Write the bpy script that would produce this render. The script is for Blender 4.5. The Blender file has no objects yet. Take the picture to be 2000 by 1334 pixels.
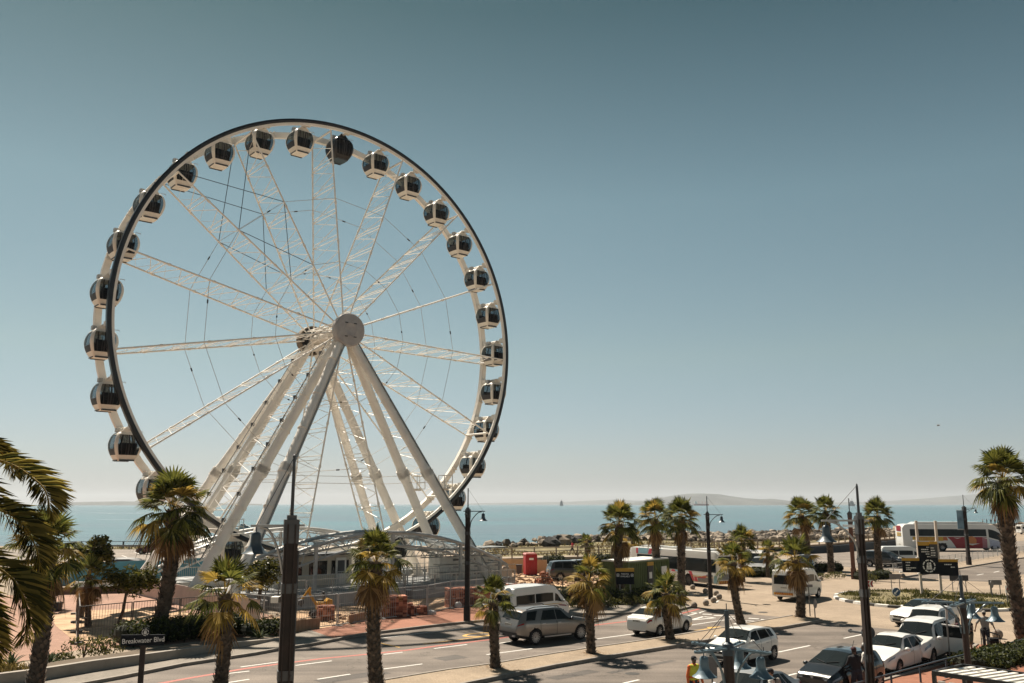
import bpy, bmesh, math, random
from mathutils import Vector as V, Matrix, Quaternion, noise as mnoise
R = math.radians
S = bpy.context.scene
COL = S.collection

# ------------------------------------------------------------------ camera
F, HY, H = 1720.0, 984.5, 7.0            # focal length in photo pixels, horizon row, eye height (m)
PIT = math.atan((HY - 667) / F)
cam = bpy.data.cameras.new('camera'); cam.sensor_width = 36; cam.lens = F / 2000 * 36
cam.clip_start = .1; cam.clip_end = 60000
co = bpy.data.objects.new('camera', cam); COL.objects.link(co)
co.location = (0, 0, H); co.rotation_euler = (R(90) + PIT, 0, 0); S.camera = co

# ------------------------------------------------------------------ daylight
SUN_EL, SUN_AZ = R(54), R(-31)           # azimuth from +Y, positive to the right
w = bpy.data.worlds.new('World'); S.world = w; w.use_nodes = True
nt = w.node_tree; nt.nodes.clear()
sky = nt.nodes.new('ShaderNodeTexSky'); sky.sky_type = 'NISHITA'; sky.sun_disc = False
sky.sun_elevation = SUN_EL; sky.sun_rotation = SUN_AZ
sky.air_density = 1.0; sky.dust_density = .5; sky.ozone_density = 1.5; sky.altitude = 0
# a photograph-like grade of the sky colour by height above the horizon (world space)
tcw = nt.nodes.new('ShaderNodeTexCoord'); sep = nt.nodes.new('ShaderNodeSeparateXYZ'); nt.links.new(tcw.outputs['Generated'], sep.inputs[0])
grd = nt.nodes.new('ShaderNodeValToRGB'); GR = [(0.0, (.61, .66, .85)), (.014, (.61, .66, .85)), (.049, (.71, .72, .79)), (.162, (.88, .85, .68)), (.33, (.80, .85, .63)), (.517, (.33, .45, .33)), (.8, (.5, .55, .42))]
while len(grd.color_ramp.elements) < len(GR): grd.color_ramp.elements.new(.5)
for e, (p_, c_) in zip(grd.color_ramp.elements, GR): e.position = p_; e.color = (*c_, 1)
nt.links.new(sep.outputs['Z'], grd.inputs[0])
mul = nt.nodes.new('ShaderNodeMix'); mul.data_type = 'RGBA'; mul.blend_type = 'MULTIPLY'; mul.inputs[0].default_value = 1
bg = nt.nodes.new('ShaderNodeBackground'); bg.inputs['Strength'].default_value = .05
wo = nt.nodes.new('ShaderNodeOutputWorld')
nt.links.new(sky.outputs[0], mul.inputs[6]); nt.links.new(grd.outputs[0], mul.inputs[7]); nt.links.new(mul.outputs[2], bg.inputs[0]); nt.links.new(bg.outputs[0], wo.inputs[0])
sl = bpy.data.lights.new('sun', 'SUN'); sl.energy = 5.0; sl.angle = R(.5); sl.color = (1, .90, .76)
so = bpy.data.objects.new('sun', sl); COL.objects.link(so)
TO_SUN = V((math.sin(SUN_AZ) * math.cos(SUN_EL), math.cos(SUN_AZ) * math.cos(SUN_EL), math.sin(SUN_EL)))
so.rotation_euler = TO_SUN.to_track_quat('Z', 'Y').to_euler()
S.view_settings.view_transform = 'Standard'; S.view_settings.look = 'None'
S.view_settings.exposure = 0.88; S.view_settings.gamma = 1
S.cycles.max_bounces = 6; S.cycles.transparent_max_bounces = 12; S.cycles.volume_bounces = 0

# ------------------------------------------------------------------ where a photo pixel lies in the place
def ray(px, py):
    a = (px - 1000) / F; b = -(py - 667) / F; c, s = math.cos(PIT), math.sin(PIT)
    return V((a, c - b * s, s + b * c))
def G(px, py, z=0.0):                    # on the level z
    d = ray(px, py); return V((0, 0, H)) + d * ((z - H) / d.z)
def D(px, py, y):                        # at the distance y ahead
    d = ray(px, py); return V((0, 0, H)) + d * (y / d.y)
def Zat(p, py):                          # height above p that shows at row py
    return D(1000, py, p.y).z

# ------------------------------------------------------------------ materials
MATS = {}
def mat(name, col, rough=.6, metal=0, var=.12, scale=6, bump=0, bscale=None, spec=.5, coat=0, trans=0, island=0, alt=None, em=None):
    if name in MATS: return MATS[name]
    m = bpy.data.materials.new(name); m.use_nodes = True; MATS[name] = m
    n = m.node_tree; b = n.nodes['Principled BSDF']
    b.inputs['Roughness'].default_value = rough; b.inputs['Metallic'].default_value = metal
    b.inputs['Specular IOR Level'].default_value = spec; b.inputs['Coat Weight'].default_value = coat
    tc = n.nodes.new('ShaderNodeTexCoord'); nz = n.nodes.new('ShaderNodeTexNoise')
    nz.inputs['Scale'].default_value = scale; nz.inputs['Detail'].default_value = 6; nz.inputs['Roughness'].default_value = .6
    n.links.new(tc.outputs['Object'], nz.inputs['Vector'])
    cr = n.nodes.new('ShaderNodeValToRGB'); e = cr.color_ramp.elements
    lo = [c * (1 - var) for c in col]; hi = [min(1, c * (1 + var)) for c in (alt or col)]
    e[0].position = .3; e[0].color = (*lo, 1); e[1].position = .7; e[1].color = (*hi, 1)
    src = nz.outputs['Fac']
    if island:
        ge = n.nodes.new('ShaderNodeNewGeometry'); mx = n.nodes.new('ShaderNodeMix'); mx.data_type = 'FLOAT'
        mx.inputs[0].default_value = island; n.links.new(src, mx.inputs[2]); n.links.new(ge.outputs['Random Per Island'], mx.inputs[3]); src = mx.outputs[0]
    n.links.new(src, cr.inputs[0]); n.links.new(cr.outputs[0], b.inputs['Base Color'])
    if bump:
        bz = n.nodes.new('ShaderNodeTexNoise'); bz.inputs['Scale'].default_value = bscale or scale * 4; bz.inputs['Detail'].default_value = 5
        n.links.new(tc.outputs['Object'], bz.inputs['Vector'])
        bp = n.nodes.new('ShaderNodeBump'); bp.inputs['Strength'].default_value = min(1, bump); bp.inputs['Distance'].default_value = .03
        n.links.new(bz.outputs['Fac'], bp.inputs['Height']); n.links.new(bp.outputs[0], b.inputs['Normal'])
    if trans:
        tr = n.nodes.new('ShaderNodeBsdfTranslucent'); ms = n.nodes.new('ShaderNodeMixShader'); ms.inputs[0].default_value = trans
        n.links.new(cr.outputs[0], tr.inputs[0]); n.links.new(b.outputs[0], ms.inputs[1]); n.links.new(tr.outputs[0], ms.inputs[2])
        n.links.new(ms.outputs[0], n.nodes['Material Output'].inputs[0])
    if em:
        b.inputs['Emission Color'].default_value = (*em, 1); b.inputs['Emission Strength'].default_value = 1
    return m
def paver(name, c1, c2, mortar, sx, rough=.85, stain=.25, rot=0.0):
    m = bpy.data.materials.new(name); m.use_nodes = True; MATS[name] = m
    n = m.node_tree; b = n.nodes['Principled BSDF']; b.inputs['Roughness'].default_value = rough; b.inputs['Specular IOR Level'].default_value = .25
    tc = n.nodes.new('ShaderNodeTexCoord'); mp = n.nodes.new('ShaderNodeMapping'); mp.inputs['Rotation'].default_value = (0, 0, rot)
    br = n.nodes.new('ShaderNodeTexBrick'); br.inputs['Scale'].default_value = sx
    br.inputs['Color1'].default_value = (*c1, 1); br.inputs['Color2'].default_value = (*c2, 1); br.inputs['Mortar'].default_value = (*mortar, 1)
    br.inputs['Mortar Size'].default_value = .02
    n.links.new(tc.outputs['Object'], mp.inputs[0]); n.links.new(mp.outputs[0], br.inputs['Vector'])
    last = br.outputs['Color']
    for sc, am in ((.25, stain), (2.2, stain * .6)):
        nz = n.nodes.new('ShaderNodeTexNoise'); nz.inputs['Scale'].default_value = sc; nz.inputs['Detail'].default_value = 8; nz.inputs['Roughness'].default_value = .65
        n.links.new(tc.outputs['Object'], nz.inputs['Vector'])
        mr = n.nodes.new('ShaderNodeMapRange'); mr.inputs[1].default_value = .3; mr.inputs[2].default_value = .7
        mr.inputs[3].default_value = 1 - am; mr.inputs[4].default_value = 1 + am * .5; n.links.new(nz.outputs[0], mr.inputs[0])
        mx = n.nodes.new('ShaderNodeMix'); mx.data_type = 'RGBA'; mx.blend_type = 'MULTIPLY'; mx.inputs[0].default_value = 1
        n.links.new(last, mx.inputs[6]); n.links.new(mr.outputs[0], mx.inputs[7]); last = mx.outputs[2]
    n.links.new(last, b.inputs['Base Color'])
    return m
def asphalt(name, col):
    m = bpy.data.materials.new(name); m.use_nodes = True; MATS[name] = m
    n = m.node_tree; b = n.nodes['Principled BSDF']; b.inputs['Roughness'].default_value = .82; b.inputs['Specular IOR Level'].default_value = .3
    tc = n.nodes.new('ShaderNodeTexCoord'); last = None
    rgb = n.nodes.new('ShaderNodeRGB'); rgb.outputs[0].default_value = (*col, 1); last = rgb.outputs[0]
    mp = n.nodes.new('ShaderNodeMapping'); mp.inputs['Rotation'].default_value = (0, 0, -ROAD); mp.inputs['Scale'].default_value = (.06, .9, 1)
    n.links.new(tc.outputs['Object'], mp.inputs[0])
    for vec, sc, am in ((mp.outputs[0], 1.0, .30), (tc.outputs['Object'], .35, .24), (tc.outputs['Object'], 14, .2), (tc.outputs['Object'], 70, .25)):
        nz = n.nodes.new('ShaderNodeTexNoise'); nz.inputs['Scale'].default_value = sc; nz.inputs['Detail'].default_value = 6
        n.links.new(vec, nz.inputs['Vector'])
        mr = n.nodes.new('ShaderNodeMapRange'); mr.inputs[1].default_value = .3; mr.inputs[2].default_value = .7
        mr.inputs[3].default_value = 1 - am; mr.inputs[4].default_value = 1 + am; n.links.new(nz.outputs[0], mr.inputs[0])
        mx = n.nodes.new('ShaderNodeMix'); mx.data_type = 'RGBA'; mx.blend_type = 'MULTIPLY'; mx.inputs[0].default_value = 1
        n.links.new(last, mx.inputs[6]); n.links.new(mr.outputs[0], mx.inputs[7]); last = mx.outputs[2]
    # thin wandering cracks
    vo = n.nodes.new('ShaderNodeTexVoronoi'); vo.feature = 'DISTANCE_TO_EDGE'; vo.inputs['Scale'].default_value = .16
    wz = n.nodes.new('ShaderNodeTexNoise'); wz.inputs['Scale'].default_value = .9; wz.inputs['Detail'].default_value = 4
    ad = n.nodes.new('ShaderNodeVectorMath'); ad.operation = 'MULTIPLY_ADD'; ad.inputs[1].default_value = (2, 2, 2)
    n.links.new(tc.outputs['Object'], wz.inputs[0]); n.links.new(wz.outputs['Color'], ad.inputs[0]); n.links.new(tc.outputs['Object'], ad.inputs[2]); n.links.new(ad.outputs[0], vo.inputs['Vector'])
    mr = n.nodes.new('ShaderNodeMapRange'); mr.inputs[1].default_value = 0; mr.inputs[2].default_value = .006; mr.inputs[3].default_value = .55; mr.inputs[4].default_value = 1
    n.links.new(vo.outputs['Distance'], mr.inputs[0])
    mx = n.nodes.new('ShaderNodeMix'); mx.data_type = 'RGBA'; mx.blend_type = 'MULTIPLY'; mx.inputs[0].default_value = 1
    n.links.new(last, mx.inputs[6]); n.links.new(mr.outputs[0], mx.inputs[7])
    n.links.new(mx.outputs[2], b.inputs['Base Color'])
    return m
_a, _b = G(950, 1331), G(1408, 1249)
ROAD = math.atan2(_b.y - _a.y, _b.x - _a.x)
RD = V((math.cos(ROAD), math.sin(ROAD), 0))
def glassmat(name, col=(.012, .016, .018), rough=.04, spec=.6):
    return mat(name, col, rough, 0, .1, 3, spec=spec)

# ------------------------------------------------------------------ mesh building
class MB:
    def __init__(s): s.v = []; s.f = []; s.m = []
    def add(s, vs, fs, mi=0):
        o = len(s.v); s.v += [tuple(p) for p in vs]; s.f += [tuple(i + o for i in f) for f in fs]; s.m += [mi] * len(fs); return s
    def box(s, c, d, rz=0, mi=0, rot=None):
        m = rot or Matrix.Rotation(rz, 3, 'Z'); c = V(c); h = V(d) / 2
        vs = [c + m @ V((x * h.x, y * h.y, z * h.z)) for x in (-1, 1) for y in (-1, 1) for z in (-1, 1)]
        return s.add(vs, [(0, 1, 3, 2), (4, 6, 7, 5), (0, 4, 5, 1), (2, 3, 7, 6), (0, 2, 6, 4), (1, 5, 7, 3)], mi)
    def beam(s, p, q, w_, h_=None, mi=0, up=V((0, 0, 1))):
        p, q = V(p), V(q); d = (q - p); L = d.length
        if L < 1e-6: return s
        d /= L; u = up if abs(d.dot(up)) < .98 else V((1, 0, 0))
        x = d.cross(u).normalized(); y = x.cross(d)
        return s.box((p + q) / 2, (w_, L, h_ or w_), mi=mi, rot=Matrix((x, d, y)).transposed())
    def tube(s, path, r, n=8, mi=0, cap=True):
        P = [V(p) for p in path]; k = len(P); rs = r if isinstance(r, (list, tuple)) else [r] * k
        vs = []; t0 = (P[1] - P[0]).normalized(); a = t0.orthogonal().normalized()
        for i, p in enumerate(P):
            t = (P[min(i + 1, k - 1)] - P[max(i - 1, 0)])
            t = t.normalized() if t.length > 1e-9 else t0
            a = (a - t * a.dot(t))
            a = a.normalized() if a.length > 1e-6 else t.orthogonal().normalized()
            b = t.cross(a)
            for j in range(n):
                g = 2 * math.pi * j / n; vs.append(p + (a * math.cos(g) + b * math.sin(g)) * rs[i])
        fs = [(i * n + j, i * n + (j + 1) % n, (i + 1) * n + (j + 1) % n, (i + 1) * n + j) for i in range(k - 1) for j in range(n)]
        if cap: fs += [tuple(range(n))[::-1], tuple((k - 1) * n + j for j in range(n))]
        return s.add(vs, fs, mi)
    def lathe(s, prof, n=16, o=(0, 0, 0), ax=(0, 0, 1), mi=0, cap=True):
        ax = V(ax).normalized(); a = ax.orthogonal().normalized(); b = ax.cross(a); o = V(o); vs = []
        for r, z in prof:
            for j in range(n):
                g = 2 * math.pi * j / n; vs.append(o + ax * z + (a * math.cos(g) + b * math.sin(g)) * r)
        k = len(prof)
        fs = [(i * n + j, i * n + (j + 1) % n, (i + 1) * n + (j + 1) % n, (i + 1) * n + j) for i in range(k - 1) for j in range(n)]
        if cap: fs += [tuple(range(n))[::-1], tuple((k - 1) * n + j for j in range(n))]
        return s.add(vs, fs, mi)
    def ell(s, c, r, n=12, m=8, mi=0, rot=None, jit=0, rnd=None):
        c = V(c); r = V(r) if not isinstance(r, (int, float)) else V((r, r, r)); vs = []
        for i in range(m + 1):
            p = math.pi * i / m
            for j in range(n):
                g = 2 * math.pi * j / n; k = 1 + (rnd.uniform(-jit, jit) if jit and 0 < i < m else 0)
                q = V((r.x * math.sin(p) * math.cos(g), r.y * math.sin(p) * math.sin(g), r.z * math.cos(p))) * k
                vs.append(c + (rot @ q if rot else q))
        fs = [(i * n + j, (i + 1) * n + j, (i + 1) * n + (j + 1) % n, i * n + (j + 1) % n) for i in range(m) for j in range(n)]
        return s.add(vs, fs, mi)
    def prism(s, pts, z0, z1, mi=0, mat4=None):     # 2D outline raised from z0 to z1
        k = len(pts); vs = [V((x, y, z0)) for x, y in pts] + [V((x, y, z1)) for x, y in pts]
        if mat4: vs = [mat4 @ p for p in vs]
        return s.add(vs, [tuple(range(k))[::-1], tuple(range(k, 2 * k))] + [(i, (i + 1) % k, k + (i + 1) % k, k + i) for i in range(k)], mi)
    def quad(s, a, b, c, d, mi=0): return s.add([a, b, c, d], [(0, 1, 2, 3)], mi)
    def strip(s, L_, R_, mi=0):
        k = len(L_); return s.add(list(L_) + list(R_), [(i, i + 1, k + i + 1, k + i) for i in range(k - 1)], mi)
    def build(s, name, mats, parent=None, smooth=None, loc=None, fix=False):
        me = bpy.data.meshes.new(name); me.from_pydata(s.v, [], s.f)
        for m in (mats if isinstance(mats, (list, tuple)) else [mats]): me.materials.append(m)
        if len(me.materials) > 1: me.polygons.foreach_set('material_index', s.m)
        if fix:
            bm = bmesh.new(); bm.from_mesh(me); bmesh.ops.remove_doubles(bm, verts=bm.verts, dist=1e-5); bmesh.ops.recalc_face_normals(bm, faces=bm.faces); bm.to_mesh(me); bm.free()
        if smooth is not None:
            me.polygons.foreach_set('use_smooth', [True] * len(me.polygons)); me.set_sharp_from_angle(angle=R(smooth))
        me.update()
        o = bpy.data.objects.new(name, me); COL.objects.link(o)
        if parent is not None: o.parent = parent
        if loc is not None: o.location = loc
        return o
def tag(o, label, cat, group=None, kind=None):
    o['label'] = label; o['category'] = cat
    if group: o['group'] = group
    if kind: o['kind'] = kind
    return o
def thing(name, label, cat, loc=(0, 0, 0), rz=0, group=None):
    o = bpy.data.objects.new(name, None); COL.objects.link(o); o.location = loc; o.rotation_euler = (0, 0, rz)
    o.empty_display_size = .2
    return tag(o, label, cat, group)
def struct(o): o['kind'] = 'structure'; return o
def stuff(o, label=None, cat=None):
    o['kind'] = 'stuff'
    if label: o['label'] = label; o['category'] = cat
    return o
def copy_tree(src, parent=None, name=None):
    c = src.copy(); COL.objects.link(c)
    if parent is not None: c.parent = parent
    for ch in list(src.children): copy_tree(ch, c)
    return c
_fc = {}
def text(name, body, size, mt, parent, loc, rot, extr=.004, align='CENTER', sx=1.0):
    cu = bpy.data.curves.new(name, 'FONT'); cu.body = body; cu.size = size; cu.extrude = extr; cu.align_x = align; cu.align_y = 'CENTER'
    t = bpy.data.objects.new(name, cu); COL.objects.link(t)
    me = bpy.data.meshes.new_from_object(t.evaluated_get(bpy.context.evaluated_depsgraph_get())); me.name = name
    bpy.data.objects.remove(t); me.materials.clear(); me.materials.append(mt)
    o = bpy.data.objects.new(name, me); COL.objects.link(o); o.parent = parent; o.location = loc; o.rotation_euler = rot; o.scale = (sx, 1, 1)
    return o
def lerp(a, b, t): return a + (b - a) * t
def spline(pts, n):
    P = [V(p) for p in pts]; out = []; k = len(P) - 1
    for i in range(k):
        p0, p1, p2, p3 = P[max(i - 1, 0)], P[i], P[i + 1], P[min(i + 2, k)]
        for j in range(n):
            t = j / n; out.append(.5 * ((2 * p1) + (p2 - p0) * t + (2 * p0 - 5 * p1 + 4 * p2 - p3) * t * t + (3 * p1 - p0 - 3 * p2 + p3) * t ** 3))
    return out + [P[-1]]
# ================================================================== SETTING
rnd = random.Random(7)
M_pave = paver('beige_pavers', (.35, .275, .205), (.30, .235, .17), (.22, .17, .125), 4.2, rot=ROAD)
M_med = paver('median_pavers', (.36, .28, .20), (.30, .23, .16), (.2, .155, .11), 4.5, rot=ROAD + .78)
M_red = paver('red_pavers', (.33, .14, .085), (.28, .115, .07), (.2, .11, .075), 4.4, rot=ROAD)
M_pink = paver('pink_pavers', (.37, .215, .155), (.33, .185, .13), (.24, .15, .11), 3.6, rot=ROAD)
M_foot = paver('grey_pavers', (.27, .235, .195), (.235, .205, .17), (.17, .15, .13), 3.2, rot=ROAD)
M_asph = asphalt('road_asphalt', (.142, .118, .099))
M_asph2 = asphalt('parking_asphalt', (.19, .16, .135))
M_sand = mat('building_sand', (.36, .225, .125), .95, 0, .3, .8, bump=.6, bscale=5, alt=(.46, .31, .19))
M_kerb = mat('concrete_kerb', (.24, .21, .18), .85, 0, .25, 3, bump=.2, bscale=20)
M_conc = mat('concrete_wall', (.30, .265, .225), .85, 0, .2, 1.2, bump=.2, bscale=14)
M_white = mat('white_road_paint', (.62, .60, .56), .7, 0, .25, 9)
M_redp = mat('red_road_paint', (.34, .085, .06), .7, 0, .35, 9)
M_yel = mat('yellow_road_paint', (.52, .30, .06), .7, 0, .3, 9)
M_soil = mat('planter_soil', (.10, .072, .045), .95, 0, .35, 4, bump=.5)
M_verge = mat('dry_verge', (.10, .078, .036), .95, 0, .5, .5, bump=.6, bscale=8, alt=(.17, .14, .065))

def sheet(name, px, z, m, prism=0, world=None):
    P = world or [G(x, y) for x, y in px]; b = MB()
    if prism: b.prism([(p.x, p.y) for p in P], .004, z)
    else: b.add([(p.x, p.y, z) for p in P], [tuple(range(len(P)))])
    o = b.build(name, m, fix=True); struct(o); return o
# land: one sheet to the shore, with a bank falling below the water
shore = [(-1200, 1067), (-300, 1067), (200, 1066), (420, 1064), (700, 1066), (960, 1066), (1000, 1066), (1100, 1059), (1200, 1053), (1350, 1050), (1500, 1046), (1700, 1042), (1850, 1036), (2000, 1031), (2300, 1029), (3200, 1029)]
sp = [G(*p) for p in shore]; sp = [V((-900, sp[0].y, 0))] + sp + [V((900, sp[-1].y, 0))]
b = MB(); n0 = len(sp)
b.add([(p.x, p.y, 0) for p in sp] + [(900, -120, 0), (-900, -120, 0)], [tuple(range(n0 + 2))])
o = b.build('ground', M_pave, fix=True); struct(o)
b = MB(); b.strip([(p.x, p.y, 0) for p in sp], [(p.x, p.y + 9, -5) for p in sp]); struct(b.build('shore_bank', M_verge, fix=True))
# sea
ms = bpy.data.materials.new('sea_water'); ms.use_nodes = True; n = ms.node_tree; pb = n.nodes['Principled BSDF']
pb.inputs['Roughness'].default_value = .16; pb.inputs['IOR'].default_value = 1.33
tc = n.nodes.new('ShaderNodeTexCoord')
mp1 = n.nodes.new('ShaderNodeMapping'); mp1.inputs['Scale'].default_value = (.004, .011, 1); n.links.new(tc.outputs['Object'], mp1.inputs[0])
z1 = n.nodes.new('ShaderNodeTexNoise'); z1.inputs['Scale'].default_value = 1; z1.inputs['Detail'].default_value = 7; n.links.new(mp1.outputs[0], z1.inputs['Vector'])
cr = n.nodes.new('ShaderNodeValToRGB'); cr.color_ramp.elements[0].position = .40; cr.color_ramp.elements[0].color = (.005, .060, .085, 1)
cr.color_ramp.elements[1].position = .60; cr.color_ramp.elements[1].color = (.024, .135, .155, 1); n.links.new(z1.outputs[0], cr.inputs[0]); n.links.new(cr.outputs[0], pb.inputs['Base Color'])
mp2 = n.nodes.new('ShaderNodeMapping'); mp2.inputs['Scale'].default_value = (.18, .42, 1); n.links.new(tc.outputs['Object'], mp2.inputs[0])
z2 = n.nodes.new('ShaderNodeTexNoise'); z2.inputs['Scale'].default_value = 1; z2.inputs['Detail'].default_value = 5; n.links.new(mp2.outputs[0], z2.inputs['Vector'])
z3 = n.nodes.new('ShaderNodeTexNoise'); z3.inputs['Scale'].default_value = .05; z3.inputs['Detail'].default_value = 4
mp3 = n.nodes.new('ShaderNodeMapping'); mp3.inputs['Scale'].default_value = (.25, 1.2, 1); n.links.new(tc.outputs['Object'], mp3.inputs[0]); n.links.new(mp3.outputs[0], z3.inputs['Vector'])
ad = n.nodes.new('ShaderNodeMath'); ad.operation = 'MULTIPLY_ADD'; ad.inputs[1].default_value = 2.5; n.links.new(z3.outputs[0], ad.inputs[0]); n.links.new(z2.outputs[0], ad.inputs[2])
bp = n.nodes.new('ShaderNodeBump'); mrs = n.nodes.new('ShaderNodeMapRange'); mrs.inputs[1].default_value = .35; mrs.inputs[2].default_value = .65; mrs.inputs[3].default_value = .3; mrs.inputs[4].default_value = 1.0; n.links.new(z1.outputs[0], mrs.inputs[0]); n.links.new(mrs.outputs[0], bp.inputs['Strength']); bp.inputs['Distance'].default_value = .35; n.links.new(ad.outputs[0], bp.inputs['Height']); n.links.new(bp.outputs[0], pb.inputs['Normal'])
b = MB(); b.quad((-40000, 60, -2.4), (40000, 60, -2.4), (40000, 30000, -2.4), (-40000, 30000, -2.4)); struct(b.build('sea', ms))
# hills across the bay
M_hill = mat('far_hillside', (.045, .052, .05), .95, 0, .4, .004, alt=(.075, .08, .075))
def ridge(name, prof, y, depth, seed):
    xs = []; k = 90; b = MB(); rows = 9
    for i in range(k + 1):
        px = lerp(prof[0][0], prof[-1][0], i / k)
        for (x0, y0), (x1, y1) in zip(prof, prof[1:]):
            if x0 <= px <= x1: py = lerp(y0, y1, (px - x0) / (x1 - x0)); break
        top = max(2, D(px, py, y).z)
        for j in range(rows):
            t = j / (rows - 1); yy = y + (t - .5) * depth; sh = math.sin(math.pi * t) ** .8
            nn = mnoise.fractal(V((px * .02 + seed, t * 3, 0)), 1, 2, 4)
            z = top * sh * (1 + .35 * nn * (1 - sh)) - 3
            b.v.append(((px - 1000) / F * yy, yy, z))
    for i in range(k):
        for j in range(rows - 1):
            a = i * rows + j; b.f.append((a, a + rows, a + rows + 1, a + 1)); b.m.append(0)
    struct(b.build(name, M_hill, smooth=60))
ridge('hills', [(1215, 983), (1260, 978), (1290, 971), (1318, 966), (1340, 963.6), (1365, 963), (1398, 964.5), (1418, 968), (1450, 972.5), (1480, 974.5), (1500, 973.5), (1525, 976.5), (1550, 980), (1590, 982)], 9000, 2200, 1)
ridge('hills', [(880, 984), (960, 982), (1040, 980.5), (1110, 979.5), (1160, 977), (1200, 975), (1240, 977.5), (1300, 977), (1420, 975), (1540, 980), (1620, 980.5), (1700, 979.5), (1740, 977), (1790, 973.5), (1830, 970), (1870, 966.5), (1905, 963.5), (1950, 965.5), (2000, 967), (2100, 964), (2250, 970), (2500, 983)], 14500, 3000, 5)
ridge('island', [(128, 983.5), (150, 980.3), (180, 979.5), (215, 979.2), (250, 978.4), (275, 979), (320, 980), (420, 981.5), (520, 983.5)], 7600, 900, 9)
# roads
kn = [(-900, 1560), (100, 1352), (240, 1326), (357, 1302), (500, 1280), (548, 1271), (610, 1262), (720, 1240), (742, 1238), (830, 1227), (914, 1218), (1010, 1209), (1126, 1203), (1210, 1201), (1290, 1197), (1330, 1193), (1353, 1187)]
right_edge = [(1368, 1188), (1436, 1197), (1545, 1207), (1588, 1217), (1627, 1216), (1685, 1224), (1751, 1230), (1830, 1240), (1905, 1262)]
near = [(1861, 1294), (1818, 1306), (1740, 1328), (1560, 1385), (1200, 1540)]
sheet('road', kn + right_edge + near + [(-900, 2600)], .004, M_asph)
sheet('parking_area', [(-600, 1073), (440, 1073), (440, 1093), (-600, 1098)], .005, M_asph2)
sheet('parking_area', [(1056, 1096), (1180, 1094), (1180, 1116), (1060, 1120)], .005, M_asph2)
sheet('parking_area', [(1560, 1079), (1640, 1078), (1760, 1070), (2000, 1056), (2300, 1046), (2300, 1075), (1990, 1084), (1890, 1103), (1770, 1118), (1640, 1106), (1560, 1104)], .005, M_asph2)
sheet('road', [(1769, 1129), (1873, 1113), (1978, 1095), (2060, 1083), (2400, 1050), (2400, 1085), (2060, 1111), (1980, 1125), (1945, 1137), (1896, 1135), (1857, 1131)], .009, M_asph)
sheet('red_paving', [(606, 1234), (660, 1225), (760, 1208), (850, 1194), (950, 1180), (1010, 1175), (1020, 1206), (914, 1216), (830, 1225), (742, 1236), (690, 1245), (650, 1250)], .1, M_red, 1)
sheet('plaza', [(-900, 1230), (-300, 1180), (0, 1163), (100, 1160), (260, 1158), (300, 1150), (470, 1180), (560, 1215), (560, 1235), (300, 1262), (150, 1270), (0, 1302), (-900, 1460)], .005, M_pink)
sheet('bare_ground', [(98, 1200), (180, 1192), (290, 1188), (400, 1202), (520, 1210), (600, 1190), (720, 1180), (870, 1162), (990, 1160), (1000, 1180), (850, 1194), (760, 1207), (600, 1232), (480, 1240), (300, 1254), (150, 1256), (108, 1222)], .011, M_sand)
sheet('bare_ground', [(940, 1110), (1050, 1112), (1185, 1116), (1200, 1150), (1180, 1168), (1060, 1166), (985, 1156), (940, 1135)], .011, M_sand)
sheet('footpath', [(-900, 1500), (60, 1338), (183, 1316), (260, 1304), (416, 1277), (500, 1262), (606, 1234), (650, 1250), (690, 1246), (610, 1260), (548, 1269), (500, 1278), (357, 1300), (240, 1324), (100, 1350), (-900, 1556)], .1, M_foot, 1)
sheet('footpath', [(1020, 1186), (1126, 1188), (1250, 1184), (1330, 1176), (1349, 1186), (1330, 1191), (1290, 1195), (1210, 1199), (1126, 1201), (1020, 1207)], .1, M_foot, 1)
sheet('verge', [(940, 1094), (1210, 1088), (1350, 1081), (1480, 1073), (1600, 1067), (1747, 1056), (1850, 1040), (1700, 1043), (1500, 1047), (1350, 1051), (1200, 1054), (1100, 1060), (1000, 1067), (940, 1067)], .006, M_verge)
sheet('verge', [(-600, 1068), (200, 1068), (470, 1066), (470, 1073), (-600, 1073)], .007, M_verge)
sheet('footpath', [(1873, 1111), (1978, 1093), (2060, 1081), (2400, 1047), (2400, 1040), (2060, 1068), (1978, 1080), (1880, 1098), (1850, 1106)], .1, M_pave, 1)
# median and kerbs
mn = [(350, 1412), (749, 1334), (874, 1313), (958, 1302), (1050, 1286), (1144, 1271), (1210, 1262), (1330, 1243.5), (1420, 1228), (1545, 1206)]
mt_ = [(1575, 1207), (1600, 1211), (1602, 1214), (1588, 1217)]
msou = [(1501, 1233), (1408, 1249), (1322, 1264), (1210, 1282), (1082, 1304), (950, 1331), (560, 1412)]
sheet('median', mn + mt_ + msou, .13, M_med, 1)
def offs(P, d):
    out = []
    for i, p in enumerate(P):
        t = P[min(i + 1, len(P) - 1)] - P[max(i - 1, 0)]; t.z = 0; t.normalize(); out.append(p + V((-t.y, t.x, 0)) * d)
    return out
def kerb(px, w_=.16, h_=.15, m=None, world=None, side=1, name='kerb'):
    P = world or [G(*p) for p in px]; Q = offs(P, w_ * side); b = MB()
    a0 = [(p.x, p.y, .002) for p in P]; a1 = [(p.x, p.y, h_) for p in P]; b1 = [(p.x, p.y, h_) for p in Q]; b0 = [(p.x, p.y, .002) for p in Q]
    b.strip(a0, a1); b.strip(a1, b1); b.strip(b1, b0); o = b.build(name, m or M_kerb, fix=True); return struct(o)
kerb([(1602, 1214.5), (1588, 1217.6)] + msou, side=1, h_=.16)
kerb(mn, side=-1, h_=.16)
kerb(kn, side=1, h_=.14)
kerb([(1905, 1262), (1861, 1294), (1818, 1306), (1740, 1328), (1560, 1385), (1200, 1540)], side=1, h_=.14)
kerb([(1769, 1128.5), (1873, 1112), (1978, 1094), (2060, 1082), (2400, 1048)], side=1, h_=.15)
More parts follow.
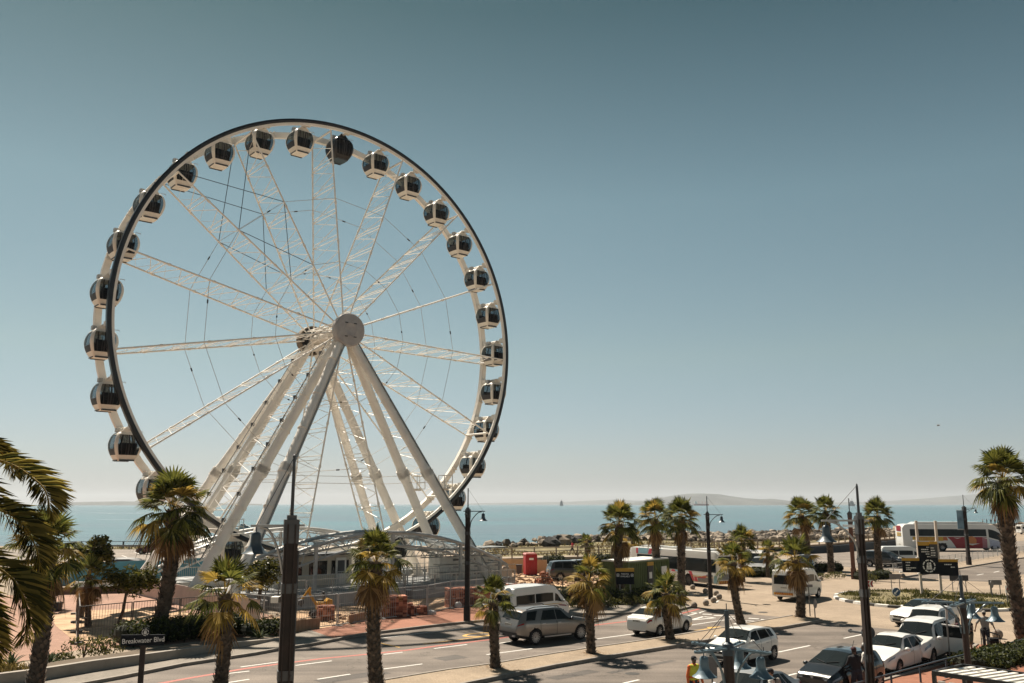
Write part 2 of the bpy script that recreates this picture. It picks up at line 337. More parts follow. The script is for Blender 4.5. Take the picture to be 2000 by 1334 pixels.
sheet('footpath', [(1905, 1263), (1862, 1295), (1819, 1307), (1741, 1330), (1561, 1388), (1500, 1500), (2100, 1500), (2100, 1250)], .09, M_red, 1)
# painted markings
def line(px, w_, m, z=.009):
    P = [G(*p) for p in px]; a = offs(P, w_ / 2); c = offs(P, -w_ / 2); b = MB(); b.strip([(p.x, p.y, z) for p in a], [(p.x, p.y, z) for p in c]); return b
def marks(name, segs, w_, m, z=.009):
    for s in segs:
        struct(line(s, w_, m, z).build(name, m, fix=True))
marks('red_line', [[(100, 1375), (357, 1327), (480, 1306), (546, 1297), (634, 1286), (719, 1278), (797, 1270), (852, 1262), (896, 1257), (960, 1249), (1060, 1235), (1142, 1223.5), (1210, 1215.5), (1232, 1213), (1327, 1199.5), (1366, 1189.5)]], .28, M_redp)
marks('road_line', [[(430, 1336), (487, 1327)], [(444, 1316), (487, 1311)], [(577, 1300), (648, 1291)], [(749, 1278.5), (786, 1274)], [(848, 1267), (912, 1259)], [(960, 1259), (1000, 1253)],
    [(620, 1327), (684, 1317)], [(749, 1307), (825, 1297)], [(950, 1279), (1040, 1267)], [(1166, 1248), (1240, 1238)], [(1350, 1221), (1416, 1211), (1436, 1208)],
    [(1648, 1247), (1690, 1238)], [(1520, 1274), (1582, 1261)], [(1375, 1303), (1425, 1293)], [(1217, 1335), (1248, 1328)], [(1538, 1320), (1556, 1315.5)],
    [(1340, 1203.5), (1380, 1193)], [(470, 1303), (560, 1291)]], .13, M_white)
marks('edge_line', [[(742, 1247), (830, 1236), (914, 1227), (960, 1222)], [(960, 1222), (1080, 1212), (1200, 1206)]], .12, M_white)
marks('yield_line', [[(1350, 1197.4), (1369, 1197.4)], [(1372, 1199.6), (1390, 1200.2)], [(1394, 1202), (1413, 1203)], [(1417, 1204.5), (1433, 1205.5)], [(1462, 1207.6), (1482, 1209)], [(1486, 1210), (1505, 1211)], [(1509, 1211.5), (1524, 1212.6)]], .3, M_white)
for tri in ([(1348, 1211.5), (1374, 1204.5), (1397, 1207)], [(1430, 1220), (1459, 1212.5), (1486, 1214.5)]):
    marks('yield_triangle', [[tri[0], tri[1]], [tri[1], tri[2]], [tri[2], tri[0]]], .2, M_white, .010)
b = MB(); b.add([(p.x, p.y, .010) for p in [G(1347, 1232.5), G(1384, 1227.5), G(1380, 1225), G(1410, 1224), G(1392, 1231), G(1388, 1229)]], [(0, 1, 5), (1, 2, 3, 4, 5)]); struct(b.build('yellow_arrow', M_yel, fix=True))
marks('yellow_line', [[(742, 1256), (781, 1265)], [(826, 1258), (894, 1250), (954, 1242), (1000, 1236)]], .14, M_yel, .0095)
b = MB(); c = G(934, 1240); k = 24
ring = [(c + RD * (1.0 * r * math.cos(a)) + V((-RD.y, RD.x, 0)) * (.62 * r * math.sin(a))) for r in (1, .74) for a in [2 * math.pi * i / k for i in range(k)]]
b.add([(p.x, p.y, .011) for p in ring], [(i, (i + 1) % k, k + (i + 1) % k, k + i) for i in range(k)]); struct(b.build('yellow_ring', M_yel, fix=True))
marks('road_line', [[(1908, 1123.5), (1921, 1121)], [(1941, 1118), (1952, 1115.5)], [(1969, 1113), (1982, 1110)]], .14, M_white, .013)
marks('parking_line', [[(238, 1085), (252, 1090)], [(262, 1078), (275, 1083)], [(300, 1080), (312, 1084)]], .14, M_white, .010)
marks('bay_line', [[(1376, 1170), (1402, 1164)], [(1396, 1178), (1404, 1173)], [(1318, 1150), (1352, 1162)]], .12, M_white, .008)
# roundabout island: kerb of black and white stones round a planted bed
ic = G(1822, 1173); IR = 6.6
b = MB(); k = 64; b.prism([(ic.x + IR * math.cos(2 * math.pi * i / k), ic.y + IR * math.sin(2 * math.pi * i / k)) for i in range(k)], .004, .14); struct(b.build('island', M_verge, fix=True))
M_kw = mat('white_kerb_paint', (.62, .60, .56), .7, 0, .2, 6); M_kb = mat('black_kerb_paint', (.05, .047, .045), .7, 0, .3, 6)
b = MB(); ns = 44
for i in range(ns):
    a0, a1 = 2 * math.pi * i / ns, 2 * math.pi * (i + .985) / ns
    vs = [(ic.x + r * math.cos(a), ic.y + r * math.sin(a), z) for a in (a0, (a0 + a1) / 2, a1) for r, z in ((IR + .02, .18), (IR + .30, .16), (IR + .33, .003))]
    b.add(vs, [(0, 3, 4, 1), (1, 4, 5, 2), (3, 6, 7, 4), (4, 7, 8, 5)], i % 2)
o = b.build('kerb', [M_kw, M_kb], fix=True); struct(o)
# planter wall and beds on the left
wt = [(-700, 1470), (-200, 1372), (82, 1334), (183, 1316), (260, 1304), (350, 1289), (416, 1277), (500, 1263), (560, 1250)]
P = [G(*p) for p in wt]; Q = offs(P, .28); b = MB()
hs = [.55, .55, .55, .53, .5, .46, .4, .3, .12]
a0 = [(p.x, p.y, .0) for p in P]; a1 = [(p.x, p.y, h) for p, h in zip(P, hs)]; b1 = [(p.x, p.y, h) for p, h in zip(Q, hs)]; b0 = [(p.x, p.y, 0) for p in Q]
b.strip(a0, a1); b.strip(a1, b1); b.strip(b1, b0)
o = b.build('planter_wall', M_conc, fix=True); tag(o, 'low grey concrete planter wall running along the left pavement', 'wall')
Q2 = offs(P, 2.1); b = MB(); b.strip([(p.x, p.y, h - .06) for p, h in zip(Q, hs)], [(p.x, p.y, h * .7) for p, h in zip(Q2, hs)]); struct(b.build('planter_bed', M_soil, fix=True))
# boardwalk along the sea
bw = [(890, 1093), (1000, 1090), (1210, 1085), (1350, 1077), (1480, 1070), (1600, 1063), (1747, 1051), (1900, 1040)]
BP = [G(x, y, .7) for x, y in bw]; BQ = offs(BP, 2.6); b = MB()
b.strip([(p.x, p.y, .7) for p in BP], [(p.x, p.y, .7) for p in BQ]); b.strip([(p.x, p.y, .45) for p in BP], [(p.x, p.y, .7) for p in BP])
M_deck = mat('weathered_deck', (.30, .24, .18), .85, 0, .2, 2)
struct(b.build('boardwalk', M_deck, fix=True))
b = MB(); b.strip([(p.x, p.y + .5, 0) for p in BP], [(p.x, p.y + .5, .44) for p in BP]); M_dkblue = mat('dark_blue_wall', (.03, .04, .05), .8); o = b.build('boardwalk_footing', M_dkblue, fix=True); struct(o)

Pw = [G(x, y) for x, y in [(1530, 1084), (1640, 1078.5), (1756, 1067)]]; b = MB()
for p, q in zip(Pw, Pw[1:]): b.beam(p + V((0, 0, .5)), q + V((0, 0, .5)), .25, 1.0)
o = b.build('low_wall', mat('dark_blue_wall', (.03, .04, .05), .8)); tag(o, 'dark blue low wall below the boardwalk right of the white minibus', 'wall')

# repairs and covers in the road
M_patch = asphalt('asphalt_patch', (.085, .074, .066)); M_iron = mat('cast_iron', (.05, .045, .04), .6, .4, .3, 20)
def rpatch(px, py, L, w_, m, z=.0075):
    c = G(px, py); e = RD * L / 2; f = V((-RD.y, RD.x, 0)) * w_ / 2; b = MB(); b.add([(p.x, p.y, z) for p in (c - e - f, c + e - f, c + e + f, c - e + f)], [(0, 1, 2, 3)]); struct(b.build('road_patch', m, fix=True))
for a in ((690, 1322, 3.2, .9), (1120, 1318, 2.6, .7), (1440, 1290, 1.2, 3.0), (1255, 1302, 4.5, .35), (880, 1285, 1.4, 1.0), (1640, 1262, 2.2, .8)): rpatch(*a, M_patch)
for px, py in ((820, 1318), (1235, 1316), (1110, 1286), (1700, 1258), (1490, 1196)):
    c = G(px, py); b = MB(); b.lathe([(0, .0115), (.3, .0115), (.31, .009)], 20, (c.x, c.y, 0), cap=False); struct(b.build('manhole_cover', M_iron))
# ================================================================== FERRIS WHEEL
M_wh = mat('cream_steel', (.77, .73, .665), .45, 0, .10, .7, spec=.4)
M_wh2 = mat('white_steel', (.70, .67, .61), .5, 0, .14, 1.5)
M_blk = mat('black_rim_band', (.012, .013, .015), .35, 0, .2, 2)
M_cable = mat('steel_cable', (.40, .37, .33), .5, .1, .2, 5)
M_dcable = mat('dark_cable', (.03, .03, .035), .5, 0, .2, 5)
M_grey = mat('galvanised_steel', (.42, .42, .41), .5, .3, .18, 2.5)
M_dgrey = mat('dark_grey_steel', (.06, .062, .066), .5, .2, .2, 3)
M_hubin = mat('hub_inside', (.14, .105, .07), .7, 0, .4, 4)
WC = V((-15.06, 75.0, 21.585)); AZ = .6954; WR = 18.99
U = V((math.cos(AZ), math.sin(AZ), 0)); N = V((-math.sin(AZ), math.cos(AZ), 0)); ZC = WC.z
wheel = thing('ferris_wheel', 'giant white ferris wheel with black outer rim standing by the sea', 'ferris wheel', (WC.x, WC.y, 0), AZ)
def pol(r, a, o): return V((r * math.sin(R(a)), o, ZC + r * math.cos(R(a))))   # wheel-local point
def ringmesh(b, prof, n=180, mi=0):     # prof: closed list of (r, o)
    k = len(prof); vs = [pol(r, 360 * i / n, o) for i in range(n) for r, o in prof]
    fs = [(i * k + j, i * k + (j + 1) % k, ((i + 1) % n) * k + (j + 1) % k, ((i + 1) % n) * k + j) for i in range(n) for j in range(k)]
    b.add(vs, fs, mi)
b = MB(); ringmesh(b, [(18.66, -.2), (18.82, -.24), (18.99, -.2), (18.99, .18), (18.66, .18)])
fr = b.build('front_rim', M_blk, wheel, fix=True)
b = MB(); ringmesh(b, [(18.45, -.14), (18.655, -.18), (18.655, .04), (18.45, .02)])
b.build('rim_lip', M_wh, fr, fix=True)
b = MB(); ringmesh(b, [(18.42, 3.3), (18.93, 3.3), (18.93, 3.72), (18.42, 3.72)], 90)
br_ = b.build('back_rim', M_wh, wheel, fix=True)
b = MB()
for k in range(30):                      # splice plates along the back rim
    a = 7 + 12 * k
    for da in (-.55, .55):
        b.beam(pol(18.38, a + da, 3.26), pol(18.97, a + da, 3.26), .14, .1)
b.build('splice_plates', M_wh2, br_)
# hub
b = MB(); b.lathe([(0, -2.16), (.5, -2.15), (.55, -2.17), (.62, -2.15), (1.32, -2.1), (1.41, -2.02), (1.42, -1.6), (1.3, -1.25), (.9, -1.1)], 40, (0, 0, ZC), (0, 1, 0), cap=False)
hub = b.build('hub', mat('hub_paint', (.36, .34, .33), .55, 0, .16, 1.6), wheel, smooth=35, fix=True)
b = MB()
for x, z in ((-.42, .55), (.42, .55), (-.42, -.62), (.42, -.62)):
    for dx in (-.07, .07): b.box((x + dx, -2.17, ZC + z), (.11, .06, .08), mi=0)
b.build('hub_bolts', M_dgrey, hub)
b = MB(); b.lathe([(1.2, 4.55), (1.33, 4.6), (1.36, 5.3), (1.25, 5.5), (0, 5.55)], 32, (0, 0, ZC), (0, 1, 0), cap=False)
bh = b.build('back_hub', M_hubin, wheel, smooth=35)
b = MB()
for k in range(12):
    a = 30 * k; b.beam(pol(.35, a, 4.75), pol(1.3, a, 4.75), .07, .5)
for rr in (.75,): b.lathe([(rr, 4.5), (rr + .05, 4.5), (rr + .05, 5.3), (rr, 5.3)], 24, (0, 0, ZC), (0, 1, 0), cap=False)
b.build('hub_ribs', M_dgrey, bh)
b = MB(); b.lathe([(.42, -1.4), (.42, 5.2)], 20, (0, 0, ZC), (0, 1, 0))
for k in range(8):
    a = 45 * k; b.tube([pol(.95, a, -1.2), pol(.95, a + 22, 1.7), pol(1.0, a, 4.7)], .07, 6)
    b.tube([pol(.95, a, -1.2), pol(.95, a - 22, 1.7), pol(1.0, a, 4.7)], .05, 6)
for o in (.2, 1.7, 3.2): b.lathe([(.9, o), (1.0, o), (1.0, o + .12), (.9, o + .12)], 24, (0, 0, ZC), (0, 1, 0), cap=False)
b.build('axle', M_wh, wheel, smooth=40)
# spokes
SP0 = -4.7
def chord(a, side, r):                  # side 0 front, 1 back
    t = (r - 1) / 17.4; return pol(r, a, lerp(-.95, -.02, t) if side == 0 else lerp(4.45, 3.5, t))
for k in range(15):
    a = SP0 + 24 * k; b = MB()
    for sd in (0, 1):
        b.tube([chord(a, sd, 1), chord(a, sd, 18.4)], .07, 7)
        for r in (4.3, 8, 11.6, 15.2): b.tube([chord(a, sd, r - .12), chord(a, sd, r + .12)], .11, 7)
    n_ = 13; rs = [2.4 + 15.4 * i / n_ for i in range(n_ + 1)]
    for i in range(n_):
        r0, r1 = rs[i], rs[i + 1]
        if i % 2: b.tube([chord(a, 0, r0), chord(a, 1, r0)], .036, 5); b.tube([chord(a, 0, r0 + .35), chord(a, 1, r0 + .35)], .028, 5)
        b.tube([chord(a, i % 2, r0), chord(a, 1 - i % 2, r1)], .028, 5)
        b.tube([chord(a, 1 - i % 2, r0), chord(a, i % 2, r1)], .014, 4)
    b.tube([chord(a, 0, 18.3), chord(a, 1, 18.3)], .09, 7)
    b.build('spoke', M_wh, wheel)
b = MB(); bd = MB()
for k in range(15):
    a0, a1 = SP0 + 24 * k, SP0 + 24 * (k + 1)
    for sd in (0, 1):
        for r in (6.2, 12.0): MB().tube([chord(a0, sd, r), chord(a1, sd, r)], .02, 5).build('tension_rod', M_cable, wheel)
        if k == 13:                     # the bay with dark cross cables
            for (x, y) in ((18.4, 12), (12, 18.4), (12, 6.2), (6.2, 12)): MB().tube([chord(a0, sd, x), chord(a1, sd, y)], .03, 5).build('cross_cable', M_dcable, wheel)
        for r in (6.2, 12.0):           # turnbuckles
            p, q = chord(a0, sd, r), chord(a1, sd, r)
            if (k + sd) % 2: MB().tube([p.lerp(q, .62), p.lerp(q, .68)], .06, 6).build('turnbuckle', M_dcable, wheel)
# legs
FEET = {}
def leg(nm, top, foot, r0, r1, ladder=0, tray=0):
    T, Fp = V(top), V(foot); d = (Fp - T).normalized(); b = MB(); mid = T.lerp(Fp, .56)
    b.tube([T, T.lerp(Fp, .02), T.lerp(Fp, .09), mid, Fp], [r0 * .6, r0 * .85, r0, r0 * 1.05, r1], 16)
    for t in (.56, .565):
        b.tube([T.lerp(Fp, t - .014), T.lerp(Fp, t + .014)], r0 * 1.42, 12)
    b.tube([T.lerp(Fp, .53), T.lerp(Fp, .555), T.lerp(Fp, .575), T.lerp(Fp, .60)], [r0 * 1.05, r0 * 1.3, r0 * 1.3, r0 * 1.05], 16, cap=False)
    for t in (.12, .27, .41, .70, .84): b.tube([T.lerp(Fp, t - .002), T.lerp(Fp, t + .002)], lerp(r0, r1, t) * 1.16, 16)
    o = b.build('support_leg', M_wh, wheel, smooth=40)
    outward = V((math.copysign(1, foot[0]), 0, .45)); outward = (outward - d * outward.dot(d)).normalized(); lat = d.cross(outward).normalized()
    if ladder:
        b = MB(); c0 = T.lerp(Fp, .05) + outward * (r0 + .16); c1 = T.lerp(Fp, .9) + outward * (r1 + .16)
        for s_ in (-.22, .22): b.tube([c0 + lat * s_, c1 + lat * s_], .035, 5)
        nn = 46
        for i in range(nn): p = c0.lerp(c1, i / nn); b.beam(p - lat * .22, p + lat * .22, .03, .03)
        b.build('ladder', M_wh2, o)
        b = MB(); L0, L1 = c0 + lat * .36, c1 + lat * .36; b.tube([L0, L1], .05, 5)
        for i in range(9):
            p = L0.lerp(L1, (i + .5) / 9); b.box(p, (.25, .25, .3))
        b.build('cable_run', M_dgrey, o)
    if tray:
        b = MB(); o0 = V((.9, tray * .45, 0)); out2 = (o0 - d * o0.dot(d)).normalized(); lat2 = d.cross(out2)
        for i in range(4): q = lat2 * ((i - 1.5) * .13) + out2 * (r0 + .07); b.tube([T.lerp(Fp, .035) + q, T.lerp(Fp, .97) + q], .045, 5)
        b.build('conduits', mat('grey_conduit', (.30, .31, .31), .45, .3, .15, 3), o)
    b = MB(); b.box((Fp.x, Fp.y, Fp.z - .15), (1.4, 1.4, .5)); b.box((Fp.x, Fp.y, .25), (1.9, 1.9, .5)); b.build('foot_block', M_wh2, o)
    FEET[nm] = (T, Fp)
hz = ZC - .25
leg('L4', (-.15, -1.25, hz), (-11.4, -7.0, .5), .36, .40, tray=-1)
leg('L3', (-.25, -.85, hz), (-11.8, -1.0, .5), .38, .42, ladder=1)
leg('L2', (-.25, 4.3, hz), (-12.2, 4.5, .5), .38, .42, ladder=1)
leg('L1', (-.15, 4.7, hz), (-12.2, 10.5, .5), .36, .40)
leg('R3', (.15, -1.25, hz), (11.4, -7.0, .5), .36, .40, tray=-1)
leg('R2', (.25, -.85, hz), (11.1, -1.0, .5), .38, .42)
leg('R1', (.25, 4.3, hz), (11.9, 4.5, .5), .38, .42)
leg('R0', (.15, 4.7, hz), (12.0, 10.5, .5), .36, .40)
def at(k, t): return FEET[k][0].lerp(FEET[k][1], t)
b = MB()
for i in range(12):                      # stair truss between the two left inner legs
    t = .08 + .07 * i; b.tube([at('L2', t), at('L3', t)], .035, 5); b.tube([at('L2', t), at('L2', t) + V((0, 1.0, -1.1))], .04, 5)
    b.tube([at('L2', t), at('L3', t + .07)], .02, 4)
b.build('leg_bracing', M_wh, wheel)
b = MB()
for p, q in (('L2', 'R1'), ('L3', 'L4'), ('R2', 'R3'), ('L1', 'L2'), ('R0', 'R1'), ('L3', 'L2'), ('R2', 'R1')):
    b.tube([at(p, .57), at(q, .57)], .022, 5); b.tube([at(p, .60), at(q, .60)], .022, 5)
b.build('leg_ties', M_cable, wheel)
for k, t in (('R2', .63), ('R3', .63), ('L2', .8), ('L3', .8), ('R1', .88), ('R2', .9)):
    p = at(k, t) + V((.75, -.2, .1)); b = MB(); b.box(p, (.9, .9, .06))
    for x in (-.42, .42):
        for y in (-.42, .42): b.beam(p + V((x, y, 0)), p + V((x, y, 1.1)), .05)
    for zz in (.55, 1.1):
        for x in (-.42, .42): b.beam(p + V((x, -.42, zz)), p + V((x, .42, zz)), .045); b.beam(p + V((-.42, x, zz)), p + V((.42, x, zz)), .045)
    b.beam(p + V((-.7, 0, -.1)), p + V((.3, 0, -.1)), .12)
    b.build('work_platform', M_wh2, wheel)
# gondolas
def seethru(name, col, tr):
    m = bpy.data.materials.new(name); m.use_nodes = True; n = m.node_tree; pb = n.nodes['Principled BSDF']
    pb.inputs['Base Color'].default_value = (*col, 1); pb.inputs['Roughness'].default_value = .05; pb.inputs['Specular IOR Level'].default_value = .16
    nz = n.nodes.new('ShaderNodeTexNoise'); nz.inputs['Scale'].default_value = 1.5; tc = n.nodes.new('ShaderNodeTexCoord'); n.links.new(tc.outputs['Object'], nz.inputs['Vector'])
    mr = n.nodes.new('ShaderNodeMapRange'); mr.inputs[3].default_value = tr * .7; mr.inputs[4].default_value = tr * 1.25; n.links.new(nz.outputs[0], mr.inputs[0])
    t = n.nodes.new('ShaderNodeBsdfTransparent'); t.inputs[0].default_value = (.72, .79, .82, 1); x = n.nodes.new('ShaderNodeMixShader')
    n.links.new(mr.outputs[0], x.inputs[0]); n.links.new(pb.outputs[0], x.inputs[1]); n.links.new(t.outputs[0], x.inputs[2]); n.links.new(x.outputs[0], n.nodes['Material Output'].inputs[0])
    return m
M_gl = seethru('gondola_glass', (.010, .014, .019), .58)
M_gshell = mat('gondola_shell', (.72, .67, .59), .4, 0, .07, 2)
M_gseat = mat('gondola_seat', (.02, .02, .023), .6)
M_gblack = mat('black_gondola_shell', (.012, .012, .014), .3, 0, .2, 2)
GP = [(0, .64), (.06, .72), (.14, .82), (.24, .92), (.36, 1.0), (.48, 1.05), (.6, 1.06), (.72, 1.02), (.82, .95), (.9, .86), (.96, .77), (1, .66)]
def gon_pt(t, side, v):                  # side 0:-n 1:+s 2:+n 3:-s; v in -1..1 across the side
    for (t0, a0), (t1, a1) in zip(GP, GP[1:]):
        if t0 <= t <= t1: a = lerp(a0, a1, (t - t0) / (t1 - t0)); break
    k = .9; c = .10 * a                  # slightly bulging sides with rounded corners
    x = v * a; y = -a - .05 * a * (1 - v * v)
    m = abs(v)
    if m > k: q = (m - k) / (1 - k); y += c * q * q; x = math.copysign(a * k + (a * (1 - k) - .0) * q * .72, v)
    if side == 0: return V((x, y, -2.35 + t * 2.05))
    if side == 1: return V((-y, x, -2.35 + t * 2.05))
    if side == 2: return V((-x, -y, -2.35 + t * 2.05))
    return V((y, -x, -2.35 + t * 2.05))
def make_gondola(label, shell, seats, glass):
    g = thing('gondola', label, 'gondola', (0, 0, 0), AZ, 'gondolas on the ferris wheel')
    ts = [i / 22 for i in range(23)]; vsn = [-1, -.95, -.9, -.8, -.5, -.06, .06, .5, .8, .9, .95, 1]; nv = len(vsn)
    body = MB(); panes = {}
    for sd in range(4):
        pane = MB(); low = MB(); base = len(body.v)
        pts = [[gon_pt(t, sd, v) for v in vsn] for t in ts]
        for i in range(22):
            for j in range(nv - 1):
                tm, vm = (ts[i] + ts[i + 1]) / 2, (vsn[j] + vsn[j + 1]) / 2
                q = [pts[i][j], pts[i][j + 1], pts[i + 1][j + 1], pts[i + 1][j]]
                win = .2 < tm < .9 and abs(vm) < .84
                if win and sd in (1, 3) and tm < .43: low.add([p * 1.0 for p in q], [(0, 1, 2, 3)]); continue
                if win and sd in (0, 2) and abs(vm) < .08: body_bar.append(q) if 0 else low.add(q, [(0, 1, 2, 3)]); continue
                (pane if win else body).add(q, [(0, 1, 2, 3)])
        panes[sd] = (pane, low)
    # roof and floor
    rf = [gon_pt(1, sd, v) for sd in range(4) for v in vsn[:-1]]; fl = [gon_pt(0, sd, v) for sd in range(4) for v in vsn[:-1]]
    body.add(rf, [tuple(range(len(rf)))]); body.add(fl, [tuple(range(len(fl)))[::-1]])
    body.build('body', shell, g, smooth=35, fix=True)
    for sd, (p, l) in panes.items():
        o = p.build('door' if sd == 0 else 'window', glass, g, smooth=40, fix=True)
        if l.f: l.build('waist_panel' if sd in (1, 3) else 'door_bar', M_gseat, o, smooth=40, fix=True)
        if sd == 0:
            bb = MB()
            for v0 in (-.55, -.2, .2, .55):
                bb.tube([gon_pt(t, 0, v0) + V((0, -.03, 0)) for t in (.2, .35, .5, .65, .8, .9)], .035, 4)
            bb.build('door_rails', M_gseat, o)
    b = MB()
    for s_ in (-1, 1): b.box((0, s_ * .52, -1.75), (1.3, .42, .5)); b.box((0, s_ * .8, -1.35), (1.3, .1, .5))
    b.build('bench', seats, g)
    b = MB(); b.box((0, -.72, -2.36), (1.15, .09, .1)); b.box((0, .72, -2.36), (1.15, .09, .1)); b.box((-.7, 0, -2.37), (.07, 1.1, .06))
    b.build('skid', M_dgrey, g)
    b = MB(); b.prism([(-.72, 0), (.72, 0), (.2, .52), (-.2, .52)], -.75, .75, mat4=Matrix.Translation((0, 0, -.33)) @ Matrix.Rotation(R(90), 4, 'X')) if 0 else None
    for y in (-.62, .62):
        b.add([(-.62, y - .06, -.32), (.62, y - .06, -.32), (.16, y - .06, .12), (-.16, y - .06, .12), (-.62, y + .06, -.32), (.62, y + .06, -.32), (.16, y + .06, .12), (-.16, y + .06, .12)],
              [(0, 1, 2, 3), (7, 6, 5, 4), (0, 4, 5, 1), (1, 5, 6, 2), (2, 6, 7, 3), (3, 7, 4, 0)])
    b.tube([(0, -.75, 0), (0, .75, 0)], .14, 10); b.box((0, 0, -.25), (1.0, 1.2, .14))
    b.build('hanger', shell, g)
    b = MB(); b.tube([(0, -1.62, 0), (0, 1.5, 0)], .12, 8); b.box((0, -1.4, 0), (.5, .5, .4)); b.box((0, 1.3, 0), (.5, .5, .4)); b.build('axle', M_wh2, g)
    b = MB(); b.box((-.62, .15, -.12), (.34, .4, .3)); b.tube([(.75, -.5, -.2), (1.15, -.55, -.2), (1.15, -.55, -.3)], .025, 5); b.build('roof_unit', M_grey, g)
    for ch in g.children:
        if ch.name.split('.')[0] != 'axle': ch.scale = (.92, .92, 1.0)
    return g
body_bar = []
ORD = ['', 'first', 'second', 'third', 'fourth', 'fifth', 'sixth', 'seventh', 'eighth', 'ninth', 'tenth', 'eleventh', 'twelfth', 'thirteenth', 'fourteenth', 'fifteenth']
M_gl2 = seethru('black_gondola_glass', (.006, .007, .009), .03)
gw = make_gondola('', M_gshell, M_gseat, M_gl)
for k in range(30):
    a = 1.1 + 12 * k; p = WC + U * (18.75 * math.sin(R(a))) + N * 1.75 + V((0, 0, 18.75 * math.cos(R(a))))
    if k == 0: g = make_gondola('the only black gondola, at the top of the wheel', M_gblack, M_gseat, M_gl2)
    elif k == 1: g = gw
    else: g = copy_tree(gw)
    g.location = p
    if k: g['label'] = 'white gondola with dark glass, %s one %s from the black gondola' % (ORD[k if k <= 15 else 30 - k], 'clockwise' if k <= 15 else 'anticlockwise')
# canopy over the boarding platform
cy = thing('arched_canopy', 'grey steel arched canopy frame over the boarding platform under the wheel', 'canopy', (WC.x, WC.y, 0), AZ)
M_slat = mat('canopy_slats', (.33, .35, .35), .55, .2, .2, 2)
def archz(s): t = (s + 11.2) / 23.6; return 1.9 + 2.95 * math.sin(math.pi * min(1, max(0, t))) ** .85
AS = [-11.2 + 23.6 * i / 24 for i in range(25)]
for o in (-8.0, -4.6, 8.2, 11.5):
    b = MB(); top = [V((s, o, archz(s))) for s in AS]; bot = [V((s * .93 + .1, o, archz(s) - .75 - .25 * math.sin(math.pi * (s + 11.2) / 24.4))) for s in AS]
    b.tube(top, .14, 8); b.tube(bot, .09, 6)
    for i in range(0, 24): b.tube([top[i], bot[i + 1]] if i % 2 else [bot[i], top[i + 1]], .04, 5)
    b.build('arch', M_grey, cy, smooth=40)
for o0, o1 in ((-8, -4.6), (8.2, 11.5)):
    b = MB()
    for i in range(1, 24): b.beam((AS[i], o0, archz(AS[i]) - .12), (AS[i], o1, archz(AS[i]) - .12), .08, .1)
    b.build('purlins', M_grey, cy)
    b = MB()
    for i in range(4, 20):
        for f_ in (.12, .42, .72):
            s = lerp(AS[i], AS[i + 1], f_); b.beam((s, o0 + .2, archz(s) - .32), (s, o1 - .2, archz(s) - .32), .26, .03)
    b.build('roof_slats', M_slat, cy)
for s in (-10.5, -5.5, 1, 7.5, 11.6):
    for o in (-8, 11.5): MB().beam((s, o, .9), (s, o, archz(s)), .22, .22).build('post', M_grey, cy)
b = MB()                                 # low truss roof at the right-hand end
for j in range(2):
    for (o, z) in ((-7.4, 3.35), (-5.2, 3.35), (-7.4, 2.8), (-5.2, 2.8)): b.beam((4, o, z), (13, o, z), .07)
for i in range(18):
    s = 4 + .5 * i; b.beam((s, -7.4, 3.35), (s + .5, -7.4, 2.8), .045); b.beam((s, -5.2, 2.8), (s + .5, -5.2, 3.35), .045); b.beam((s, -7.4, 3.35), (s, -5.2, 3.35), .045)
for i in range(9): b.box((4.5 + i, -6.3, 3.40), (.62, 2.3, .04))
b.build('side_truss', M_slat, cy)
# boarding platform
pf = thing('boarding_platform', 'grey raised boarding platform with railings below the wheel', 'platform', (WC.x, WC.y, 0), AZ)
b = MB(); b.box((0.5, -5.2, .45), (25, 6.4, .9)); b.box((.5, 7.6, .45), (25, 5.6, .9)); b.box((-4.5, -9.6, .40), (10, 2.2, .8)); b.box((6.5, -9.3, .3), (10, 1.6, .6)); b.build('deck', mat('platform_panels', (.30, .31, .31), .7, .1, .25, .8), pf)
b = MB(); b.box((.5, 1.5, .35), (22, 6.6, .1)); b.build('drip_tray', M_wh2, pf)
def railing(b, P, h_=1.1, step=.16, post=2.0):
    for p, q in zip(P, P[1:]):
        p, q = V(p), V(q); L = (q - p).length
        for zz in (h_, .12): b.beam(p + V((0, 0, zz)), q + V((0, 0, zz)), .05)
        for i in range(int(L / step) + 1): x = p.lerp(q, min(1, i * step / L)); b.beam(x + V((0, 0, .12)), x + V((0, 0, h_)), .018)
        for i in range(int(L / post) + 1): x = p.lerp(q, min(1, i * post / L)); b.beam(x, x + V((0, 0, h_)), .07)
for P in ([(-11.8, -8.3, .9), (13, -8.3, .9)], [(-9.5, -10.6, .8), (.5, -10.6, .8), (.5, -8.5, .8)], [(-9.5, -10.6, .8), (-9.5, -8.5, .8)], [(-11, -2.4, .9), (13, -2.4, .9)], [(-11, 5.2, .9), (13, 5.2, .9)], [(1.5, -10.1, .6), (11.5, -10.1, .6)], [(-3, -6.5, .9), (8, -6.5, .9)]):
    b = MB(); railing(b, P); b.build('railing', M_grey, pf)
b = MB()
for i in range(5): b.box((-10.3 - .28 * i, -9.4, .7 - .16 * i), (.3, 2, .06))
b.build('steps', M_grey, pf)
for i, (s, o) in enumerate(((-6.5, -4), (-1.5, -4.2), (3.5, -4.4), (7.8, -4.0))):
    b = MB(); b.box((s, o, 1.9), (.9, .7, 2.0)); b.box((s, o - .36, 2.2), (.6, .03, 1.0), mi=1); b.build('gate_cabinet', [M_wh2, M_dgrey], pf)
bx = thing('ticket_cabin', 'cream ticket cabin with dark windows below the canopy', 'cabin', tuple(WC + U * -3.5 + N * -3.4)[:2] + (.9,), AZ)
b = MB(); b.box((0, 0, 1.1), (6, 2.0, 2.2)); b.build('walls', mat('cream_panel', (.55, .48, .38), .7, 0, .15, 1), bx)
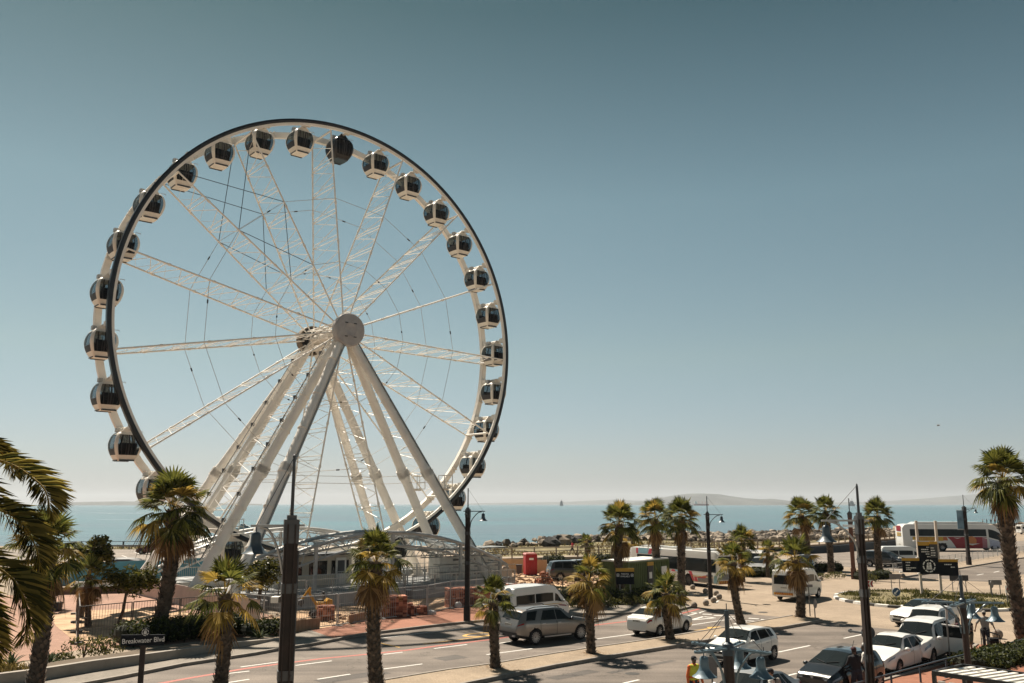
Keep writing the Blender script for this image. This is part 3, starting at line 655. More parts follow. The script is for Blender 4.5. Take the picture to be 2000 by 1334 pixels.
[MB().box((x, -1.02, 1.3), (1.5, .05, 1.0)).build('window', glassmat('dark_window'), bx) for x in (-2.0, .1, 2.0)]
b = MB(); b.box((0, 0, 2.28), (6.4, 2.4, .12)); b.build('roof', M_dgrey, bx)
cw = thing('ballast_stack', 'white ballast blocks with dark slots stacked right of the platform', 'ballast', tuple(WC + U * 9.7 + N * -5.9)[:2] + (.9,), AZ)
b = MB()
for j in range(3):
    for i in range(3): b.box((-2.2 + 2.2 * i, 0, .3 + .6 * j), (2.12, 1.5, .54)); 
b.build('block', M_wh2, cw)
b = MB()
for j in range(3):
    for i in range(3): b.box((-1.7 + 2.2 * i, -.76, .36 + .6 * j), (.55, .03, .14))
b.build('slot', M_dgrey, cw)
# ================================================================== VEHICLES
M_tyre = mat('tyre_rubber', (.016, .016, .017), .85, 0, .2, 8)
M_rim = mat('alloy_rim', (.42, .42, .43), .32, .7, .1, 6)
M_rimd = mat('dark_rim', (.12, .12, .125), .35, .6, .1, 6)
M_glass = glassmat('car_glass', (.014, .018, .019), .04, .17)
M_trim = mat('black_trim', (.018, .018, .019), .55, 0, .2, 6)
M_lamp = mat('clear_lamp', (.30, .31, .33), .08, .2, .15, 9, spec=.8, coat=.6)
M_tail = mat('red_lamp', (.28, .012, .012), .15, 0, .15, 9, coat=.6)
M_plate = mat('number_plate', (.55, .54, .48), .5, 0, .1, 6)
M_plated = mat('number_plate_letters', (.12, .10, .09), .6)
def paint(nm, c, metal=0, rough=.32): return mat(nm, c, rough, metal, .05, .8, coat=.7)
P_white = paint('white_car_paint', (.72, .70, .66))
P_cream = paint('off_white_car_paint', (.66, .63, .58))
P_taupe = paint('taupe_metallic_paint', (.23, .205, .185), .55, .3)
P_silver = paint('silver_paint', (.42, .42, .41), .5, .3)
P_black = paint('black_car_paint', (.012, .013, .015), 0, .2)
P_navy = paint('dark_blue_grey_paint', (.025, .032, .04), .2, .25)
P_grey = paint('dark_grey_paint', (.06, .06, .064), .3, .3)
P_dred = paint('dark_red_paint', (.10, .015, .014), .2, .25)
def itp(L, u):
    if u <= L[0][0]: return L[0][1]
    for (a, x), (b, y) in zip(L, L[1:]):
        if u <= b: return lerp(x, y, (u - a) / max(1e-6, b - a))
    return L[-1][1]
def sm(L, u, d=.012): return (itp(L, u - d) + itp(L, u - d / 2) + itp(L, u) + itp(L, u + d / 2) + itp(L, u + d)) / 5
class Car:
    def __init__(s, sp): s.__dict__.update(sp); s.boxy = sp.get('boxy', 0)
    def ctrl(s, u):
        zt = sm(s.top, u); zb = itp(s.bot, u); w_ = s.W / 2 * sm(s.wid, u); z5 = min(sm(s.belt, u), zt - .05); z5 = max(z5, zb + .2)
        g = zt - z5
        if s.boxy: w6 = w_ * (1 - .07 * min(1, g / .9)); z6 = z5 + g * .86; w7 = w6 * .86; z7 = zt - .035
        else: w6 = w_ * (.95 - .24 * min(1, g / .5)); z6 = z5 + .84 * g; w7 = w6 * .8; z7 = zt - .03 * min(1, g / .3)
        return [(0, zb), (.86 * w_, zb), (.95 * w_, zb + .07), (w_, lerp(zb, z5, .45)), (w_ * .995, lerp(zb, z5, .8)), (w_ * (.985 if s.boxy else .955), z5), (w6, z6), (w7, z7), (0, zt)]
    def P(s, u, t, side=1):
        c = s.ctrl(min(1, max(0, u))); i = min(7, int(t)); f = t - i
        p0, p1, p2, p3 = c[max(i - 1, 0)], c[i], c[i + 1], c[min(i + 2, 8)]
        def cm(k): return .5 * (2 * p1[k] + (p2[k] - p0[k]) * f + (2 * p0[k] - 5 * p1[k] + 4 * p2[k] - p3[k]) * f * f + (3 * p1[k] - p0[k] - 3 * p2[k] + p3[k]) * f ** 3)
        if i in (0, 1) : y, z = lerp(p1[0], p2[0], f), lerp(p1[1], p2[1], f)
        elif i == 5: y, z = lerp(cm(0), lerp(p1[0], p2[0], f), .6), lerp(cm(1), lerp(p1[1], p2[1], f), .6)
        else: y, z = cm(0), cm(1)
        return V((s.L / 2 - u * s.L, y * side, z))
    def patch(s, qs, t0, t1, side, m, nm, parent, n=9, k=6, out=.008):
        b = MB(); (ub0, ut0), (ub1, ut1) = qs; rows = []
        sides = (1, -1) if side == 'T' else (side,)
        for sd in sides:
            g = []
            for j in range(k + 1):
                f = j / k; t = lerp(t0, t1, f); row = []
                for i in range(n + 1):
                    u = lerp(lerp(ub0, ut0, f), lerp(ub1, ut1, f), i / n); p = s.P(u, t, sd)
                    e = 2e-3; du = s.P(min(1, u + e), t, sd) - s.P(max(0, u - e), t, sd); tt = min(t, 7.98); dt = s.P(u, tt + .02, sd) - s.P(u, max(0, tt - .02), sd)
                    nn = du.cross(dt)
                    if nn.length < 1e-9: nn = V((0, sd, .2))
                    nn.normalize()
                    if nn.dot(V((p.x * .15, p.y, p.z - .7 * s.belt[len(s.belt) // 2][1]))) < 0: nn = -nn
                    row.append(p + nn * out)
                g.append(row)
            o = len(b.v); b.v += [tuple(p) for r_ in g for p in r_]; w_ = n + 1
            for j in range(k):
                for i in range(n): b.f.append((o + j * w_ + i, o + j * w_ + i + 1, o + (j + 1) * w_ + i + 1, o + (j + 1) * w_ + i)); b.m.append(0)
        return b.build(nm, m, parent, smooth=60, fix=True)
    def make(s, name, label, cat, pt, loc, rz, group=None, rim=None, plate=1, roofmat=None):
        root = thing(name, label, cat, loc, rz, group); b = MB(); nu = 120
        us = [.5 - .5 * math.cos(math.pi * (i / nu)) * (1) for i in range(nu + 1)]; us = [lerp(i / nu, us[i], .25) for i in range(nu + 1)]
        ts = [0, .7, 1, 1.5, 2, 2.3, 2.6, 3, 3.3, 3.6, 4, 4.4, 4.8, 5, 5.2, 5.5, 5.8, 6, 6.15, 6.4, 6.7, 7, 7.4, 8]; nt_ = len(ts)
        arch = [(s.L / 2 - u * s.L) for u in (s.uf, s.ur)]; ar = s.tr * 1.16; dark = set()
        for sd in (1, -1):
            o = len(b.v)
            for i, u in enumerate(us):
                for j, t in enumerate(ts):
                    p = s.P(u, t, sd)
                    if .5 <= t <= 4.7:
                        for ax in arch:
                            dx_, dz_ = p.x - ax, p.z - s.tr; dd_ = math.hypot(dx_, dz_)
                            if dd_ < ar * .91: p.y *= .62; dark.add(o + i * nt_ + j)
                            elif dd_ < ar * 1.12: p.x = ax + dx_ / dd_ * ar; p.z = s.tr + dz_ / dd_ * ar
                    b.v.append(tuple(p))
            for i in range(nu):
                for j in range(nt_ - 1):
                    f = (o + i * nt_ + j, o + i * nt_ + j + 1, o + (i + 1) * nt_ + j + 1, o + (i + 1) * nt_ + j)
                    dk = sum(v in dark for v in f) >= 1 or (ts[j] < getattr(s, 'dt', 1.6))
                    rfm = roofmat is not None and ts[j] >= 6 and s.ws[1] < us[i] < .9
                    b.f.append(f if sd < 0 else f[::-1]); b.m.append(1 if dk else (2 if rfm else 0))
            cap0 = [o + j for j in range(nt_)]; cap1 = [o + nu * nt_ + j for j in range(nt_)]
            b.f += [tuple(cap0), tuple(cap1[::-1])]; b.m += [0, 0]
        body = b.build('body', [pt, M_trim] + ([roofmat] if roofmat else []), root, smooth=38, fix=True)
        G_ = M_glass
        ws = s.ws; s.patch([(ws[0], ws[0] + .004), (ws[1], ws[1])], 6.12, 8, 'T', G_, 'windscreen', root, n=10, k=5)
        if getattr(s, 'rw', None): s.patch([(s.rw[0], s.rw[0]), (s.rw[1], s.rw[1])], 6.1, 8, 'T', G_, 'rear_window', root, n=10, k=5)
        for sd in (1, -1):
            for q in s.win: s.patch(q[:2], q[2] if len(q) > 2 else 5.12, q[3] if len(q) > 3 else 5.93, sd, G_, 'window', root)
            if not s.boxy:
                for q in s.win[:-1]: s.patch([(q[0][1] + .004, q[0][1] + .008), (q[1][1] + .004, q[1][1] + .008)] if 0 else [(q[1][0] + .004, q[1][0] + .004), (q[1][0] + .009, q[1][0] + .009)], 2.2, 5.0, sd, M_trim, 'door_seam', root, n=1, k=8, out=.003)
            for (nm, m, q, t0, t1) in getattr(s, 'deco', []):
                s.patch(q, t0, t1, sd, m, nm, root, n=6, k=4, out=.012)
            if getattr(s, 'hl', None): s.patch([(s.hl[0], s.hl[1]), (s.hl[2], s.hl[3])], s.hl[4], s.hl[5], sd, M_lamp, 'headlight', root, n=6, k=4, out=.012)
            if getattr(s, 'tl', None): s.patch([(s.tl[0], s.tl[1]), (s.tl[2], s.tl[3])], s.tl[4], s.tl[5], sd, M_tail, 'tail_light', root, n=6, k=4, out=.012)
            um, zm = s.ws[0] + .05, sm(s.belt, s.ws[0] + .05) + .10; mp = MB(); my = sd * (s.W / 2 * .95 + .13)
            mx = s.L / 2 - um * s.L; mp.ell((mx, my, zm), (.09, .12, .085), 10, 7); mp.beam((mx, sd * s.W / 2 * .85, zm - .06), (mx, my, zm - .04), .06, .05)
            mp.build('mirror', getattr(s, 'mir', pt), root, smooth=50)
            for k, ax in enumerate(arch):
                t = MB(); yo = sd * (s.W / 2 * .985); wd = -sd * .22
                r_ = s.tr; ri = r_ * s.rimf
                prof = [(ri * .98, .0), (ri * 1.04, .012), (r_ * .93, .0), (r_, -.03), (r_, -.19), (r_ * .9, -.22), (ri, -.22)]
                t.lathe([(a, -z * sd * -1 if 0 else z * sd) for a, z in prof], 28, (ax, yo, r_), (0, 1, 0), cap=False); wo = t.build('wheel', M_tyre, root, smooth=35, fix=True)
                q = MB(); q.lathe([(0, -.045 * sd), (ri * .22, -.04 * sd), (ri * .26, -.075 * sd), (ri * .84, -.085 * sd), (ri * .9, -.03 * sd), (ri, -.008 * sd), (ri * 1.02, -.03 * sd)], 24, (ax, yo, r_), (0, 1, 0), cap=False, mi=1)
                ns = getattr(s, 'spk', 10)
                for i in range(ns):
                    g = 2 * math.pi * i / ns; d = V((math.cos(g), 0, math.sin(g))); c0 = V((ax, yo - sd * .035, r_)); q.beam(c0 + d * ri * .15, c0 + d * ri * .97 + V((0, sd * .018, 0)), .035 + .05 * (ns < 8), .04, 0, up=V((0, 1, 0)))
                q.build('rim', [rim or M_rim, M_rimd], wo, smooth=40)
        if plate:
            for xs, z in ((s.L / 2 + .012, s.pz[0]), (-s.L / 2 - .012, s.pz[1])):
                q = MB(); q.box((xs, 0, z), (.015, .5, .115)); po = q.build('number_plate', M_plate, root)
                q = MB(); [q.box((xs + math.copysign(.009, xs), -.18 + .09 * i, z), (.004, .05 if i % 3 else .03, .06)) for i in range(5)]; q.build('plate_text', M_plated, po)
        for (nm, m, fn) in getattr(s, 'extra', []):
            q = MB(); fn(q, s); q.build(nm, m, root, smooth=40)
        return root
def grille(z, w_, h_, x=.008): return ('grille', M_trim, lambda q, s: q.box((s.L / 2 + x - .01, 0, z), (.05, w_, h_)))
def lowgr(z, w_, h_): return ('bumper_intake', M_trim, lambda q, s: q.box((s.L / 2 + .0, 0, z), (.05, w_, h_)))
def badge(z): return ('badge', M_rim, lambda q, s: q.lathe([(.055, 0), (.055, .02)], 14, (s.L / 2 + .03, 0, z), (1, 0, 0)))
def wipers(): return ('wipers', M_trim, lambda q, s: [q.beam(s.P(s.ws[0] + .008, 7.9, a) + V((0, 0, .03)), s.P(s.ws[0] + .05, 7.2, a) + V((0, 0, .03)), .03, .02) for a in (1, -1)])
WID = [(0, .74), (.012, .84), (.04, .93), (.1, .985), (.2, 1), (.8, 1), (.92, .97), (.975, .9), (.992, .82), (1, .74)]
BOT = [(0, .30), (.04, .22), (.12, .19), (.88, .2), (.96, .27), (1, .34)]
SEDAN = dict(L=4.3, W=1.69, tr=.30, rimf=.64, uf=.195, ur=.775, bot=BOT, wid=WID, pz=(.42, .82), spk=8,
    top=[(0, .62), (.01, .70), (.05, .79), (.24, .95), (.272, .99), (.425, 1.41), (.5, 1.47), (.64, 1.465), (.73, 1.40), (.865, 1.09), (.885, 1.06), (.97, 1.01), (.99, .95), (1, .78)],
    belt=[(0, .56), (.05, .70), (.25, .86), (.5, .90), (.85, .96), (.97, .93), (1, .75)], ws=(.285, .425), rw=(.735, .86),
    win=[[(.315, .435), (.515, .515)], [(.53, .53), (.715, .665)], [(.728, .678), (.80, .73)]],
    hl=(.012, .03, .10, .13, 4.55, 5.1), tl=(.925, .93, .992, .992, 4.2, 5.0),
    extra=[grille(.60, .75, .10), lowgr(.40, .9, .12), badge(.64), wipers(), ('handles', M_rim, lambda q, s: [q.box((s.L / 2 - u * s.L, sd * s.W / 2 * 1.0, .83), (.17, .03, .03)) for u in (.49, .69) for sd in (1, -1)])])
HATCH = dict(SEDAN, L=3.95, W=1.73, tr=.31, uf=.2, ur=.84, top=[(0, .64), (.01, .72), (.05, .82), (.24, 1.0), (.27, 1.03), (.43, 1.45), (.52, 1.50), (.75, 1.48), (.90, 1.40), (.955, 1.15), (.985, 1.05), (1, .8)],
    belt=[(0, .58), (.05, .72), (.25, .9), (.85, 1.02), (1, .9)], ws=(.285, .43), rw=(.905, .96), win=[[(.315, .44), (.545, .545)], [(.56, .56), (.77, .74)], [(.785, .755), (.87, .83)]], hl=(.012, .03, .11, .15, 4.5, 5.15), tl=(.93, .95, .99, .985, 4.5, 5.3))
MPV = dict(HATCH, L=3.9, W=1.70, top=[(0, .66), (.01, .76), (.05, .88), (.19, 1.06), (.21, 1.09), (.43, 1.50), (.52, 1.545), (.78, 1.52), (.91, 1.43), (.965, 1.15), (.985, 1.05), (1, .8)],
    ws=(.225, .43), win=[[(.265, .43), (.54, .54)], [(.555, .555), (.77, .745)], [(.785, .76), (.87, .84)]], hl=(.02, .035, .12, .17, 4.55, 5.0),
    extra=[grille(.74, .8, .10), lowgr(.42, 1.0, .16), badge(.76), wipers(), ('aerial', M_trim, lambda q, s: q.tube([(-.9, 0, 1.5), (-1.05, 0, 1.75)], .012, 5))])
SUV = dict(SEDAN, L=4.93, W=1.96, tr=.375, rimf=.72, uf=.178, ur=.786, spk=14, dt=2.15, pz=(.55, 1.0), bot=[(0, .42), (.05, .32), (.12, .25), (.88, .28), (.95, .36), (1, .45)],
    top=[(0, .80), (.01, .92), (.04, 1.02), (.22, 1.17), (.255, 1.2), (.40, 1.68), (.48, 1.755), (.74, 1.755), (.86, 1.70), (.915, 1.64), (.972, 1.26), (.985, 1.12), (1, .9)],
    belt=[(0, .72), (.05, .88), (.25, 1.05), (.6, 1.10), (.9, 1.16), (1, 1.0)], ws=(.268, .405), rw=(.918, .968),
    win=[[(.305, .425), (.50, .50)], [(.51, .51), (.715, .655)], [(.79, .73), (.90, .86)]], hl=(.012, .03, .10, .13, 4.55, 5.1), tl=(.93, .93, .992, .992, 4.55, 4.95),
    mir=P_black, extra=[grille(.80, .9, .28), ('roof_rails', M_rimd, lambda q, s: [q.tube([(0.35, sd * .62, 1.70), (.25, sd * .63, 1.78), (-1.3, sd * .62, 1.80), (-1.75, sd * .61, 1.70)], .025, 6) for sd in (1, -1)]),
        ('rear_diffuser', M_trim, lambda q, s: q.box((-s.L / 2 + .03, 0, .52), (.10, 1.5, .22))), ('exhausts', M_rim, lambda q, s: [q.box((-s.L / 2 - .02, sd * .55, .47), (.1, .22, .07)) for sd in (1, -1)]),
        ('side_step', M_rim, lambda q, s: [q.box((0, sd * .97, .36), (1.75, .10, .05)) for sd in (1, -1)]), ('handles', M_rim, lambda q, s: [q.box((s.L / 2 - u * s.L, sd * .985, 1.0), (.2, .03, .035)) for u in (.475, .68) for sd in (1, -1)]), ('rear_wiper', M_trim, lambda q, s: q.beam((-s.L / 2 + .12, 0, 1.24), (-s.L / 2 + .13, .4, 1.27), .03))])
SUV2 = dict(SUV, L=4.7, W=1.85, H=1.83, rimf=.66, spk=6, mir=P_white, extra=[grille(.86, .95, .22), lowgr(.5, 1.2, .18), badge(.88), wipers()], hl=(.012, .03, .12, .15, 4.6, 5.2),
    top=[(0, .86), (.01, .98), (.04, 1.08), (.24, 1.2), (.275, 1.23), (.40, 1.73), (.48, 1.83), (.80, 1.82), (.92, 1.76), (.975, 1.3), (.985, 1.15), (1, .9)], win=[[(.31, .42), (.51, .51)], [(.52, .52), (.72, .70)], [(.735, .715), (.91, .88)]], rw=(.93, .972))
VW_ = [(0, .82), (.01, .9), (.04, .97), (.1, 1), (.95, 1), (.985, .985), (1, .95)]
VAN = dict(SEDAN, boxy=1, L=5.4, W=1.88, tr=.335, rimf=.58, uf=.165, ur=.775, wid=VW_, pz=(.5, .98), dt=1.2, spk=6, bot=[(0, .32), (.05, .24), (.9, .26), (1, .36)],
    top=[(0, .85), (.012, 1.02), (.05, 1.14), (.085, 1.22), (.25, 2.08), (.31, 2.22), (.42, 2.28), (.93, 2.27), (.975, 2.22), (.99, 2.02), (1, 1.7)],
    belt=[(0, .74), (.05, .98), (.1, 1.1), (.25, 1.22), (1, 1.24)], ws=(.10, .25), rw=None,
    win=[[(.135, .225), (.285, .275), 5.08, 5.62], [(.31, .31), (.62, .62), 5.08, 5.62], [(.635, .635), (.945, .945), 5.08, 5.62]], hl=(.01, .03, .06, .085, 4.5, 5.0), tl=(.985, .985, .999, .997, 3.9, 5.05),
    extra=[grille(.82, .8, .12), lowgr(.48, 1.2, .14), ('tailgate_glass', M_glass, lambda q, s: q.add([(-s.L / 2 + .03 - d, y, z) for d in (.045,) for y, z in ((-.74, 1.22), (.74, 1.22), (.70, 1.86), (-.70, 1.86))] , [(0, 1, 2, 3)])),
        ('rear_bumper', P_white, lambda q, s: q.box((-s.L / 2 - .03, 0, .52), (.16, 1.7, .26)))])
def place(px, py, z=0): p = G(px, py, z); return V((p.x, p.y, 0))
NR = V((-RD.y, RD.x, 0))
def from_wheel(c, sp, p, rz, which, side):   # side +1: the car's left wheel touches p
    x = sp['L'] / 2 - sp[which] * sp['L']; off = Matrix.Rotation(rz, 3, 'Z') @ V((x, side * (sp['W'] / 2 * .95), 0)); return V((p.x, p.y, 0)) - off
def hd(a, b): a, b = G(*a), G(*b); return math.atan2(b.y - a.y, b.x - a.x)
def drive(spec, label, pt, rear, front, side, name='car', cat='car', rz=None, **kw):
    """set down by the near-side tyre marks"""
    h_ = rz if rz is not None else hd(rear, front)
    p = from_wheel(None, spec, G(*rear), h_, 'ur', side)
    if rz is None:
        q = from_wheel(None, spec, G(*front), h_, 'uf', side); p = (p + q) / 2
    return Car(spec).make(name, label, cat, pt, p, h_, **kw)
drive(SUV, 'taupe silver four wheel drive car with dark windows driving past the median', P_taupe, (1052, 1259), (1129, 1250), -1, group='vehicles on the road')
drive(SEDAN, 'white saloon with red tail lights driving past the slim palm on the median', P_white, (1288, 1243.5), (1341, 1234), -1, group='vehicles on the road')
TAXI = dict(VAN, deco=[('yellow_stripe', mat('yellow_stripe', (.62, .36, .05), .5), [(.02, .02), (.96, .96)], 4.62, 4.78), ('crest_stripe', mat('maroon_stripe', (.22, .03, .06), .5), [(.09, .06), (.2, .24)], 3.9, 4.25)])
_r = hd((1052, 1259), (1129, 1250))
drive(TAXI, 'white minibus taxi with a yellow stripe beside the taupe car', P_white, (1006, 1229), (1116, 1211), -1, name='minibus', cat='minibus', rz=None, group='vehicles on the road')
mb = drive(VAN, 'white minibus with orange chevrons on its rear, turning at the junction', P_white, (1568, 1174), (1601, 1166), -1, name='minibus', cat='minibus', rz=hd((1568, 1174), (1601, 1166)) - .02, group='vehicles on the road')
M_chevr = mat('red_chevron', (.42, .07, .02), .5); M_chevy = mat('yellow_chevron', (.62, .36, .05), .5)
def chevrons(root, x, z, w_, h_):
    b = MB(); b.box((x, 0, z), (.02, w_, h_)); o = b.build('chevron_board', M_chevy, root); b = MB(); n_ = 9
    for i in range(n_):
        y = -w_ / 2 + w_ * (i + .1) / n_; s_ = .09 * (1 if y > 0 else -1)
        b.add([(x - .013, y, z - h_ / 2), (x - .013, y + w_ / n_ * .5, z - h_ / 2), (x - .013, y + w_ / n_ * .5 - s_, z + h_ / 2), (x - .013, y - s_, z + h_ / 2)], [(0, 1, 2, 3)])
    b.build('chevron_stripes', M_chevr, o)
chevrons(mb, -VAN['L'] / 2 - .12, .56, 1.45, .17)
BACK = ROAD + math.pi
drive(dict(HATCH, uf=.2), 'white hatchback coming towards the blue bell lamp post', P_white, (1512.5, 1289), None, 1, rz=BACK + .03, group='vehicles on the road')
def by_roof(spec, label, pt, px, py, z, rz, name='car', **kw):
    p = G(px, py, z); return Car(spec).make(name, label, kw.pop('cat', 'car'), pt, (p.x, p.y, 0), rz, **kw)
by_roof(dict(SEDAN, W=1.72, L=4.4), 'silver saloon cut off by the bottom edge, beside the bell lamp post', P_silver, 1466, 1309, 1.46, BACK + .05, group='vehicles on the road')
by_roof(MPV, 'black hatchback with chrome grille stopped beside two standing men', P_black, 1640, 1268, 1.53, BACK - .06, group='cars queuing at the kerb')
drive(SEDAN, 'white saloon first in the row of white cars behind the black hatchback', P_white, (1807, 1304), (1765, 1318.5), 1, rz=BACK + .0, group='cars queuing at the kerb')
sv = by_roof(SUV2, 'white tall car with its passenger door standing open', P_white, 1798, 1208, 1.83, BACK + .10, group='cars queuing at the kerb')
b = MB(); b.box((-.1, .5, .78), (.06, 1.05, .62)); b.box((-.1, .5, 1.32), (.03, .95, .46), mi=1); b.tube([(-.1, 1.0, 1.1), (-.1, .85, 1.58), (-.1, 0, 1.62)], .03, 6)
dr = b.build('open_door', [P_white, M_glass], sv, smooth=40); dr.location = (.25, .93, .05); dr.rotation_euler = (0, 0, -.1)
by_roof(SUV2, 'white car directly behind the one with the open door', P_white, 1812, 1186, 1.8, BACK + .12, group='cars queuing at the kerb')
by_roof(dict(HATCH, L=4.1, W=1.75), 'white hatchback with a black roof beside the round blue arrow sign', P_white, 1803, 1170.5, 1.48, math.pi + .42, group='cars queuing at the kerb', roofmat=P_black)
MINI = dict(SUV2, L=4.8, W=1.9, top=[(0, .8), (.01, .92), (.05, 1.02), (.14, 1.15), (.17, 1.2), (.36, 1.72), (.46, 1.83), (.88, 1.8), (.94, 1.74), (.98, 1.3), (1, .9)], ws=(.18, .36), win=[[(.24, .38), (.43, .43)], [(.44, .44), (.68, .68)], [(.69, .69), (.9, .88)]])
drive(dict(MINI, mir=P_navy), 'dark blue people carrier parked behind the palm left of the sign board', P_navy, (1691.6, 1107), (1757, 1110.5), -1, group='vehicles beyond the roundabout')
by_roof(VAN, 'white minibus with dark windows behind the dark blue people carrier', P_white, 1757, 1066, 2.28, .12, name='minibus', cat='minibus', group='vehicles beyond the roundabout')
by_roof(dict(MINI, mir=P_silver), 'silver people carrier parked behind the red notice board', P_silver, 1487, 1087, 1.8, BACK + .35, group='vehicles beyond the roundabout')
by_roof(dict(HATCH, mir=P_silver), 'pale car with glinting bonnet between two small palms', P_silver, 1530, 1093, 1.5, BACK + .5, group='vehicles beyond the roundabout')
by_roof(dict(MINI, mir=P_navy), 'dark people carrier parked behind the palm and the white minibus', P_navy, 1574, 1084, 1.8, BACK + .4, group='vehicles beyond the roundabout')
by_roof(dict(VAN, L=5.0), 'white box van parked beyond the red notice board', P_cream, 1472, 1075, 2.28, BACK + .5, name='van', cat='van', group='vehicles beyond the roundabout')
by_roof(dict(SUV2, mir=P_grey, L=4.3), 'dark grey off-road car parked right of the red toilet', P_grey, 1113, 1094.5, 1.8, .25, group='cars parked by the boardwalk')
by_roof(dict(HATCH, mir=P_silver), 'silver hatchback parked behind the dark grey off-road car', P_silver, 1141, 1092, 1.5, .2, group='cars parked by the boardwalk')
by_roof(dict(HATCH, mir=P_dred), 'dark red hatchback parked by the sea rail on the left', P_dred, 297, 1061, 1.5, math.pi + .1, group='cars parked by the boardwalk')
by_roof(dict(HATCH, mir=P_dred), 'dark car parked just behind the dark red hatchback', P_grey, 352, 1064, 1.5, math.pi + .1, group='cars parked by the boardwalk')
by_roof(dict(VAN, L=6), 'white van with a red roof box behind the right-hand palm', P_white, 2010, 1024, 2.3, .2, name='van', cat='van')
# city bus and coach
M_bwh = mat('bus_white', (.66, .65, .62), .35, 0, .06, .5, coat=.5); M_bblue = mat('bus_light_blue', (.22, .42, .52), .4); M_bred = mat('bus_red', (.50, .045, .07), .4); M_bgrey = mat('bus_grey', (.18, .18, .19), .45)
BUS = dict(boxy=1, L=12.2, W=2.5, tr=.48, rimf=.58, uf=.22, ur=.70, spk=8, wid=[(0, .9), (.01, .96), (.03, 1), (.985, 1), (1, .97)], bot=[(0, .34), (1, .36)], dt=1.0, pz=(.6, .9),
    top=[(0, 2.6), (.006, 2.9), (.03, 3.02), (.985, 3.05), (.996, 2.98), (1, 2.75)], belt=[(0, 1.28), (1, 1.28)], ws=(.006, .012), rw=None, mir=M_trim,
    win=[[(.012, .012), (.985, .985), 5.02, 5.72]], hl=None, tl=None,
    deco=[('blue_band', M_bblue, [(.28, .30), (.34, .42)], 5.76, 6.3), ('blue_band', M_bblue, [(.12, .12), (.24, .26)], 5.76, 6.3), ('red_band', M_bred, [(.095, .09), (.12, .115)], 5.76, 6.3), ('red_band', M_bred, [(.24, .26), (.28, .30)], 5.76, 6.3),
          ('blue_swoosh', M_bblue, [(.60, .55), (.655, .66)], 3.6, 4.98), ('red_swoosh', M_bred, [(.50, .52), (.57, .62)], 4.1, 4.98), ('red_swoosh', M_bred, [(.745, .70), (.765, .735)], 2.2, 4.98), ('grey_swoosh', M_bgrey, [(.88, .90), (.955, .955)], 3.3, 4.4), ('red_swoosh', M_bred, [(.78, .88), (.88, .90)], 3.0, 3.7), ('grey_swoosh', M_bgrey, [(.80, .80), (.955, .955)], 2.1, 3.2), ('red_swoosh', M_bred, [(.765, .765), (.80, .79)], 2.1, 3.2), ('orange_line', M_chevy, [(.74, .74), (.955, .955)], 3.3, 3.42), ('blue_swoosh', M_bblue, [(.955, .97), (.995, .995)], 1.6, 3.9), ('grey_swoosh', M_bgrey, [(.36, .42), (.46, .50)], 2.2, 3.8)],
    extra=[('roof_units', M_bwh, lambda q, s: [q.box((x, 0, 3.08), (2.2, 1.5, .18)) for x in (-3.6, .4, 3.6)]), ('rear_glass', M_glass, lambda q, s: q.box((-s.L / 2 - .01, 0, 2.25), (.04, 2.1, .75))), ('rear_panel', M_bgrey, lambda q, s: q.box((-s.L / 2 - .01, 0, .95), (.04, 2.0, .45)))])
p0 = G(1346, 1144); best = None
for i in range(400):                     # the heading that brings the nose to the left end of the roof line
    th = R(90 + i * .25); q = V((p0.x, p0.y, 0)) + V((math.cos(th), math.sin(th), 0)) * (.70 * 12.2); e_ = abs(1000 + F * q.x / (q.y) - 1222)
    if best is None or e_ < best[0]: best = (e_, th)
th = best[1]
bus = Car(BUS).make('city_bus', 'white city bus with red and blue bands behind the green container', 'bus', M_bwh, from_wheel(None, BUS, p0, th, 'ur', 1), th, rim=M_rimd)
chevrons(bus, -BUS['L'] / 2 - .04, .52, 2.3, .26)
M_cw = M_bwh; M_cy = mat('coach_yellow', (.56, .34, .03), .4); M_cr = mat('coach_red', (.27, .008, .02), .4, 0, .12, .5); M_cb = mat('coach_pale_blue', (.40, .43, .55), .4); M_co = mat('coach_orange', (.50, .17, .04), .4)
M_cr2 = mat('coach_pink', (.36, .14, .17), .4); M_cy2 = mat('coach_orange_red', (.45, .12, .03), .4)
COACH = dict(BUS, L=13.2, W=2.55, tr=.5, uf=.135, ur=.63, top=[(0, 1.3), (.01, 1.7), (.06, 2.6), (.10, 3.2), (.14, 3.5), (.2, 3.62), (.95, 3.62), (.985, 3.5), (.995, 3.2), (1, 2.9)], belt=[(0, 1.1), (.1, 1.5), (.2, 1.9), (1, 1.95)],
    win=[[(.02, .075), (.185, .185), 5.0, 5.7], [(.205, .205), (.93, .93), 5.05, 5.66]], ws=(.015, .10),
    deco=[('yellow_band', M_cy, [(.62, .62), (.91, .91)], 3.5, 4.97), ('orange_band', M_cy2, [(.575, .585), (.62, .62)], 3.6, 4.97), ('red_panel', M_cr, [(.25, .25), (.50, .585)], 2.0, 4.97), ('pink_panel', M_cr2, [(.205, .205), (.25, .25)], 2.0, 4.97), ('blue_panel', M_cb, [(.02, .06), (.175, .19)], 1.8, 4.7)],
    extra=[('roof_fairing', M_bwh, lambda q, s: q.prism([(-5.2, 3.56), (5.0, 3.56), (3.6, 3.86), (-4.6, 3.86)], -.95, .95, mat4=Matrix.Rotation(R(90), 4, 'X'))), ('rear_emblem', M_cr, lambda q, s: q.box((-s.L / 2 - .02, 0, 3.0), (.04, 1.4, .7))), ('rear_bars', M_cy, lambda q, s: [q.box((-s.L / 2 - .02, 0, 2.4 - .18 * i), (.05, 1.3, .1)) for i in range(3)])])
rz = hd((1835, 1076), (1941, 1075.5)) - .10
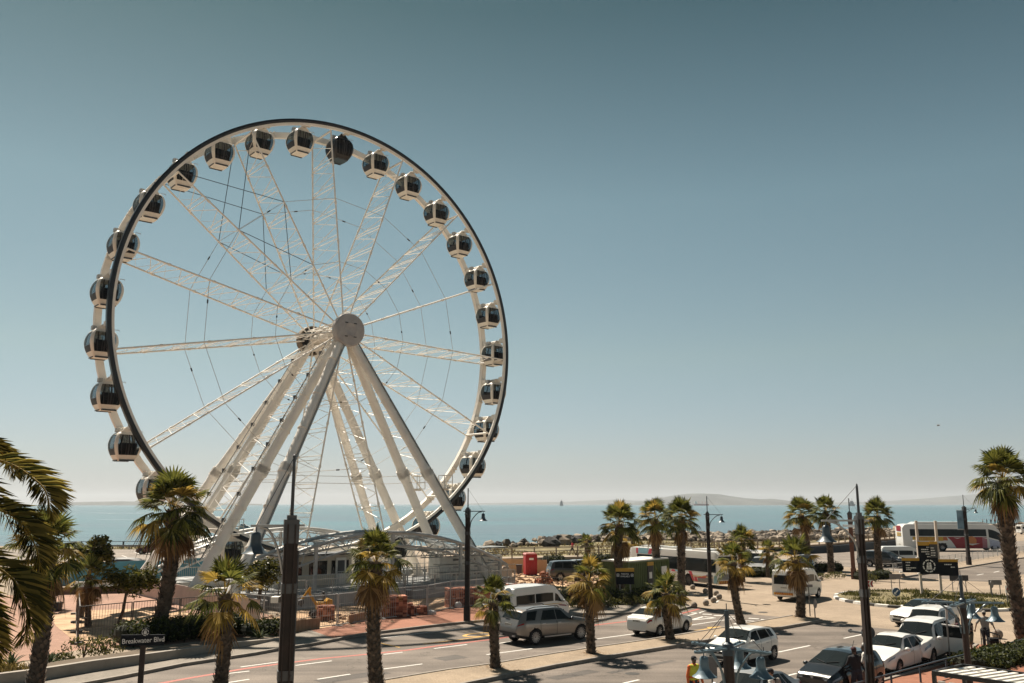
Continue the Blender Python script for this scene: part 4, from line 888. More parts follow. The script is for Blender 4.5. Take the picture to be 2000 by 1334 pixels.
coach = Car(COACH).make('coach', 'white coach with yellow and dark red sides on the road beyond the sign board', 'coach', M_bwh, from_wheel(None, COACH, G(1888, 1076.5), rz, 'uf', -1) + Matrix.Rotation(rz, 3, 'Z') @ V(((COACH['ur'] - COACH['uf']) * -COACH['L'] / 2 * -1, 0, 0)), rz)
coach.scale = (1.2, 1.1, 1.12)
text('lettering', 'INTERCAPE', .62, M_co, coach, (-3.55, -COACH['W'] / 2 - .03, 1.62), (R(90), 0, 0), sx=1.0)
b = MB(); b.lathe([(.62, 0), (.62, .02)], 28, (1.95, -COACH['W'] / 2 - .012, 1.35), (0, -1, 0)); b.build('sun_emblem', M_co, coach)
b = MB()
for (x, z, k) in ((3.8, 1.75, 1), (.2, 1.75, 1), (2.0, .98, 1.9)): b.add([(x - .5 * k, -COACH['W'] / 2 - .045, z + .05), (x, -COACH['W'] / 2 - .045, z - .10 * k), (x + .5 * k, -COACH['W'] / 2 - .045, z + .05), (x, -COACH['W'] / 2 - .045, z)], [(0, 1, 2, 3)])
b.build('bird_emblem', M_bwh, coach)
# ================================================================== PALMS, TREES AND PLANTS
def leafmat(nm, lo, hi, tr=.38, rough=.62):
    return mat(nm, lo, rough, 0, .25, 2.5, alt=hi, trans=tr, island=.75, spec=.2)
L_palm = leafmat('palm_leaf', (.038, .052, .011), (.135, .135, .028))
L_yel = leafmat('yellowing_palm_leaf', (.20, .135, .024), (.34, .23, .05))
L_dry = leafmat('dry_palm_leaf', (.16, .088, .035), (.26, .155, .065), .25)
L_date = leafmat('date_palm_leaf', (.058, .062, .014), (.25, .20, .05), .5)
L_tree = leafmat('tree_leaf', (.028, .04, .008), (.13, .12, .025), .4)
L_hedge = leafmat('hedge_leaf', (.018, .03, .007), (.065, .072, .016), .25)
L_shrub = leafmat('shrub_leaf', (.04, .05, .013), (.12, .11, .03), .3)
L_aloe = leafmat('aloe_leaf', (.04, .06, .025), (.09, .11, .05), .1)
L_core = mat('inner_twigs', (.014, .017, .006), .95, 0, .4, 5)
L_dryg = leafmat('dry_grass_blade', (.09, .07, .022), (.19, .14, .05), .3)
M_bark = mat('palm_bark', (.055, .042, .032), .95, 0, .45, 7, bump=.8, bscale=22, alt=(.12, .09, .065), island=.5)
M_bark2 = mat('tree_bark', (.09, .066, .046), .9, 0, .35, 6, bump=.6, bscale=20)
def fan_leaf(b, base, az, el, pet, rad, rr, mi, droop=.35, ns=19):
    d = V((math.cos(az) * math.cos(el), math.sin(az) * math.cos(el), math.sin(el)))
    side = V((-math.sin(az), math.cos(az), 0)); n0 = d.cross(side)
    tip = base + d * pet + V((0, 0, -.10 * pet * (1 - el)))
    b.add([base + side * .02, base - side * .02, tip - side * .012, tip + side * .012], [(0, 1, 2, 3)], 1 if mi == 0 else mi)
    bl = (d + V((0, 0, -droop * .55))).normalized(); side2 = (side + n0 * rr.uniform(-.35, .35)).normalized(); nn = bl.cross(side2)
    for i in range(ns):
        f = (i + .5) / ns * 2 - 1; a = f * R(108); L = rad * (1 - .25 * abs(f)) * rr.uniform(.88, 1.08); da = R(108) / ns * .98
        def pt(r, aa, k=0): return tip + (bl * math.cos(aa) + side2 * math.sin(aa)) * r + nn * (-.10 * abs(math.sin(aa)) * r + k) + V((0, 0, -droop * r * r / rad * .38))
        m = .58 * L; u = pt(L, a) + V((0, 0, -droop * L * .30 * rr.uniform(.5, 1.5)))
        b.add([tip, pt(m, a - da), pt(m, a, .025 * rad), pt(m, a + da), u], [(0, 1, 2), (0, 2, 3), (1, 4, 2), (2, 4, 3)], mi)
PALMN = [0]
def palm(label, base, top, rt, cr, n=34, seed=1, dead=5, yel=.2, group='fan palms', flare=1.25, ball=0, up=1.0, skirt=0):
    rr = random.Random(seed); base = V(base); top = V(top); root = thing('palm_tree', label, 'palm tree', base, 0, group); T = top - base; b = MB()
    bend = V((rr.uniform(-.04, .04) * T.length, rr.uniform(-.03, .03) * T.length, 0))
    k = 14; path = [T * (i / k) + bend * math.sin(math.pi * i / k) for i in range(k + 1)]
    rad = [rt * (lerp(flare, 1, min(1, i / 3)) if i < 3 else 1) * rr.uniform(.95, 1.05) for i in range(k + 1)]; rad[-1] *= .8
    b.tube(path, rad, 12)
    nb = int(36 * T.length / max(.25, rt * 2)) ; nb = min(520, max(90, nb))
    for i in range(nb):                  # old leaf bases
        f = .02 + .97 * i / nb; g = i * 2.39996; p = T * f + bend * math.sin(math.pi * f); r_ = rt * (lerp(flare, 1, min(1, f * k / 3))); o = V((math.cos(g), math.sin(g), 0)); s_ = V((-o.y, o.x, 0)); h_ = rt * rr.uniform(.35, .75); ww = rt * .36
        lo = (1 if f < .45 else 1.3) * rr.uniform(.7, 1.4)
        b.add([p + o * r_ * .93 - s_ * ww, p + o * r_ * .93 + s_ * ww, p + o * (r_ * 1.0 + .24 * rt * lo) + V((0, 0, h_)) + s_ * ww * .35, p + o * (r_ + .24 * rt * lo) + V((0, 0, h_)) - s_ * ww * .35], [(0, 1, 2, 3)])
    if ball: b.ell((0, 0, .42), (rt * 1.5, rt * 1.5, .62), 14, 8, jit=.06, rnd=rr)
    b.build('trunk', M_bark, root)
    b = MB(); ct = T
    for i in range(n):
        f = i / n; az = i * 2.39996 + rr.uniform(-.25, .25); el = lerp(R(84), R(-24), f ** 1.05) + rr.uniform(-.16, .16); el = el * up if el > 0 else el
        mi = 0 if rr.random() > yel * (f + .3) else 1
        fan_leaf(b, ct + V((0, 0, -.12 * cr * f)), az, el, cr * rr.uniform(.42, .64), cr * rr.uniform(.42, .56), rr, mi, droop=lerp(.15, .85, f) * rr.uniform(.6, 1.3))
    for i in range((dead + 1) // 2 if group == 'palms behind the road' else dead):
        fan_leaf(b, ct + V((0, 0, -.22 * cr)), rr.uniform(0, 6.28), rr.uniform(-1.25, -.55), cr * rr.uniform(.3, .5), cr * rr.uniform(.4, .55), rr, 2, droop=1.0)
    for i in range(skirt):
        fan_leaf(b, ct + V((0, 0, -.3 * cr - .12 * i * cr * .3)), rr.uniform(0, 6.28), rr.uniform(-1.5, -1.1), cr * rr.uniform(.2, .35), cr * rr.uniform(.4, .5), rr, 2, droop=1.0)
    b.build('crown', [L_palm, L_yel, L_dry], root)
    return root
def palm_px(label, base, crown, cr_px, tr_px, seed, **kw):
    """base: photo row and column of the foot; crown: centre of the leaves"""
    p = base if isinstance(base, V) else G(*base); q = D(crown[0], crown[1], p.y); dep = p.y * math.cos(PIT) + (p.z - H) * math.sin(PIT)
    s_ = dep / F; cr = cr_px * s_; top = V((q.x, p.y, q.z - cr * .12))
    return palm(label, p, top, tr_px * .40 * s_, cr, seed=seed, **kw)
G1 = 'palms along the median'
palm_px('short palm on the median with its trunk in front of the white taxi', (968, 1310), (963, 1165), 52, 22, 11, n=24, dead=1, yel=.25, group=G1, flare=1.35, up=1.05)
palm_px('palm on the median just right of the taupe car', (1155, 1281), (1150, 1128), 58, 20, 12, n=26, dead=5, yel=.55, group=G1)
palm_px('palm on the median in front of the white saloon with red tail lights', (1310, 1253), (1300, 1152), 52, 19, 13, n=24, dead=3, yel=.4, group=G1)
palm_px('leaning palm on the median above the white hatchback', (1449, 1224), (1430, 1092), 46, 18, 14, n=26, dead=6, yel=.5, group=G1)
palm_px('palm at the right tip of the median in front of the white minibus', (1563, 1209), (1552, 1082), 52, 20, 15, n=26, dead=8, yel=.6, group=G1, skirt=4)
G2 = 'tall foreground palms'
palm_px('tall foreground palm right of the brown lamp post by the platform', (736, 1352), (735, 1088), 76, 32, 21, n=32, dead=4, yel=.4, group=G2, skirt=1)
palm_px('foreground palm left of the brown lamp post with loose open crown', (428, 1352), (440, 1150), 84, 31, 22, n=25, dead=2, yel=.35, group=G2)
palm_px('tall thick palm growing from the hedge at the left legs of the wheel', (303, 1250), (338, 985), 88, 33, 23, n=46, dead=5, yel=.15, group=G2, skirt=2)
palm_px('palm with shaggy trunk in the bottom left corner', (62, 1372), (92, 1062), 92, 37, 24, n=32, dead=6, yel=.35, group=G2, skirt=2)
palm_px('tall palm at the right edge beside the roundabout', (2004, 1264), (1958, 928), 74, 31, 25, n=50, dead=4, yel=.15, group=G2)
G3 = 'palms behind the road'
palm_px('palm behind the parking sign and green container', (1215, 1168), (1210, 1018), 50, 19, 31, n=44, dead=5, yel=.2, group=G3, skirt=2)
palm_px('palm left of the pair behind the green container', (1292, 1152), (1279, 1008), 45, 18, 32, n=44, dead=5, yel=.3, group=G3, skirt=2)
palm_px('palm right of the pair before the city bus, with bulging foot', (1330, 1183), (1330, 1006), 45, 18, 33, n=44, dead=4, yel=.2, group=G3, ball=1, skirt=2)
palm_px('little palm by the boardwalk right of the red jogger', (1147, 1094), (1145, 1058), 21, 9, 34, n=24, dead=2, yel=.2, group=G3)
palm_px('small dry palm tucked behind the parking sign palm', (1238, 1120), (1236, 1052), 26, 9, 42, n=18, dead=9, yel=.6, group=G3)
palm_px('dark bushy palm behind the leaning median palm', (1449, 1136), (1449, 1056), 36, 13, 35, n=38, dead=3, yel=.2, group=G3)
palm_px('small palm between the silver people carrier and the pale car', (1500, 1128), (1500, 1074), 25, 8, 36, n=24, dead=3, yel=.45, group=G3)
palm_px('left palm of the two tall ones above the white minibus', (1580, 1112), (1564, 1000), 40, 14, 37, n=44, dead=6, yel=.25, group=G3)
palm_px('right palm of the two tall ones above the white minibus', (1624, 1120), (1612, 995), 34, 14, 38, n=44, dead=4, yel=.2, group=G3, skirt=2)
palm_px('palm in front of the dark blue people carrier', (1719, 1126), (1713, 1003), 38, 15, 39, n=46, dead=4, yel=.2, group=G3, skirt=1)
palm_px('slim young palm on the plaza behind the corner palm', (104, 1190), (100, 1092), 50, 11, 40, n=22, dead=6, yel=.3, group='plaza trees')
palm_px('drooping palm on the plaza beside the leafy tree', (172, 1224), (176, 1118), 50, 13, 41, n=22, dead=8, yel=.35, group='plaza trees')
# the date palm whose fronds hang in from the left
dp = D(-265, 935, 14.2); root = thing('date_palm', 'date palm outside the left edge with long feathery fronds hanging into view', 'palm tree', (dp.x, dp.y, 0))
b = MB(); b.tube([(0, 0, 0), (.05, 0, 3), (0, 0, dp.z - .2)], [.34, .28, .30], 14); rr = random.Random(5)
for i in range(300):
    f = i / 300; g = i * 2.39996; o = V((math.cos(g), math.sin(g), 0)); s_ = V((-o.y, o.x, 0)); p = V((0, 0, f * (dp.z - .2)))
    b.add([p + o * .27 - s_ * .09, p + o * .27 + s_ * .09, p + o * .42 + V((0, 0, .2)) + s_ * .03, p + o * .42 + V((0, 0, .2)) - s_ * .03], [(0, 1, 2, 3)])
b.build('trunk', M_bark, root)
def frond(path, L=.58, n=180):
    b = MB(); P = spline(path, 10); tot = len(P) - 1
    b.tube(P, [lerp(.028, .006, i / tot) for i in range(tot + 1)], 5, mi=1)
    for i in range(n):
        f = .12 + .88 * i / n; x = f * tot; j = min(tot - 1, int(x)); p = P[j].lerp(P[j + 1], x - j); t = (P[j + 1] - P[j]).normalized()
        sd = t.cross(V((0, 0, 1))).normalized(); upv = sd.cross(t)
        ln = L * math.sin(math.pi * min(1, .25 + .72 * f)) ** .6
        for s_ in (-1, 1):
            d = (t * rr.uniform(.5, .8) + sd * s_ * rr.uniform(.6, .9) + upv * rr.uniform(-.05, .45)).normalized(); q = p + d * ln * rr.uniform(.85, 1.05) + V((0, 0, -.18 * ln))
            m = p + d * ln * .5; wv = (t * .6 + upv * .5) * .0095
            b.add([p, m + wv, q, m - wv], [(0, 1, 2), (0, 2, 3)])
    return b.build('frond', [L_date, L_yel], root)
def loc(px, py, y): return D(px, py, y) - V((dp.x, dp.y, 0))
top = V((0, 0, dp.z))
frond([top, loc(-150, 880, 14), loc(0, 900, 13.6), loc(68, 937, 13.4), loc(92, 968, 13.3), loc(98, 1012, 13.3)])
frond([top, loc(-150, 950, 13.6), loc(0, 996, 13.2), loc(45, 1026, 13.1), loc(70, 1070, 13.0), loc(78, 1112, 13.0)])
frond([top, loc(-140, 1030, 13.2), loc(0, 1112, 12.6), loc(38, 1152, 12.5), loc(55, 1200, 12.5), loc(50, 1252, 12.5)])
frond([top, loc(-130, 850, 15), loc(-40, 860, 15.5), loc(10, 890, 15.8), loc(30, 930, 16)])
frond([top, loc(-160, 1060, 13.5), loc(-60, 1150, 13), loc(-20, 1230, 12.9), loc(-10, 1290, 12.9)])
for i in range(16):
    a = i * 2.39996; e = lerp(1.1, -.3, i / 16); d = V((math.cos(a), math.sin(a), 0))
    if d.x > .35 and d.y < .9: continue
    frond([top, top + d * 1.1 * math.cos(e) + V((0, 0, 1.1 * math.sin(e))), top + d * 2.3 * math.cos(e) + V((0, 0, 1.7 * math.sin(e) - .3)), top + d * 3.2 + V((0, 0, 1.2 * math.sin(e) - 1.4))], n=44)
# broadleaf trees
def leaf_clump(b, c, r, n, sz, rr, mi=0, flat=.8):
    for i in range(n):
        d = V((rr.gauss(0, 1), rr.gauss(0, 1), rr.gauss(0, 1) * flat)); d = d.normalized() * (rr.random() ** .35) * r; p = V(c) + d
        a = V((rr.uniform(-1, 1), rr.uniform(-1, 1), rr.uniform(-.7, .7))).normalized(); s_ = a.orthogonal().normalized(); s_ = Quaternion(a, rr.uniform(0, 6.28)) @ s_; k = sz * rr.uniform(.7, 1.3)
        b.add([p - a * k, p + s_ * k * .42, p + a * k, p - s_ * k * .42], [(0, 1, 2, 3)], mi)
def tree(label, base, crown, rx, rz_, tr, seed, clumps=26, n=70, sz=.1, m=None, group='plaza trees'):
    rr = random.Random(seed); root = thing('broadleaf_tree', label, 'tree', base, 0, group); c = V(crown) - V(base); b = MB(); cb = MB()
    fork = V((c.x * .55, c.y * .55, c.z - rz_ * .9)); b.tube([(0, 0, 0), fork * .5 + V((rr.uniform(-.08, .08), 0, 0)), fork], [tr * 1.25, tr, tr * .8], 9)
    for i in range(clumps):
        d = V((rr.gauss(0, 1), rr.gauss(0, 1), rr.gauss(0, .8))).normalized() * (rr.random() ** .45); p = c + V((d.x * rx, d.y * rx, d.z * rz_))
        leaf_clump(cb, p, rx * rr.uniform(.22, .4), n, sz, rr)
        if i % 3 == 0: b.tube([fork, fork.lerp(p, .5) + V((0, 0, .1)), p], [tr * .55, tr * .3, tr * .1], 6)
    b.build('trunk', M_bark2, root); cb.build('crown', m or L_tree, root); return root
def tree_px(label, base, crown, rx, rz_, tr_px, seed, **kw):
    p = G(*base); q = D(crown[0], crown[1], p.y); k = p.y / F; return tree(label, p, q, rx * k, rz_ * k, tr_px / 2 * k, seed, **kw)
tree_px('dark leafy tree on the plaza behind the drooping palm', (158, 1205), (186, 1082), 36, 34, 9, 51, clumps=34, sz=.13)
tree_px('small forked tree with yellowish crown on the bare ground by the mesh fence', (230, 1224), (258, 1130), 44, 30, 6, 52, clumps=38, sz=.12)
tree_px('small rounded tree in front of the canopy, left of the brown lamp post', (500, 1210), (516, 1118), 36, 24, 8, 53, clumps=28, sz=.12)
# hedges, shrubs, aloes, grasses
def hedge(label, P, wd, ht, seed, name='hedge', m=None, z0=0, den=330, sz=.075, cat='hedge', group=None):
    rr = random.Random(seed); P = [V(p) for p in P]; root = thing(name, label, cat, (P[0].x, P[0].y, 0), 0, group); o = root.location.copy(); b = MB(); c = MB()
    for p, q in zip(P, P[1:]):
        d = q - p; L = d.length; d /= L; s_ = V((-d.y, d.x, 0)); nn = int(den * L * (wd + 2 * ht) / 2)
        k = max(2, int(L / .5))
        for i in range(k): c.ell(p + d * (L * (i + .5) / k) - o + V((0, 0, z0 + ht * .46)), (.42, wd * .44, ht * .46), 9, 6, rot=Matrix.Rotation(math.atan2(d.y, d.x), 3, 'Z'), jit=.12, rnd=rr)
        for i in range(nn):
            a = rr.uniform(0, math.pi); rx_ = 1 + .22 * mnoise.noise(V((p.x + i * .013, a * 2, seed))); x = p + d * rr.uniform(0, L) + s_ * (math.cos(a) * wd / 2 * rx_ * rr.uniform(.8, 1.08)) + V((0, 0, z0 + ht * min(1.1, math.sin(a) ** .6 * rx_ * rr.uniform(.8, 1.05)))) - o
            ax = V((rr.uniform(-1, 1), rr.uniform(-1, 1), rr.uniform(-.2, 1))).normalized(); e = Quaternion(ax, rr.uniform(0, 6.28)) @ ax.orthogonal().normalized(); kz = sz * rr.uniform(.6, 1.4)
            b.add([x - ax * kz, x + e * kz * .5, x + ax * kz, x - e * kz * .5], [(0, 1, 2, 3)])
    c.build('branches', L_core, root); b.build('foliage', m or L_hedge, root); return root
def shrub(label, p, r, ht, seed, m=None, group=None, n=420, sz=.07, name='shrub'):
    rr = random.Random(seed); root = thing(name, label, 'shrub', p, 0, group); b = MB(); c = MB()
    for i in range(7):
        a = rr.uniform(0, 6.28); e = V((math.cos(a) * r * .5 * rr.random(), math.sin(a) * r * .5 * rr.random(), ht * .75)); c.tube([(0, 0, 0), e * .6, e], [.03, .02, .008], 5)
    for i in range(n):
        a = rr.uniform(0, 6.28); q = rr.random() ** .4; z = rr.random() ** .8; lump = 1 + .3 * mnoise.noise(V((math.cos(a) * 1.5, math.sin(a) * 1.5, seed + z * 2)))
        x = V((math.cos(a) * r * q * lump * math.sqrt(max(.05, 1 - (z - .35) ** 2 * 1.6)), math.sin(a) * r * q * lump * math.sqrt(max(.05, 1 - (z - .35) ** 2 * 1.6)), ht * z * lump))
        ax = V((rr.uniform(-.7, .7), rr.uniform(-.7, .7), rr.uniform(.2, 1))).normalized(); e = ax.orthogonal().normalized(); e = Quaternion(ax, rr.uniform(0, 6.28)) @ e; kz = sz * rr.uniform(.6, 1.5)
        b.add([x - ax * kz, x + e * kz * .42, x + ax * kz, x - e * kz * .42], [(0, 1, 2, 3)])
    c.build('stems', M_bark2, root); b.build('foliage', m or L_shrub, root); return root
def aloe(label, p, r, seed, n=22, group='aloes in the flower beds', m=None):
    rr = random.Random(seed); root = thing('aloe', label, 'plant', p, 0, group); b = MB()
    for i in range(n):
        a = i * 2.39996; e = lerp(1.35, .25, i / n) + rr.uniform(-.1, .1); d = V((math.cos(a) * math.cos(e), math.sin(a) * math.cos(e), math.sin(e))); s_ = V((-math.sin(a), math.cos(a), 0)); L = r * rr.uniform(.85, 1.15)
        for j in range(3):
            f0, f1 = j / 3, (j + 1) / 3; q0 = d * L * f0 + V((0, 0, -.35 * L * f0 * f0)); q1 = d * L * f1 + V((0, 0, -.35 * L * f1 * f1)); w0, w1 = .07 * r * (1.3 - f0), .07 * r * (1.3 - f1) if j < 2 else .004
            b.add([q0 - s_ * w0, q0 - V((0, 0, .03 * r)), q0 + s_ * w0, q1 + s_ * w1, q1 - V((0, 0, .03 * r * (j < 2))), q1 - s_ * w1], [(0, 1, 4, 5), (1, 2, 3, 4)])
    b.build('leaves', m or L_aloe, root); return root
hedge('clipped dark hedge round the tall thick palm behind the street name sign', [G(232, 1264), G(300, 1255), G(380, 1247), G(470, 1238)], 2.0, 1.15, 61)
hedge('low loose hedge right of the clipped hedge, behind the brown lamp post', [G(478, 1246), G(548, 1237)], 1.5, .8, 62, m=L_hedge)
hedge('flowering hedge behind the dark rail in the bottom right corner', [G(1893, 1314), G(1945, 1299), G(2050, 1279)], 1.9, .75, 63, den=330)
hedge('low hedge below the parking sign', [G(1190, 1180), G(1262, 1176), G(1330, 1170)], 1.8, 1.0, 64, den=200)
hedge('clipped hedge in front of the silver people carrier', [G(1456, 1127), G(1512, 1126)], 1.6, .9, 65, den=140)
hedge('hedge round the foot of the right palm of the tall pair', [G(1590, 1117), G(1642, 1116)], 1.6, .95, 66, den=140)
hedge('hedge round the foot of the palm by the dark blue people carrier', [G(1672, 1132), G(1738, 1130)], 1.6, .8, 67, den=140)
hedge('hedge beside the boardwalk above the green container', [G(1156, 1098), G(1240, 1095)], 2.6, .9, 68, den=70, sz=.12)
hedge('hedge under the boardwalk between the toilet and the cars', [G(1066, 1101), G(1096, 1099)], 2.4, .9, 69, den=70, sz=.12)
hedge('dark clipped shrubs along the fence behind the white taxi', [G(1082, 1180), G(1128, 1178)], 1.7, 1.1, 70, den=170)
GS = 'shrubs in the flower beds'
for i, (px, py, r, ht, lb) in enumerate([(163, 1284, 1.0, .85, 'spreading light green shrub left of the street name sign'), (206, 1279, .85, .75, 'light green shrub between the spreading one and the street name sign'), (118, 1296, .6, .4, 'low shrub at the left end of the light green bushes'),
    (1118, 1186, .8, .6, 'low yellow shrub at the left foot of the parking sign'), (1150, 1188, .8, .65, 'pale shrub below the parking sign palm on the median'), (1188, 1186, .9, .55, 'grey green shrub left under the parking sign'), (1234, 1182, .9, .6, 'low brownish shrub right under the parking sign'),
    (1632, 1128, .9, .5, 'yellow green low shrub before the hedge of the tall pair'), (1604, 1130, .8, .45, 'yellow green tuft left of the low shrub at the tall pair'), (1698, 1136, .8, .6, 'spiky yellow shrub left of the palm by the dark blue people carrier'), (1550, 1124, .8, .5, 'low shrub behind the white minibus roof')]):
    shrub(lb, G(px, py, .1), r, ht, 80 + i, group=GS, n=360)
for i, (px, py, r, lb) in enumerate([(20, 1302, 1.0, 'large spiky aloe at the left edge'), (96, 1296, .85, 'spiky aloe right of the corner palm trunk'), (1263, 1178, 1.0, 'round spiky aloe right of the parking sign'), (440, 1244, .8, 'spiky plant in the hedge behind the loose open palm'), (505, 1246, .75, 'spiky plant left of the brown lamp post')]):
    aloe(lb, G(px, py, .25), r, 95 + i)
def dry_palmlet(label, px, py, h_, seed):
    p = G(px, py); rr = random.Random(seed); root = thing('dry_palm', label, 'palm tree', p, 0, 'dry palms'); b = MB(); b.tube([(0, 0, 0), (0, 0, h_ * .8)], .12, 8); b.build('trunk', M_bark, root); b = MB()
    for i in range(22): fan_leaf(b, V((0, 0, h_)), rr.uniform(0, 6.28), rr.uniform(-1.5, -1.2), h_ * .3, h_ * .42, rr, 2, droop=.3, ns=11)
    b.build('crown', [L_palm, L_yel, L_dry], root)
dry_palmlet('dried brown palm with hanging leaves left of the parking sign', 1131, 1187, 2.2, 3)
dry_palmlet('dried brown palm with hanging leaves behind the taupe car palm', 1167, 1185, 2.0, 4)
# island plants
b = MB(); rr = random.Random(77)
for i in range(9500):
    a = rr.uniform(0, 6.28); q = math.sqrt(rr.random()) * (IR - .25); x, y = q * math.cos(a), q * math.sin(a)
    dn = mnoise.noise(V((x * .35, y * .35, 3)))
    if dn < -.02 and rr.random() < .9: continue
    hgt = rr.uniform(.06, .24) * (1 + dn); p = V((ic.x + x, ic.y + y, .14)); d = V((rr.uniform(-.6, .6), rr.uniform(-.6, .6), 1)).normalized(); s_ = V((rr.uniform(-1, 1), rr.uniform(-1, 1), 0)).normalized() * .035
    b.add([p - s_, p + s_, p + d * hgt + s_ * .2, p + d * hgt - s_ * .2], [(0, 1, 2, 3)])
stuff(b.build('ground_cover', L_shrub), 'low green and yellow ground cover on the roundabout island', 'ground cover')
b = MB()
for i in range(7000):                    # dune grass behind the boardwalk and along the sea rail
    px = rr.uniform(930, 1760) if i % 4 else rr.uniform(-100, 470); f = rr.random()
    if i % 4: y0 = itp([(930, 1092), (1210, 1086), (1350, 1078), (1480, 1071), (1600, 1064), (1760, 1052)], px) - 3; y1 = itp([(930, 1067), (1000, 1066), (1100, 1059), (1200, 1054), (1350, 1051), (1500, 1047), (1760, 1041)], px)
    else: y0, y1 = 1073, 1067
    p = G(px, lerp(y0, y1, f)); d = V((rr.uniform(-.7, .7), rr.uniform(-.7, .7), 1)).normalized() * rr.uniform(.15, .5); s_ = V((rr.uniform(.03, .09), 0, 0))
    if mnoise.noise(V((p.x * .08, p.y * .08, 1))) < -.1: continue
    b.add([p - s_, p + s_, p + d + s_ * .3, p + d - s_ * .3], [(0, 1, 2, 3)])
stuff(b.build('dune_grass', L_dryg), 'dry yellow grass between the boardwalk and the rocks', 'grass')
b = MB()
for i in range(1500):
    f = rr.random(); k = int(f * (len(P) - 3)) + 1; p = Q[k].lerp(Q[k + 1], rr.random()); q = Q2[k].lerp(Q2[k + 1], rr.random()); x = p.lerp(q, rr.random()); x.z = hs[k] - .08; d = V((rr.uniform(-.7, .7), rr.uniform(-.7, .7), 1)).normalized() * rr.uniform(.08, .3); s_ = V((.03, .02, 0))
    b.add([x - s_, x + s_, x + d + s_ * .2, x + d - s_ * .2], [(0, 1, 2, 3)])
stuff(b.build('bed_grass', L_dryg), 'dry grass on the planter bed behind the low wall', 'grass')
# litter of fallen leaves round the median palms
b = MB()
for (px, py) in ((968, 1310), (1155, 1281), (1310, 1253), (1449, 1224), (1563, 1209)):
    c = G(px, py)
    for i in range(150):
        a = rr.uniform(0, 6.28); q = abs(rr.gauss(0, .5)); x = c + V((q * math.cos(a), q * math.sin(a), .136 + rr.uniform(0, .015))); t = rr.uniform(0, 6.28); e = V((math.cos(t), math.sin(t), 0)) * .05; f = V((-e.y, e.x, 0)) * .5
        b.add([x - e, x + f, x + e, x - f], [(0, 1, 2, 3)])
stuff(b.build('leaf_litter', L_dry), 'brown fallen leaves round the feet of the median palms', 'leaf litter')
# ================================================================== LAMPS, SIGNS, FENCES
M_post = mat('brown_post', (.012, .007, .0055), .6, 0, .3, 3, alt=(.024, .013, .010))
M_band = mat('steel_band', (.085, .09, .095), .5, .4, .2, 4)
M_mast = mat('dark_mast', (.045, .052, .06), .45, .2, .15, 4)
M_bell = mat('bell_enamel', (.05, .07, .085), .4, .1, .15, 5)
M_arm = mat('pale_steel_arm', (.34, .35, .35), .4, .5, .15, 4)
M_teal = mat('blue_grey_enamel', (.09, .145, .18), .42, .1, .18, 5)
M_teald = mat('dark_blue_enamel', (.03, .05, .068), .45, .1, .15, 5)
def bell(b, c, k=1.0, mi=0):
    b.lathe([(0, .0), (.06 * k, -.008 * k), (.09 * k, -.035 * k), (.104 * k, -.09 * k), (.106 * k, -.2 * k), (.118 * k, -.27 * k), (.155 * k, -.345 * k), (.215 * k, -.41 * k), (.278 * k, -.45 * k), (.274 * k, -.457 * k), (.2 * k, -.40 * k), (.11 * k, -.27 * k), (0, -.25 * k)], 24, c, mi=mi, cap=False)
